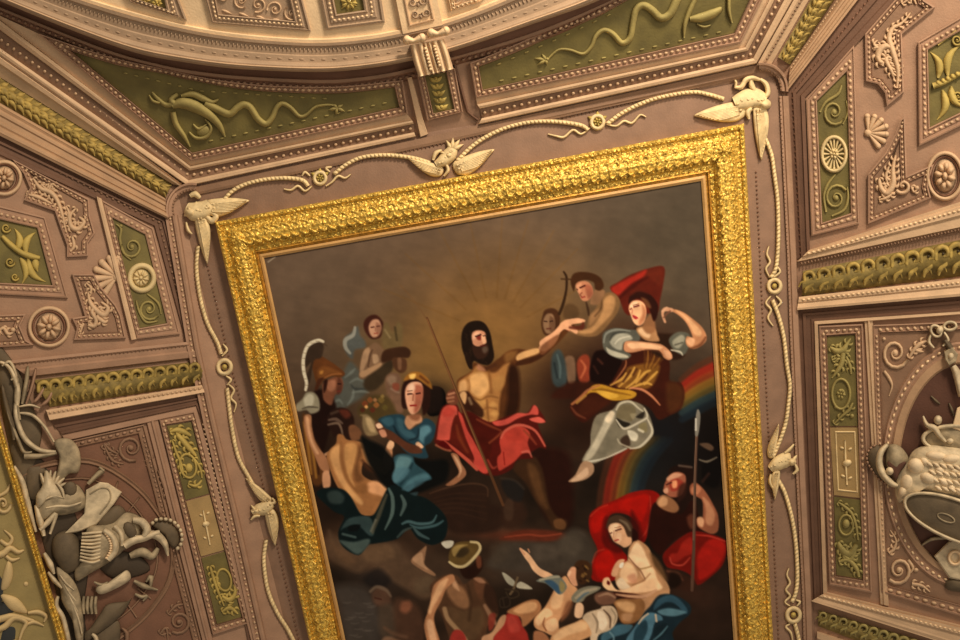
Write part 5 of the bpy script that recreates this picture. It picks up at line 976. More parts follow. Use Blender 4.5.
f([(160, 760), (230, 770), (240, 830), (190, 880), (120, 900), (60, 900), (110, 850)], (170, 138, 112), 1.5); f([(130, 850), (190, 800), (200, 850), (140, 890), (80, 895)], (210, 178, 150), 2, .9)
# K4: lady with raised arm
f, g = brush(595, 280, 8)
f([(320, 380), (480, 420), (620, 430), (720, 440), (720, 600), (620, 640), (480, 600), (380, 480)], (46, 28, 18), 3, .95)
f([(60, 480), (70, 420), (150, 385), (260, 395), (350, 410), (350, 490), (240, 500), (230, 560), (290, 600), (230, 640), (120, 600), (70, 550)], (90, 90, 82), 1.6); f([(120, 490), (180, 430), (260, 430), (300, 470), (230, 500), (210, 560), (150, 540)], (166, 164, 150), 2.2, .95); f([(90, 540), (130, 560), (250, 600), (260, 622), (180, 620), (110, 590)], (196, 192, 174), 1.8, .9); g([(70, 500), (90, 430), (170, 398), (280, 408)], [5, 9, 9, 4], (140, 142, 134), .9, 1.5); g([(120, 480), (150, 430), (240, 415)], [4, 8, 4], (60, 62, 58), .8, 1.8); g([(160, 510), (200, 470), (280, 450)], [4, 7, 4], (210, 206, 190), .8, 1.5)
f([(590, 480), (650, 420), (730, 420), (760, 460), (740, 560), (700, 600), (630, 560)], (94, 94, 84), 1.8); f([(620, 490), (690, 440), (720, 470), (680, 540), (640, 540)], (160, 158, 142), 2.2, .9); g([(610, 560), (680, 575), (700, 600)], [5, 8, 4], (196, 190, 172), .9, 1.4); g([(640, 520), (700, 500)], 5, (66, 64, 56), .8, 1.5)
f([(330, 400), (380, 370), (470, 380), (500, 440), (510, 490), (400, 480)], (176, 134, 96), 2); f([(345, 405), (380, 385), (440, 430), (430, 465), (380, 445)], (230, 194, 156), 2, .9); f([(400, 320), (460, 260), (480, 340), (480, 410), (420, 430), (380, 380)], (146, 104, 72), 2.5, .9)
f([(230, 530), (250, 490), (330, 490), (480, 505), (540, 520), (600, 570), (620, 620), (590, 640), (550, 620), (510, 565), (400, 560), (300, 580), (240, 570)], (192, 140, 106), 1.5); f([(260, 510), (340, 500), (480, 515), (540, 540), (500, 555), (380, 545), (290, 550)], (232, 190, 152), 2, .9); f([(550, 560), (600, 580), (610, 625), (570, 615)], (216, 168, 134), 1.8, .9); g([(400, 560), (500, 570), (540, 600)], [4, 6, 4], (96, 58, 40), .7, 1.8)
f([(600, 240), (640, 235), (710, 260), (780, 310), (850, 370), (890, 440), (880, 500), (800, 550), (740, 530), (725, 480), (740, 450), (780, 460), (760, 400), (720, 330), (660, 275)], (186, 134, 98), 1.5); f([(650, 245), (720, 280), (800, 350), (850, 410), (840, 450), (790, 430), (750, 350), (700, 290)], (222, 176, 134), 2.5, .9); f([(730, 480), (760, 460), (800, 480), (780, 530), (745, 515)], (228, 180, 142), 2, .9); g([(760, 550), (840, 520), (885, 460)], [5, 12, 8], (104, 62, 40), .8, 2.2); g([(610, 240), (560, 235), (540, 270), (560, 335)], [16, 16, 10, 9], (196, 150, 120), 1, 1.4); g([(600, 250), (575, 270), (550, 300)], [8, 7, 6], (120, 80, 62), .9, 1.4); g([(540, 250), (575, 222)], 7, (206, 164, 134), .9, 1.3)
f([(270, 190), (280, 130), (340, 90), (430, 110), (500, 190), (500, 280), (470, 330), (440, 250), (400, 170), (330, 150)], (48, 20, 14), 1.8); f([(370, 140), (420, 160), (450, 220), (420, 220), (390, 180)], (110, 72, 46), 2.2, .85); g([(290, 120), (350, 85), (430, 110)], [5, 9, 5], (84, 34, 22), .7, 2)
f([(270, 220), (300, 170), (360, 165), (400, 200), (410, 270), (390, 340), (350, 365), (310, 340), (285, 280)], (222, 176, 138), 1.5); f([(375, 200), (405, 240), (400, 310), (360, 360), (350, 330), (380, 270)], (176, 116, 84), 2.5, .8); f([(280, 210), (310, 180), (340, 180), (310, 220)], (244, 210, 178), 2, .8); g([(312, 215), (350, 205)], 7, (112, 52, 48)); g([(282, 235), (292, 228)], 5, (120, 64, 56)); g([(300, 240), (296, 268)], 4, (176, 110, 90), .9); f([(300, 280), (330, 290), (345, 305), (325, 315), (305, 300)], (166, 52, 58), 1.3); g([(305, 200), (350, 190)], 3, (120, 76, 56), .8)
# K9, K10: seated pale woman with the red cloak and the warrior
f, g = brush(590, 500, 8)
f([(-5, 130), (60, 60), (200, 0), (330, -60), (480, -80), (560, -30), (500, 60), (480, 200), (440, 330), (400, 320), (380, 200), (300, 120), (180, 110), (120, 200), (150, 330), (250, 400), (300, 480), (200, 640), (20, 640), (20, 500), (60, 400), (0, 260)], (140, 22, 14), 1.8)
f([(60, 80), (200, 20), (360, -30), (470, -40), (460, 60), (420, 170), (370, 150), (300, 90), (180, 90), (110, 140), (80, 240), (30, 260), (10, 170)], (170, 24, 14), 3, .95); f([(40, 480), (120, 400), (170, 420), (200, 500), (150, 620), (60, 620)], (172, 24, 14), 3, .95); f([(110, 160), (150, 140), (160, 300), (260, 400), (200, 420), (100, 340)], (92, 16, 12), 3, .85); g([(5, 130), (70, 70), (140, 40)], 5, (190, 70, 50), .6, 1.5); g([(480, -30), (485, 120), (450, 250), (400, 310)], [4, 7, 5], (176, 66, 52), .7, 1.5); g([(20, 500), (50, 420), (110, 395)], 6, (184, 70, 52), .6, 1.5); f([(330, 80), (390, 180), (430, 320), (380, 330), (330, 240)], (80, 14, 10), 4, .8)
f([(500, 40), (560, 20), (700, 40), (830, 0), (860, 100), (900, 240), (760, 280), (640, 350), (560, 440), (470, 330), (470, 180)], (44, 17, 11), 2.5)
f([(580, 450), (640, 370), (740, 290), (830, 250), (960, 270), (1080, 320), (1095, 400), (1060, 520), (960, 620), (860, 680), (800, 600), (720, 560), (620, 540)], (112, 22, 14), 2); f([(700, 420), (740, 340), (810, 300), (820, 420), (760, 450), (690, 500), (630, 480), (650, 430)], (154, 40, 30), 2.5, .9); f([(860, 440), (950, 320), (1060, 330), (1080, 420), (1000, 560), (880, 640), (860, 560)], (162, 32, 24), 3, .9); g([(850, 280), (960, 290), (1080, 330)], [4, 8, 5], (190, 70, 58), .7, 1.5); g([(640, 460), (660, 510), (740, 520), (800, 460)], [4, 7, 7, 4], (182, 76, 62), .8, 1.5); f([(600, 560), (680, 560), (760, 600), (840, 640), (830, 720), (680, 700)], (58, 34, 24), 3, .9); g([(620, 570), (700, 590), (740, 640)], [8, 14, 6], (112, 72, 54), .7, 2); f([(640, 580), (720, 600), (720, 680), (640, 700)], (28, 16, 10), 3, .8)
f([(305, 420), (320, 370), (370, 320), (430, 345), (480, 400), (520, 520), (580, 600), (640, 720), (600, 800), (560, 760), (520, 860), (500, 960), (440, 980), (380, 960), (340, 860), (280, 780), (200, 640), (250, 520), (300, 480)], (186, 144, 108), 1.6)
f([(320, 420), (370, 340), (420, 380), (450, 450), (480, 530), (400, 550), (340, 500), (310, 470)], (240, 208, 172), 2.5, .95); f([(240, 580), (290, 500), (340, 520), (380, 600), (330, 660), (260, 640)], (232, 196, 158), 2.5, .95); f([(400, 560), (500, 540), (540, 640), (580, 700), (520, 720), (440, 640)], (238, 204, 166), 2.5, .95); f([(480, 420), (560, 500), (620, 640), (580, 620), (510, 530)], (112, 82, 54), 3, .8); g([(310, 460), (360, 520), (400, 560), (440, 630)], [4, 6, 5], (124, 84, 62), .8, 1.6); g([(380, 555), (440, 545), (490, 530)], [4, 6, 4], (150, 122, 80), .8, 1.6)
f([(170, 600), (190, 530), (230, 480), (280, 480), (240, 540), (210, 610)], (206, 162, 128), 1.5); f([(240, 510), (270, 500), (260, 540), (235, 540)], (230, 222, 206), 1.4)
f([(130, 230), (150, 150), (220, 120), (290, 150), (340, 210), (340, 290), (300, 290), (250, 200), (180, 180)], (76, 56, 42), 1.8); g([(240, 160), (290, 190), (320, 240)], [6, 12, 8], (128, 112, 92), .8, 2); f([(340, 230), (380, 260), (380, 320), (340, 320)], (40, 14, 10), 2, .9)
f([(145, 230), (170, 190), (230, 185), (270, 220), (300, 290), (330, 300), (330, 350), (280, 380), (240, 360), (190, 330), (165, 280)], (212, 168, 134), 1.6); f([(160, 210), (200, 190), (230, 200), (210, 240), (190, 300), (160, 260)], (240, 208, 176), 2.2, .9); f([(210, 270), (250, 270), (250, 320), (220, 340)], (232, 194, 162), 2, .8); g([(205, 245), (248, 232)], 6, (96, 58, 48)); g([(160, 268), (175, 262)], 5, (110, 66, 54)); g([(192, 250), (188, 300)], 4, (176, 124, 100), .8); g([(200, 325), (226, 318)], 6, (166, 72, 66)); g([(200, 222), (245, 212)], 3, (130, 90, 68), .7)
f, g = brush(580, 560, 8)
f([(400, 560), (500, 430), (560, 370), (620, 290), (700, 270), (800, 300), (880, 360), (880, 430), (800, 500), (740, 580), (700, 700), (100, 760), (140, 600), (220, 540), (320, 500)], (30, 48, 58), 2)
f([(590, 400), (620, 320), (720, 280), (800, 320), (860, 400), (840, 430), (760, 350), (680, 340)], (56, 88, 106), 2, .95); f([(620, 410), (700, 385), (800, 400), (850, 420), (760, 450), (660, 440)], (96, 134, 150), 2, .95); g([(640, 380), (720, 360), (790, 380)], [3, 6, 3], (24, 40, 48), .8, 1.5); f([(370, 640), (420, 560), (500, 460), (560, 420), (640, 440), (660, 480), (600, 500), (570, 600), (520, 680), (400, 700)], (84, 122, 142), 1.8); f([(590, 560), (680, 500), (700, 560), (620, 640)], (24, 40, 48), 2, .9); g([(470, 510), (500, 465), (545, 430)], [5, 8, 6], (216, 190, 162), .9, 1.3); g([(605, 440), (612, 490)], 8, (206, 184, 160), .9, 1.3); f([(440, 560), (520, 480), (540, 560), (480, 680), (430, 680)], (38, 64, 78), 2, .9); f([(180, 590), (300, 520), (420, 520), (380, 580), (260, 620), (180, 660)], (74, 110, 128), 2, .9); g([(590, 640), (650, 590), (700, 530)], [5, 8, 4], (92, 128, 142), .9, 1.5); g([(240, 580), (270, 620), (260, 680)], 8, (116, 150, 164), .8, 1.5)
f([(270, 330), (380, 300), (480, 300), (520, 360), (500, 440), (440, 500), (350, 510), (310, 460), (290, 390)], (142, 102, 66), 2); f([(290, 340), (380, 330), (440, 360), (420, 420), (330, 400)], (204, 164, 122), 3, .9); f([(340, 430), (420, 430), (400, 490), (340, 480)], (186, 146, 112), 3, .8)
f([(280, 250), (380, 260), (520, 290), (500, 305), (380, 310), (260, 290)], (60, 24, 16), 2, .9)
f([(180, 200), (190, 150), (230, 140), (250, 180), (300, 240), (400, 220), (480, 180), (530, 165), (600, 140), (625, 200), (600, 240), (500, 260), (380, 260), (280, 250), (220, 240)], (230, 192, 154), 1.6); f([(220, 165), (240, 180), (235, 200), (215, 190)], (96, 20, 16), 1.4); g([(290, 275), (400, 290), (520, 290), (610, 240)], [6, 12, 14, 8], (206, 164, 132), .9, 1.6); f([(290, 180), (330, 140), (380, 190), (400, 220), (330, 235)], (226, 206, 178), 2, .9); f([(380, 130), (440, 110), (450, 180), (400, 180)], (196, 140, 112), 3, .7); g([(420, 200), (500, 170), (560, 110)], [4, 6, 4], (130, 90, 60), .6, 2)
f([(20, 470), (60, 420), (160, 390), (180, 370), (260, 370), (300, 430), (290, 500), (240, 560), (150, 600), (130, 680), (90, 680), (70, 560)], (206, 184, 158), 1.6); f([(140, 420), (190, 420), (220, 500), (190, 560), (150, 540)], (240, 222, 198), 2, .9); g([(100, 430), (140, 500), (130, 580)], [5, 10, 5], (140, 122, 102), .8, 1.6); g([(190, 400), (240, 460), (240, 540)], [4, 9, 5], (92, 72, 58), .85, 1.6); g([(250, 390), (285, 450), (270, 510)], [4, 7, 4], (150, 134, 114), .8, 1.5); f([(130, 270), (230, 250), (290, 290), (260, 350), (170, 360), (120, 320)], (128, 92, 74), 2.5, .9)
g([(150, 290), (220, 270), (280, 300)], [5, 10, 5], (180, 148, 122), .7, 1.8)
# K11: child with wings
f, g = brush(515, 540, 6.4)
f([(240, 600), (300, 560), (380, 530), (440, 510), (490, 600), (430, 640), (330, 680), (220, 700)], (206, 160, 118), 1.8); f([(250, 610), (340, 550), (440, 520), (460, 570), (340, 610), (260, 650)], (234, 196, 154), 2.5, .8)
f([(120, 540), (130, 490), (190, 430), (240, 340), (270, 280), (320, 230), (360, 280), (400, 320), (360, 400), (330, 460), (280, 520), (280, 570), (240, 610), (190, 590), (140, 570)], (206, 158, 118), 1.6); f([(130, 510), (190, 440), (230, 450), (240, 480), (190, 510), (150, 550)], (238, 200, 160), 2.2, .9); f([(200, 520), (260, 500), (275, 550), (240, 585), (200, 570)], (240, 200, 160), 2.2, .9); f([(230, 390), (270, 330), (310, 350), (290, 430), (240, 440)], (232, 192, 150), 2.5, .85); g([(190, 500), (180, 540), (200, 580)], [3, 5, 4], (130, 80, 54), .8, 1.5); f([(330, 400), (370, 400), (340, 480), (290, 520)], (140, 92, 64), 3, .8)
f([(120, 590), (180, 590), (220, 640), (200, 700), (130, 700)], (166, 116, 84), 2); f([(390, 410), (420, 400), (440, 430), (430, 490), (400, 500), (380, 480)], (226, 190, 158), 1.6)
f([(30, 55), (50, 60), (90, 90), (120, 130), (160, 180), (230, 215), (250, 240), (180, 240), (120, 200), (90, 150), (60, 110)], (226, 184, 148), 1.3); g([(35, 58), (60, 90)], 7, (206, 156, 124), .9, 1.2); g([(85, 60), (92, 78)], 5, (190, 140, 110), .9)
f([(135, 262), (200, 240), (270, 225), (320, 270), (330, 310), (290, 350), (250, 320), (200, 280)], (120, 124, 116), 1.5); f([(190, 262), (240, 260), (290, 310), (280, 345), (240, 310)], (58, 88, 116), 2, .9); g([(160, 255), (230, 240), (280, 235)], 7, (176, 170, 148), .8, 1.5); f([(290, 260), (320, 290), (310, 330), (285, 320)], (156, 138, 88), 2, .8)
f([(360, 370), (400, 320), (470, 295), (545, 300), (530, 325), (460, 360), (430, 395), (380, 400)], (132, 128, 112), 1.5); g([(390, 370), (450, 330), (520, 312)], [8, 12, 7], (176, 164, 142), .8, 1.5); g([(400, 390), (440, 350), (470, 335)], [6, 8, 4], (92, 112, 126), .8, 1.5)
f([(380, 160), (410, 130), (470, 140), (495, 190), (480, 250), (430, 285), (390, 250), (370, 200)], (70, 46, 28), 1.8)
for k in range(12):
    x = 395 + rng.uniform(0, 80); y = 150 + rng.uniform(0, 110); g([(x, y), (x + 10, y + 6)], 6, (150, 116, 66) if k % 2 else (44, 28, 18), .7, 1.5)
f([(335, 220), (360, 175), (390, 180), (390, 240), (400, 290), (370, 290), (345, 250)], (214, 162, 130), 1.6); g([(345, 222), (352, 205)], 9, (236, 192, 160), .9, 1.5)
# K12: man from behind with winged hat, red cloth, wand
f, g = brush(415, 535, 6.092)
f([(90, 320), (130, 270), (200, 240), (260, 250), (300, 300), (360, 260), (420, 260), (460, 320), (500, 440), (500, 500), (440, 560), (420, 700), (250, 720), (200, 600), (160, 480), (120, 420)], (88, 62, 44), 2)
f([(190, 330), (250, 300), (300, 330), (340, 420), (300, 450), (240, 420)], (150, 112, 82), 3.5, .85); f([(220, 260), (250, 280), (270, 340), (230, 310)], (206, 164, 130), 2.5, .8); f([(360, 270), (410, 270), (430, 330), (400, 400), (370, 340)], (104, 70, 50), 3, .9); f([(355, 262), (400, 262), (430, 290), (390, 290)], (166, 124, 98), 2, .9); f([(200, 440), (300, 460), (400, 440), (420, 540), (360, 640), (260, 600)], (100, 78, 56), 4, .7); g([(320, 300), (340, 400), (330, 520)], [6, 10, 8], (62, 44, 30), .6, 3)
f([(430, 300), (480, 330), (510, 440), (500, 480), (450, 440), (420, 380)], (58, 38, 28), 2.5, .9)
f([(100, 360), (120, 300), (180, 255), (230, 240), (240, 280), (190, 330), (160, 400), (120, 480), (120, 540), (150, 640), (160, 720), (100, 720), (60, 590), (60, 520), (90, 440)], (176, 128, 94), 1.6); f([(115, 360), (150, 290), (200, 265), (180, 320), (140, 390), (110, 440), (95, 480), (80, 460)], (222, 178, 138), 2.5, .9); f([(70, 540), (105, 520), (130, 620), (150, 700), (110, 700)], (226, 182, 146), 2.5, .9)
g([(180, 450), (200, 510), (260, 580), (310, 640)], [14, 14, 14, 12], (168, 138, 106), .9, 2); f([(210, 640), (240, 580), (290, 590), (310, 660), (220, 720)], (164, 60, 52), 1.8)
f([(480, 620), (520, 560), (560, 480), (620, 480), (660, 560), (690, 620), (680, 740), (440, 740)], (158, 54, 46), 2); f([(560, 500), (610, 500), (640, 580), (580, 590)], (184, 78, 68), 3, .7)
f([(560, 470), (620, 430), (700, 395), (750, 400), (770, 450), (730, 500), (660, 560), (640, 500)], (168, 120, 84), 1.8); f([(600, 460), (680, 410), (740, 415), (730, 460), (650, 480)], (220, 174, 130), 2.5, .9); f([(410, 620), (470, 590), (520, 500), (555, 490), (540, 550), (480, 620), (470, 680), (410, 680)], (190, 148, 116), 1.6); g([(425, 430), (460, 490), (490, 540)], [10, 14, 10], (150, 116, 92), .9, 2); f([(450, 490), (490, 480), (480, 560), (450, 580)], (140, 58, 46), 2, .8)
f([(270, 190), (340, 190), (400, 130), (410, 200), (360, 260), (300, 260)], (44, 24, 16), 2); f([(370, 130), (400, 130), (405, 190), (380, 200)], (112, 68, 48), 2, .9)
f([(205, 130), (220, 80), (260, 45), (340, 40), (390, 60), (370, 120), (330, 170), (260, 190), (215, 170)], (98, 78, 44), 1.6); f([(260, 90), (310, 75), (330, 100), (290, 135), (250, 130)], (60, 48, 32), 2.5, .9); f([(225, 90), (260, 60), (320, 60), (280, 80), (240, 130)], (168, 144, 92), 2, .85)
g([(210, 165), (250, 190), (300, 190), (350, 150), (395, 90), (385, 50), (340, 42)], [7, 9, 9, 9, 9, 8, 7], (200, 184, 142), .95, 1.2); f([(160, 50), (190, 35), (235, 38), (225, 70), (190, 82)], (196, 192, 178), 1.3)
f([(530, 230), (560, 240), (610, 285), (600, 312), (560, 290)], (168, 164, 148), 1.3); f([(620, 300), (650, 285), (715, 325), (680, 330), (625, 322)], (182, 176, 158), 1.3); g([(625, 260), (600, 330), (580, 360)], 7, (110, 92, 70), .9); g([(550, 330), (620, 340), (630, 370), (580, 385), (555, 350)], 5, (66, 54, 40), .8); g([(520, 390), (570, 380), (575, 430), (525, 440), (515, 400)], 5, (58, 46, 36), .85); g([(535, 380), (545, 440)], 5, (58, 46, 36), .8)
# K13: warrior
f, g = brush(640, 455, 6.4)
f([(400, 60), (440, 40), (510, 20), (510, 180), (460, 210), (400, 160)], (14, 10, 10), 3, .9); g([(380, 30), (430, 42), (490, 15)], [4, 7, 4], (134, 124, 108), .8, 1.4); g([(400, 170), (440, 120)], 9, (54, 34, 28), .8, 2)
f([(180, 120), (200, 80), (280, 60), (340, 90), (350, 220), (320, 300), (260, 380), (200, 290), (200, 150)], (36, 20, 15), 2.5); g([(250, 68), (330, 78)], 7, (112, 96, 86), .7, 1.6)
f([(150, 230), (160, 180), (190, 130), (240, 108), (290, 130), (290, 200), (260, 260), (200, 270), (160, 245)], (156, 96, 74), 1.6); f([(170, 150), (220, 115), (270, 125), (230, 150), (190, 170)], (206, 158, 130), 2, .9); f([(190, 170), (240, 150), (280, 180), (250, 220), (200, 230)], (148, 54, 42), 2.2, .8); f([(205, 170), (235, 165), (235, 205), (210, 210)], (230, 166, 124), 2, .9); f([(150, 225), (175, 210), (180, 240), (160, 245)], (198, 152, 126), 1.4); g([(170, 190), (200, 176)], 5, (84, 40, 32)); f([(250, 200), (300, 180), (290, 260), (240, 300)], (60, 32, 24), 3, .8)
f([(105, 310), (120, 270), (160, 255), (220, 290), (250, 340), (220, 370), (150, 350)], (146, 104, 74), 2); f([(115, 300), (145, 265), (175, 280), (170, 320), (130, 330)], (202, 158, 120), 2.2, .9)
f([(320, 200), (350, 175), (390, 200), (430, 250), (470, 320), (500, 390), (500, 480), (460, 505), (400, 480), (365, 450), (370, 400), (400, 400), (400, 300), (370, 270), (325, 250)], (146, 92, 68), 1.6); f([(400, 270), (440, 300), (480, 380), (460, 450), (420, 430), (420, 340)], (190, 138, 106), 2.5, .9); f([(365, 410), (390, 395), (410, 420), (400, 460), (375, 450)], (222, 174, 138), 2, .9); f([(330, 215), (360, 190), (390, 215), (370, 250), (335, 245)], (186, 128, 98), 2, .85); f([(300, 400), (340, 380), (350, 460), (320, 470)], (112, 66, 48), 3, .7)
line([(697, 428), (695, 480), (694, 540), (692, 590)], [1.2, 1.5, 1.6], (92, 68, 56)); line([(696.4, 430), (694.4, 480), (693.4, 540)], .4, (150, 124, 104), .6)
f, g = brush(590, 360, 4.573)
f([(485, 250), (495, 225), (505, 260), (495, 340), (480, 340)], (130, 126, 118), 1.2); g([(484, 270), (484, 320)], 4, (206, 202, 192), .9, 1); f([(500, 385), (540, 380), (566, 400), (550, 415)], (104, 82, 66), 1.8, .85)
line([(268, 262), (275, 257)], .6, (190, 180, 160), .6)
IMG *= (1 + (fbm(5, 120, 3.0, .2)[..., None] - .5) * .08)
IMG = np.clip((IMG * .98) ** 1.12 * 1.12, .010, 1)

def build_canvas():
    S = PSTEP; ny, nx = IMG.shape[:2]
    X, Y = np.meshgrid(PX0 + np.arange(nx) * S, PY0 + np.arange(ny) * S)
    q = np.array(FI, float); c = q.mean(0); q = c + (q - c) * 1.012
    # keep the cells under the slip moulding, drop the rest
    ins = np.ones(X.shape, bool)
    for i in range(4):
        a, b2 = q[i], q[(i + 1) % 4]
        ins &= ((b2[0] - a[0]) * (Y - a[1]) - (b2[1] - a[1]) * (X - a[0])) > -2
    idx = -np.ones(X.shape, int); idx[ins] = np.arange(ins.sum())
    V = np.stack([X[ins], Y[ins], np.full(ins.sum(), FB + 1.5)], 1)
    w = P(V) - WORG[pic.name]
    f = np.stack([idx[:-1, :-1], idx[:-1, 1:], idx[1:, 1:], idx[1:, :-1]], -1).reshape(-1, 4); f = f[(f >= 0).all(1)]
    me = bpy.data.meshes.new('canvas'); me.from_pydata(w.tolist(), [], f.tolist())
    ca = me.color_attributes.new('pigment', 'FLOAT_COLOR', 'POINT')
    colr = np.ones((len(w), 4), np.float32); colr[:, :3] = lin(np.clip(IMG[ins], 0, 1) * 255)
    ca.data.foreach_set('color', colr.ravel())
    m = bpy.data.materials.new('oil paint on canvas'); m.use_nodes = True; nt = m.node_tree; bs = nt.nodes['Principled BSDF']
    at = nt.nodes.new('ShaderNodeVertexColor'); at.layer_name = 'pigment'; nt.links.new(at.outputs['Color'], bs.inputs['Base Color'])
    bs.inputs['Roughness'].default_value = .75
    try: bs.inputs['Specular IOR Level'].default_value = .08
    except Exception: pass
    me.materials.append(m); o = bpy.data.objects.new('canvas', me); COL.objects.link(o); o.parent = pic; WORG['canvas'] = WORG[pic.name]
build_canvas()
# ================================================================== SECOND GILT FRAME, lower left corner
p2 = thing('framed_relief', 'gilt edged olive panel with cream acanthus scrolls in the lower left corner', 'framed panel', (10, 560), 2)
ol = [(-34, 290), (3, 430), (36, 540), (66, 640), (84, 700)]; il = [(-41, 294), (-4, 433), (29, 542), (58.5, 642), (77, 702)]
B().loft(ol, il, [(0, -.6), (0, 10), (.15, 13), (.4, 14), (.6, 11.5), (.8, 12.5), (1, 9), (1, 0)]).build('frame', GOLD, p2)
B().beads(mid(ol, il, .3), 3.6, 1.6, 1.4, 1.8, 13, n=6).beads(mid(ol, il, .8), 3.2, 1.2, 1.0, 1.4, 12, n=6).build('beading', GOLD, p2)
B().plate([(-41, 294), (-4, 433), (29, 542), (58.5, 642), (77, 702), (-60, 720), (-70, 300)], 3).build('field', mat('olive beige ground', (150, 132, 84)), p2)
SLATE = mat('slate blue field', (44, 48, 50))
B().blob([(-8, 572), (2, 578), (3, 592), (-4, 600), (4, 612), (15, 612), (10, 600), (6, 628), (-12, 622)], .6, 3.2).build('dark_inlay', SLATE, p2)
B().blob([(2, 632), (10, 626), (16, 630), (12, 650), (0, 655)], .6, 3.2).build('dark_inlay', SLATE, p2)
o = B()
o.blob([(0, 595), (10, 595), (20, 600), (28, 613), (18, 613), (8, 608)], 3.4, 3); o.blob([(8, 560), (12, 564), (13, 576), (8, 588), (1, 590), (3, 574)], 3.4, 3)
o.ridge([(-10, 622), (4, 618), (12, 616), (22, 618), (34, 621)], [4, 3.6, 3, 3, 1.6], 4, 3.4); o.ridge([(-10, 632), (4, 627), (14, 618), (26, 622), (22, 632), (18, 645)], [2, 3.4, 3, 2.6, 1.8, 1], 4, 3.4)
o.ridge([(28, 613), (38, 612), (46, 616), (44, 622)], [1.6, 2.6, 2.2, 1], 3.4, 3.2); o.ridge([(26, 625), (34, 622), (44, 626)], [1.4, 2.2, .8], 3, 3.2)
o.ridge([(-10, 556), (2, 554), (10, 548), (18, 552), (24, 550)], [3, 3.6, 3, 2.4, 1], 4, 3.4); o.ridge([(6, 556), (12, 560), (20, 558)], [2, 2.2, .8], 3, 3.4)
o.scroll(3, 504, 8, 2, 3.4, 3, 1.4, 0, 1, 1.2); o.ridge([(-6, 498), (6, 492), (10, 484)], [1.4, 2.2, .8], 3, 3); o.ridge([(0, 540), (8, 545), (12, 538), (4, 530)], [2, 2.4, 2, .8], 3, 3)
o.dome(26, 584, 2.6, 2.6, 0, 1.6, 3); o.scroll(16, 645, 7, 1.8, 3, 3)
o.build('acanthus_relief', mat('cream stucco relief', (204, 178, 128)), p2)
# ================================================================== ROPES, MEDALLIONS, RIBBONS, EAGLES
ROPES = [
 ('upper left, from the corner eagle to the flower medallion', [(222, 203), (230, 193), (243, 185), (264, 179.5), (285, 178), (302, 180), (308, 186)]),
 ('from the left flower medallion up to the top eagle', [(334, 174), (347, 164), (363, 157), (387, 155), (413, 158), (430, 163)]),
 ('rising from the top eagle to the right flower medallion', [(457, 161), (470, 148), (484, 138), (505, 128), (530, 122), (555, 121.5), (580, 125), (588, 130)]),
 ('from the right flower medallion to the upper right eagle', [(607, 124), (622, 113), (640, 104), (661, 97), (692, 92), (711, 95), (724, 99)]),
 ('hanging from the upper right eagle to the button medallion', [(764, 135), (771.5, 154), (774.6, 175), (777.7, 200), (778.5, 227), (778, 250), (776, 268), (771, 278)]),
 ('from the button medallion down to the right hand eagle', [(772.5, 300), (779, 317), (784, 338), (787, 365), (790, 385), (788.5, 405), (786, 422), (781, 438), (773, 457)]),
 ('from the right hand eagle down to the lowest medallion', [(777, 478), (785, 493), (792, 518), (796, 545), (797.5, 575), (796, 592), (792, 602)]),
 ('below the lowest medallion at right', [(795, 624), (799, 640), (802, 662)]),
 ('hanging from the upper left eagle to the left button medallion', [(198, 246), (196.5, 268), (200, 296), (207, 322), (217, 342), (221, 354)]),
 ('from the left button medallion to the left hand eagle', [(227, 388), (229, 405), (232, 428), (238, 456), (247, 474), (255, 488)]),
 ('below the left hand eagle', [(266, 540), (264, 562), (268, 590), (277, 612), (288, 630), (299, 652)])]
for d, pth in ROPES:
    tag(B().rope(pth, 3.0, 5.2, .2).build('rope_garland', IVORY), 'ivory rope garland ' + d, 'rope garland', 'rope garlands round the picture frame')
def medallion(d, cx, cy, r, flower):
    t = thing('medallion', d, 'medallion', (cx, cy), 2)
    B().ring(cx, cy, r * .8, r * .85, r * .28, 4, .2).build('rim', IVORY, t)
    if flower:
        w = B().rosette(cx, cy, r * .62, r * .66, 6, 5, .3)
        for a in (-2.6, -1.57, -.6): w.leaf((cx + r * math.cos(a) * .7, cy + r * math.sin(a) * .7), (cx + r * 1.5 * math.cos(a), cy + r * 1.45 * math.sin(a)), 2.2, 3, .2)
        w.build('flower', OLIVEG, t)
    else: B().dome(cx, cy, r * .36, r * .38, 0, 6, .3).build('button', OLIVEG, t)
medallion('flower medallion on the rope garland above the frame, left', 320, 178, 7, True)
medallion('flower medallion on the rope garland above the frame, right', 597.5, 122, 7.5, True)
medallion('round button medallion on the rope right of the frame, upper', 774.5, 286, 7.5, False)
medallion('round button medallion on the rope right of the frame, lowest', 793.5, 615, 8, False)
medallion('round button medallion on the rope left of the frame', 224.5, 367, 8, False)
def ribbon(d, paths, w=1.3):
    g = B()
    for p in paths: g.ridge(p, [w * .6, w, w, w * .5], 2.8, .2)
    tag(g.build('ribbon', IVORY), 'curling ivory ribbon ' + d, 'ribbon', 'ribbons tied to the medallions')
ribbon('beside the upper left flower medallion', [[(312, 186), (305, 191), (298, 186), (291, 190), (284, 189)], [(326, 186), (332, 182), (338, 176), (345, 178), (351, 174)], [(310, 176), (305, 172), (302, 176)], [(330, 172), (326, 168), (332, 167)]])
ribbon('beside the upper right flower medallion', [[(590, 128), (581, 134), (573, 130), (564, 137), (556, 136), (548, 134)], [(606, 124), (616, 126), (624, 121), (632, 123), (640, 115), (646, 117)]])
ribbon('above and below the upper button medallion at right', [[(770, 278), (766, 269), (770, 262), (767, 254), (769, 246)], [(774, 277), (780, 272), (777, 266)], [(771, 296), (766, 303), (771, 310), (768, 318), (773, 326)], [(776, 296), (781, 302), (777, 307)]])
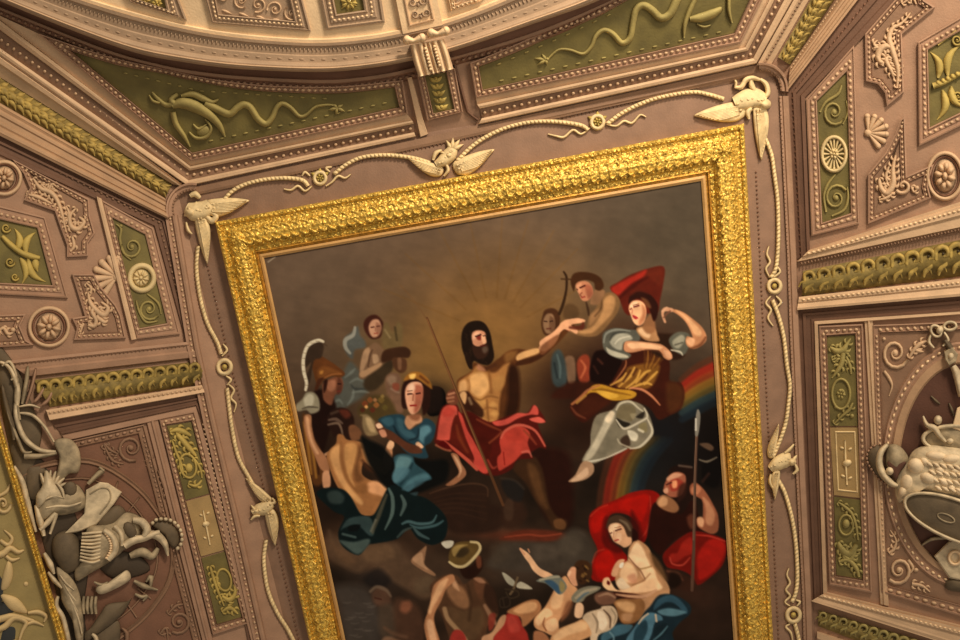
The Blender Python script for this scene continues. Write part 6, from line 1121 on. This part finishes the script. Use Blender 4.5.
ribbon('above and below the lowest medallion at right', [[(790, 606), (785, 602), (790, 596), (786, 590), (790, 583), (787, 575), (789, 568)], [(797, 606), (800, 602), (796, 600)], [(790, 624), (786, 627), (791, 633), (793, 644)]])
ribbon('below the left button medallion', [[(226, 376), (231, 380), (227, 385)], [(228, 384), (234, 390), (231, 398), (236, 404), (234, 412)], [(222, 356), (227, 350), (223, 344)]])
def wing(t, root, tip, w, side=1, nf=6, h=8.0, nm='wing', base=1.5):
    g = B(); r = np.array(root, float); p = np.array(tip, float); d = p - r; L = np.hypot(*d); n = np.array([-d[1], d[0]]) / L * side
    def q(a, c): return tuple(r + d * a + n * w * c)
    g.blob([q(-.05, -.3), q(.28, -.42), q(.66, -.3), q(1, 0), q(.9, .24), q(.68, .58), q(.42, .9), q(.16, 1.0), q(-.06, .6)], h * .55, base, 4, power=.6)
    for k in range(nf):
        s = k / (nf - 1)
        g.ridge([q(.08, .55 - .6 * s), q(.34 + .06 * s, .66 - .68 * s), q(.52 + .42 * s ** .8, .68 - .66 * s)], [w * .06, w * .1, w * .05], 2.2, base + h * .42)
    for k in range(7):
        a = q(.04 + .09 * (k % 4), -.02 + .3 * (k // 4)); g.dome(a[0], a[1], w * .15, w * .11, math.atan2(d[1], d[0]), 2.4, base + h * .45, 6, 2)
    return g.build(nm, IVORY, t)
def eagle(lbl, body, bw, head, beak, wings, tail=None, extra=None, hb=9.0):
    t = thing('stucco_eagle', lbl, 'eagle ornament', body[len(body) // 2], 3)
    g = B(); g.ridge(body, [q * 1.22 for q in bw], hb, .2, cs=8)
    for k in range(len(body) - 1):
        for s in (.3, .7):
            c = lerp(body[k], body[k + 1], s); g.dome(c[0] + rng.uniform(-1, 1), c[1] + rng.uniform(-1, 1), max(bw) * .28, max(bw) * .18, rng.uniform(-1, 1), 1.6, hb * .93, 6, 2)
    g.build('body', IVORY, t)
    g = B(); g.dome(head[0], head[1], head[2], head[2] * .85, 0, hb + 2, .2, 12, 4); g.ridge([head[:2], lerp(head[:2], beak, .6), beak], [head[2] * .55, head[2] * .4, .5], hb * .7, 1)
    a = math.atan2(beak[1] - head[1], beak[0] - head[0]); g.dome(head[0] + math.cos(a + .9) * head[2] * .4, head[1] + math.sin(a + .9) * head[2] * .4, .8, .8, 0, 1.2, hb + .8, 6, 2)
    g.build('head', IVORY, t)
    for w in wings: wing(t, *w)
    if tail:
        g = B()
        for q in tail[1:]: g.leaf(tail[0], q, 2.4, 5, .5)
        g.build('tail', IVORY, t)
    if extra:
        g = B()
        for p, w in extra: g.ridge(p, w, 5, 2)
        g.build('ribbon_loop', IVORY, t)
    return t
eagle('ivory eagle with spread wings at the upper left corner of the frame', [(186, 207), (194, 211), (203, 210), (211, 204)], [4, 8.5, 8, 5], (190, 212, 6.5), (184, 216),
      [((208, 205), (249, 200), 13, 1, 7), ((198, 217), (207, 264), 10, -1, 7)], None, [([(190, 196), (195, 194), (200, 198)], [2, 3.4, 2]), ([(186, 222), (188, 230), (192, 234)], [1, 2, .8]), ([(206, 216), (212, 221), (216, 216), (210, 212)], [2, 3.6, 3, 1.4])])
eagle('ivory eagle with spread wings above the middle of the frame', [(436, 165), (444, 160), (450, 154), (453, 148)], [3, 5.5, 6, 4], (449, 155, 5), (440, 152),
      [((441, 170), (408, 158), 9, -1, 6), ((456, 166), (494, 149), 13, 1, 7)], [(452, 150), (446, 140), (453, 137), (460, 139), (464, 144)], [([(444, 176), (448, 170), (446, 164)], [1, 2, 1.4]), ([(433, 160), (436, 153), (442, 150)], [1.4, 2.6, 1])], hb=10)
eagle('ivory eagle with a looped ribbon at the upper right corner of the frame', [(735, 104), (745, 100), (755, 98), (765, 102)], [6, 8.5, 8.5, 6], (765, 104, 6.5), (758, 112),
      [((742, 106), (694, 115), 14, -1, 8), ((757, 108), (761, 160), 11, -1, 7)], None,
      [([(735, 88), (736, 83), (735, 80)], [1, 1.6, 1]), ([(735, 87), (741, 87), (746, 80), (753, 78), (760, 80)], [1.4, 2.6, 2.8, 2.6, 1.6]), ([(751, 79), (752, 86), (756, 92)], [2, 3.2, 2]), ([(760, 79), (766, 84), (768, 93), (763, 99)], [1.6, 2.6, 2.8, 1.6]), ([(752, 108), (748, 112), (749, 119)], [2, 3, 1.4])])
eagle('ivory eagle perched on the rope right of the frame', [(770, 469), (777, 464), (785, 460), (791, 459)], [3, 6, 6.5, 5], (792, 462, 4.6), (797, 455),
      [((772, 456), (779, 424), 6, -1, 5), ((778, 472), (775, 500), 6, 1, 5)], None, [([(785, 453), (790, 449), (794, 444)], [1.4, 2, .8]), ([(795, 464), (797, 470), (793, 474)], [1, 2.2, 1]), ([(771, 474), (770, 482), (774, 490)], [1.2, 1.8, 1])])
eagle('ivory eagle perched on the rope left of the frame', [(252, 513), (258, 510), (265, 508), (272, 503)], [2.4, 5, 6, 3.4], (256, 511, 4), (251, 505),
      [((270, 500), (246, 478), 7, -1, 6), ((268, 512), (275, 546), 9, -1, 6)], None, [([(251, 520), (255, 516), (260, 516)], [.8, 2, 1.4]), ([(270, 504), (275, 502), (272, 498)], [1.6, 2, 1])])
# ================================================================== ARMOUR TROPHY, lower left
def st(name, lbl, cat, parts, at):
    t = thing(name, lbl, cat, at, 6)
    for nm, b_, m in parts: b_.build(nm, m, t)
    return t
GA = None
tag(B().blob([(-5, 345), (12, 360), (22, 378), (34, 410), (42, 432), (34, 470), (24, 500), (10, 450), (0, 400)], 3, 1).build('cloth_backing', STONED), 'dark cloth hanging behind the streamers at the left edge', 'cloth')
streams = [([(0, 362), (8, 366), (14, 376), (18, 392), (16, 410), (18, 424), (26, 440), (40, 450), (56, 452)], 3.0, STONEL),
           ([(2, 366), (10, 362), (16, 376), (11, 380)], 1.8, STONEL), ([(18, 378), (16, 400), (20, 420)], 2.4, STONE), ([(28, 366), (26, 384), (22, 404)], 2.4, STONE), ([(36, 368), (32, 386), (26, 404)], 1.8, PINK),
           ([(44, 388), (38, 398), (34, 402)], 2.0, PINK), ([(52, 392), (48, 400), (42, 405)], 2.0, PINK), ([(18, 407), (30, 405), (40, 408)], 1.3, STONEL), ([(18, 413), (32, 415), (44, 426), (54, 442)], 1.8, STONEL),
           ([(4, 400), (10, 420), (18, 440), (24, 452), (32, 452)], 2.0, STONE), ([(24, 456), (40, 456), (57, 453)], [3.4, 2.6, 1.6], STONE), ([(2, 385), (6, 405), (12, 425), (14, 440)], 3, STONED)]
places = ['long pale streamer curling down the left edge', 'small pale loop at the top of the left edge streamers', 'grey streamer hanging beside the long pale one', 'grey plume stalk beside the laurel band end', 'rose plume stalk just left of the laurel band', 'rose plume tip over the laurel band, left', 'rose plume tip over the laurel band, right', 'thin pale curl under the laurel band end', 'pale ribbon arching toward the fan shaped cloth', 'grey ribbon running under the pale streamers', 'grey trumpet mouth beside the fan shaped cloth', 'dark streamer nearest the gilt edge']
for (p, w, m), d in zip(streams, places):
    tag(B().ridge(p, w if isinstance(w, list) else [w * .5, w, w, w, w * .6], 6, 5).build('streamer', m), d, 'streamer', 'streamers of the left trophy')
st('fan_cloth', 'grey fan shaped cloth at the top of the left trophy', 'cloth', [('cloth', B().blob([(54, 442), (62, 438), (72, 440), (79, 449), (81, 460), (80, 468), (77, 473), (69, 474), (62, 481), (55, 482), (58, 468), (59, 456)], 5, 6, power=.5, flat=.2), STONE)], (67, 460))
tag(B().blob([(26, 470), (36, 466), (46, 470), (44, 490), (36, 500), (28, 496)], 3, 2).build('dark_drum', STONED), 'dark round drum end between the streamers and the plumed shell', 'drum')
g = B()
for k in range(7):
    a = -2.1 + k * .28; g.ridge([(58, 506), (50 + 9 * math.cos(a), 492 + 8 * math.sin(a)), (50 + 19 * math.cos(a), 492 + 22 * math.sin(a))], [2, 3, 1], 7, 6)
st('winged_helmet', 'winged helmet with a dark eye hole in the left trophy', 'helmet', [
    ('bowl', B().blob([(36, 500), (44, 492), (54, 490), (66, 490), (76, 484), (84, 492), (87, 503), (82, 510), (66, 515), (52, 516), (42, 522), (36, 516)], 12, 4), STONE),
    ('wing', B().blob([(46, 470), (54, 480), (62, 488), (66, 498), (58, 502), (48, 500), (38, 508), (36, 496), (42, 486)], 8, 10), STONEL),
    ('feathers', g, STONEL), ('creases', B().ridge([(44, 500), (54, 496), (64, 498)], [.6, 1.6, .6], 2.4, 15).ridge([(46, 508), (58, 506), (70, 506), (82, 502)], [.6, 1.8, 1.6, .6], 2.4, 14).ridge([(56, 482), (62, 490), (64, 498)], [.6, 1.8, .8], 2.4, 16), STONEL),
    ('eye_opening', B().dome(70, 489, 7, 8, .3, 3, 13), STONED),
    ('cheek_guard', B().ridge([(40, 530), (48, 522), (56, 514), (50, 534)], [2, 3, 2.4, 1.4], 6, 9).ridge([(36, 505), (40, 520), (44, 536)], [2, 4, 2], 6, 6), STONEL)], (60, 498))
st('pentagon_shield', 'pale five sided shield leaning behind the cuirass in the left trophy', 'shield', [('plate', B().plate([(86, 490), (100, 482), (108, 483), (122, 492), (114, 504), (96, 525), (78, 532), (64, 534), (84, 514)], 9, 1, 1.5), STONEL), ('incised_rim', B().ridge([(90, 494), (101, 488), (109, 490), (110, 500), (100, 514)], .9, 1.2, 9), STONE)], (100, 505))
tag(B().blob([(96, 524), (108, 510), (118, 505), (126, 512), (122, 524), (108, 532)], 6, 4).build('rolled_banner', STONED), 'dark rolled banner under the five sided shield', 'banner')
tag(B().ridge([(88, 484), (96, 476), (103, 470)], [2, 2.6, 3.4], 6, 5).ridge([(99, 467), (104, 471)], [1.4, 1.6], 6, 6).build('sword_hilt', STONE), 'small sword hilt poking out above the five sided shield', 'sword')
g = B(); f = B()
for k in range(9):
    y0 = 535 + k * 3.2; f.ridge([(82 - k * .3, y0 - 1), (92, y0 - 2 + k * .5), (102 - k * .2, y0 - 3 + k * .3)], [1.4, 1.7, 1.6], 6, 12)
fr_ = B()
for k in range(11): 
    a = k / 10; fr_.dome(106 + 5 * math.sin(a * 3), 534 + a * 24, 2, 1.6, 0, 3, 17, 7, 2)
cu = st('stone_cuirass', 'fringed cuirass lying on its side at the middle of the left trophy', 'cuirass', [
    ('torso', B().blob([(86, 528), (100, 524), (114, 520), (124, 512), (136, 514), (146, 522), (142, 536), (130, 544), (118, 556), (104, 566), (90, 574), (76, 582), (74, 570), (84, 556)], 16, 2), STONE),
    ('skirt', B().blob([(54, 536), (68, 530), (80, 540), (85, 556), (82, 566), (68, 574), (60, 568), (52, 552)], 12, 3), STONED),
    ('fringe', f, STONEL), ('shoulder_band', B().ridge([(104, 530), (113, 538), (115, 550), (108, 560)], [3, 4, 4, 3], 8, 13).ridge([(114, 526), (121, 534), (122, 546)], [2.4, 3.2, 2], 7, 13), STONEL), ('studs', fr_, CREAM),
    ('neck_opening', B().dome(130, 530, 6, 9, -.5, 3, 16), STONED),
    ('arm_band', B().ridge([(133, 520), (142, 522), (147, 530), (143, 538)], [3, 4.4, 4.4, 2.6], 7, 13), STONEL),
    ('sash', B().ridge([(124, 546), (134, 540), (144, 538), (154, 534), (160, 532)], [4, 4.4, 3.6, 3, 2.4], 7, 12), STONEL)], (110, 545))
g = B().blob([(152, 524), (158, 520), (170, 522), (178, 530), (180, 540), (175, 548), (168, 544), (164, 536), (156, 530)], 6, 4)
s_ = B(); s_.beads([(151, 525), (156, 520), (164, 519), (172, 521), (179, 527), (182, 536), (181, 544), (176, 550)], 5, 2.5, 2.1, 3, 9, sm=1)
pl = st('crested_plume', 'scalloped dark crest with pale studs beside the pilaster, left trophy', 'helmet crest', [('crest', g, STONED), ('studs', s_, STONEL), ('crest_base', B().ridge([(150, 534), (158, 536), (165, 544), (168, 556)], [4, 4.4, 3.4, 1], 8, 8), STONEL), ('cloth_fold', B().ridge([(130, 556), (142, 552), (152, 556), (158, 548)], [3, 5, 4, 2], 6, 6), STONE)], (165, 535))
tag(B().blob([(56, 568), (64, 570), (76, 584), (82, 604), (84, 630), (82, 650), (76, 640), (72, 620), (62, 602), (60, 588)], 8, 5).build('long_shield', STONE), 'long grey leaf shaped shield along the gilt edge, lower left trophy', 'shield')
g = B(); g.ridge([(44, 553), (50, 564), (54, 574)], [2, 3.6, 1.4], 5, 6); g.ridge([(48, 572), (54, 580), (62, 588)], [1.4, 2.6, 1.4], 5, 7); g.ridge([(58, 596), (56, 606), (62, 616), (66, 630), (70, 650)], [1.6, 3, 3, 3, 3], 5, 6)
tag(g.build('white_drapery', STONEL), 'strips of white drapery beside the long leaf shaped shield', 'cloth')
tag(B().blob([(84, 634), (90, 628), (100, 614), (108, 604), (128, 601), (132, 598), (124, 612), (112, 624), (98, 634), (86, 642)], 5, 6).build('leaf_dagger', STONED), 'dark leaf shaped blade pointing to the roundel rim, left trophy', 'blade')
tag(B().blob([(96, 592), (104, 594), (128, 582), (131, 575), (127, 570), (120, 574), (104, 585), (97, 586)], 8, 6).build('vambrace', STONEL), 'pale tubular arm guard below the cuirass', 'arm guard')
tag(B().ridge([(94, 582), (102, 585), (108, 582)], [1, 2, 1], 5, 7).ridge([(134, 581), (144, 586), (158, 590)], [1.8, 3, .8], 5, 4).ridge([(146, 582), (151, 577), (150, 590)], [1, 3, 1], 5, 4).build('arrow_head', STONE), 'pale arrow head beside the arm guard', 'arrow')
tag(B().ridge([(135, 594), (142, 597), (147, 596), (143, 601)], [1.4, 2, 1.8, 1], 4, 3).build('buckle', STONE), 'small pale buckle below the arrow head', 'buckle')
g = B()
for k in range(4): g.ridge([(84 + k * 4, 596), (83 + k * 4, 606), (84 + k * 4, 614)], [1.6, 2.2, 1.6], 5, 5)
tag(g.build('gathered_cloth', STONE), 'gathered cloth below the arm guard, left trophy', 'cloth')
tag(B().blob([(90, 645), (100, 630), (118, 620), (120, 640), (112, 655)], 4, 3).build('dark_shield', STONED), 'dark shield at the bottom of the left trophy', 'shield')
tag(B().ridge([(122, 628), (127, 634), (126, 646)], [1, 2.6, 2], 4, 3).build('ribbon_end', PINKD), 'rose ribbon end at the bottom of the left trophy', 'ribbon')
tag(B().ridge([(92, 634), (96, 638), (98, 648)], [1.4, 2.4, 2], 5, 9).build('ribbon_end', STONEL), 'pale ribbon end under the dark blade', 'ribbon')
tag(B().blob([(22, 440), (34, 452), (52, 470), (70, 500), (88, 560), (84, 610), (90, 660), (74, 660), (58, 600), (42, 540), (28, 490)], 1.5, 1).build('shadow_backing', GAPSHADE), 'dark sheet standing for the shade between the pieces of the left trophy', 'cloth')  # dark backing sheet, paints the shade in the gaps of the trophy
tag(B().ridge([(14, 466), (22, 482), (28, 505), (36, 532)], [1.5, 3.4, 3.6, 1.6], 5, 3).build('white_drapery', STONEL), 'narrow pale drapery along the gilt edge beside the winged helmet', 'cloth')
g = B()
for k in range(5): g.ridge([(60 + k * 4, 575 + k * 9), (66 + k * 3.4, 583 + k * 10), (74 + k * 2, 590 + k * 11)], [.6, 1.4, .6], 2.4, 11)
tag(g.build('veined_fold', STONEL), 'pale creases across the long leaf shaped shield', 'cloth fold')
tag(B().blob([(100, 566), (120, 552), (140, 556), (150, 570), (130, 578), (112, 578)], 3, 2).build('shadow_patch', GAPSHADE), 'dark patch standing for the shade under the cuirass', 'cloth')  # flat dark shape in place of the shade below the cuirass
# ================================================================== TORSO TROPHY, right
tr = 0
g = B(); g.ring(936, 331, 6, 4.6, 1.5, 4, 5, .9); g.ring(950, 326, 6, 4, 1.5, 4, 5, -.1); g.dome(940, 330, 4, 4.6, .3, 8, 4); g.ridge([(931, 334), (929, 342), (934, 348)], [1.2, 1.8, 1], 4, 4); g.ridge([(944, 332), (948, 340), (943, 346)], [1.2, 1.8, 1.2], 4, 5)
tag(g.build('ribbon_bow', STONEL), 'pale ribbon bow at the top of the right roundel', 'ribbon bow')
st('hanging_block', 'grey stepped block hanging under the ribbon bow, right trophy', 'block', [('block', B().plate([(944, 352), (952, 347), (958, 354), (956, 362), (949, 366), (945, 360)], 11, 2, 1.2), STONE), ('boss', B().dome(951, 356, 3, 3.4, .2, 3, 11), STONEL), ('cord', B().ridge([(945, 340), (949, 346), (952, 350)], [2.6, 3.4, 2.4], 8, 3), STONED)], (950, 356))
tag(B().ridge([(953, 366), (957, 374), (959, 386), (962, 396)], [3, 4.6, 3.4, 4], 8, 4).build('thick_rope', STONEL), 'thick pale cord hanging below the block, right trophy', 'cord')
tag(B().ridge([(931, 396), (936, 401), (940, 404)], [.8, 1.6, .6], 3, 1.4).build('spear_tip', STONED), 'faint spear tip on the dark ground, left one', 'spear')
tag(B().ridge([(949, 403), (952, 410), (954, 416)], [.8, 1.6, .6], 3, 1.4).build('spear_tip', STONED), 'faint spear tip on the dark ground, right one', 'spear')
tag(B().plate([(957, 408), (975, 400), (985, 440), (952, 428)], 8, 2, 1).build('pale_plaque', CREAM), 'pale plaque at the right edge above the round shield', 'plaque')
st('round_buckler', 'round shield with a crossing strap above the marble torso', 'shield', [('disc', B().blob(ell(960, 440, 38, 15, 14, .05), 5, 3), STONE), ('rim', B().ring(960, 440, 37, 14, 2.2, 4, 6, .05), STONEL), ('strap', B().ridge([(923, 416), (927, 425), (934, 428), (940, 436), (946, 442)], [1, 2.4, 3.6, 2.6, 1.6], 7, 7).dome(938, 420, 4.4, 5, 0, 8, 6).dome(950, 441, 4, 3, 0, 4, 8), STONEL)], (955, 440))
helm = st('crested_helmet', 'crested helmet overlapping the pilaster at the left of the torso', 'helmet', [
    ('crest', B().blob([(872, 446), (878, 445), (884, 452), (880, 462), (884, 474), (890, 484), (885, 484), (874, 474), (867, 460), (868, 450)], 8, 4), STONED),
    ('crest_edge', B().beads([(876, 445), (869, 450), (867, 460), (872, 470), (880, 480), (887, 484)], 4, 2, 1.4, 3, 6, sm=1), PINK),
    ('bowl', B().blob([(888, 446), (896, 444), (904, 450), (909, 460), (902, 470), (897, 478), (888, 470), (885, 458)], 11, 4), STONE),
    ('brim', B().ridge([(888, 444), (881, 452), (879, 463), (883, 474), (891, 483), (898, 486)], [2, 3.4, 4, 4, 3.4, 2], 8, 8), STONEL),
    ('visor_opening', B().blob([(888, 461), (906, 462), (900, 472), (896, 480), (890, 470)], 2, 12), DEEP),
    ('ear_boss', B().dome(890, 471, 4.6, 4.6, 0, 8, 9), STONEL)], (890, 464))
to = B().blob([(897, 474), (906, 462), (914, 450), (928, 445), (945, 446), (970, 449), (1010, 452), (1020, 500), (980, 500), (955, 499), (935, 497), (920, 492), (906, 496), (899, 503), (895, 492)], 15, 3, c=(950, 474), power=.35, rings=7)
mu = B()
for (x, y, rx, ry, r, h) in [(916, 466, 9, 8, .6, 5), (908, 482, 8, 10, .2, 5), (936, 456, 11, 5, .1, 3.5), (951, 459, 10, 5, -.1, 3.5), (928, 478, 9, 6, .3, 4.5), (940, 470, 6, 4, .5, 3.6), (944, 482, 6, 4.4, .5, 3.6), (955, 471, 6, 3.4, .2, 3), (952, 488, 5, 3.4, .6, 3), (962, 480, 6, 3.4, .3, 3), (959, 492, 6, 3, .4, 3), (968, 468, 6, 4, 0, 3), (903, 492, 5, 7, .3, 4), (925, 462, 6, 4, .7, 3)]:
    mu.dome(x, y, rx, ry, r, h * 1.5, 15.2 if 912 < x else 11, 12, 4)
for r_ in range(4):
    for k in range(7):
        x = 926 + k * 7 + r_ * 3; y = 464 + r_ * 8 + k * .8; mu.ridge([(x, y - 2), (x + 3.4, y), (x + 6.5, y + 2.4)], [.8, 2.1, 1.1], 3.4, 17.5, sub=3, cs=4)
to2 = st('marble_torso', 'muscular pale torso armour lying sideways at the right edge', 'torso armour', [('torso', to, STONEL), ('muscle_relief', mu, TORSO)], (940, 472))
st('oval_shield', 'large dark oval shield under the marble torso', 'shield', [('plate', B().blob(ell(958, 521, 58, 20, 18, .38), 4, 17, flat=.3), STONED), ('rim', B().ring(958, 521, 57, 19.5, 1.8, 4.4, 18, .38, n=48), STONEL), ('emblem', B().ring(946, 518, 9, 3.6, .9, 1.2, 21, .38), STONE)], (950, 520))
st('hexagonal_shield', 'pale hexagonal shield with a ring boss below the oval shield', 'shield', [('plate', B().plate([(934, 556), (949, 541), (985, 538), (1000, 560), (985, 585), (949, 578)], 8, 1, 1.6), STONEL), ('boss', B().ring(955, 558, 6, 6.5, 1.6, 3, 8), CREAM)], (955, 560))
tag(B().ridge([(922, 545), (932, 539), (946, 538)], [1, 2, 1.6], 3, 2).build('spear_tip', STONE), 'pale spear tip between the oval and hexagonal shields', 'spear')
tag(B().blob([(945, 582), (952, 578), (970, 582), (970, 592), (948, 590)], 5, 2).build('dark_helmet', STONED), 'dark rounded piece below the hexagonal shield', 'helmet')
# ================================================================== CAMERA AND LIGHT
cam = bpy.data.cameras.new('camera'); co = bpy.data.objects.new('camera', cam); COL.objects.link(co); SC.camera = co
cam.sensor_width = 36; cam.lens = F / 960 * 36; cam.clip_start = .05
from mathutils import Matrix, Vector
Mx = Matrix(((RW[0, 0], -RW[0, 1], -RW[0, 2], 0), (RW[1, 0], -RW[1, 1], -RW[1, 2], 0), (RW[2, 0], -RW[2, 1], -RW[2, 2], EYE), (0, 0, 0, 1)))
co.matrix_world = Mx
def area(name, loc, aim, size, power, col):
    l = bpy.data.lights.new(name, 'AREA'); l.size = size; l.energy = power; l.color = col
    o = bpy.data.objects.new(name, l); COL.objects.link(o); o.location = loc
    d = Vector(aim) - Vector(loc); o.rotation_euler = d.to_track_quat('-Z', 'Y').to_euler(); return o
area('added_key_light', (3.0, -4.8, 3.0), (0, .6, D + EYE), 1.1, 640, (1, .84, .64))  # unseen area light added to rake across the relief
area('added_side_fill', (4.5, -1.5, 2.6), (0, 1.0, D + EYE), 2.2, 130, (1, .88, .70))  # unseen soft fill added on the right, not a window
area('added_far_fill', (5.0, 3.5, 3.0), (1, 1.5, D + EYE), 2.0, 30, (1, .82, .6))  # weak unseen fill added toward the far end
w = bpy.data.worlds.new('room'); SC.world = w; w.use_nodes = True
bg = w.node_tree.nodes['Background']; bg.inputs['Color'].default_value = (1.0, .84, .66, 1); bg.inputs['Strength'].default_value = .30
vs = SC.view_settings; vs.view_transform = 'Standard'; vs.look = 'None'; vs.gamma = 1; vs.exposure = .05
try: vs.use_curve_mapping = False
except Exception: pass
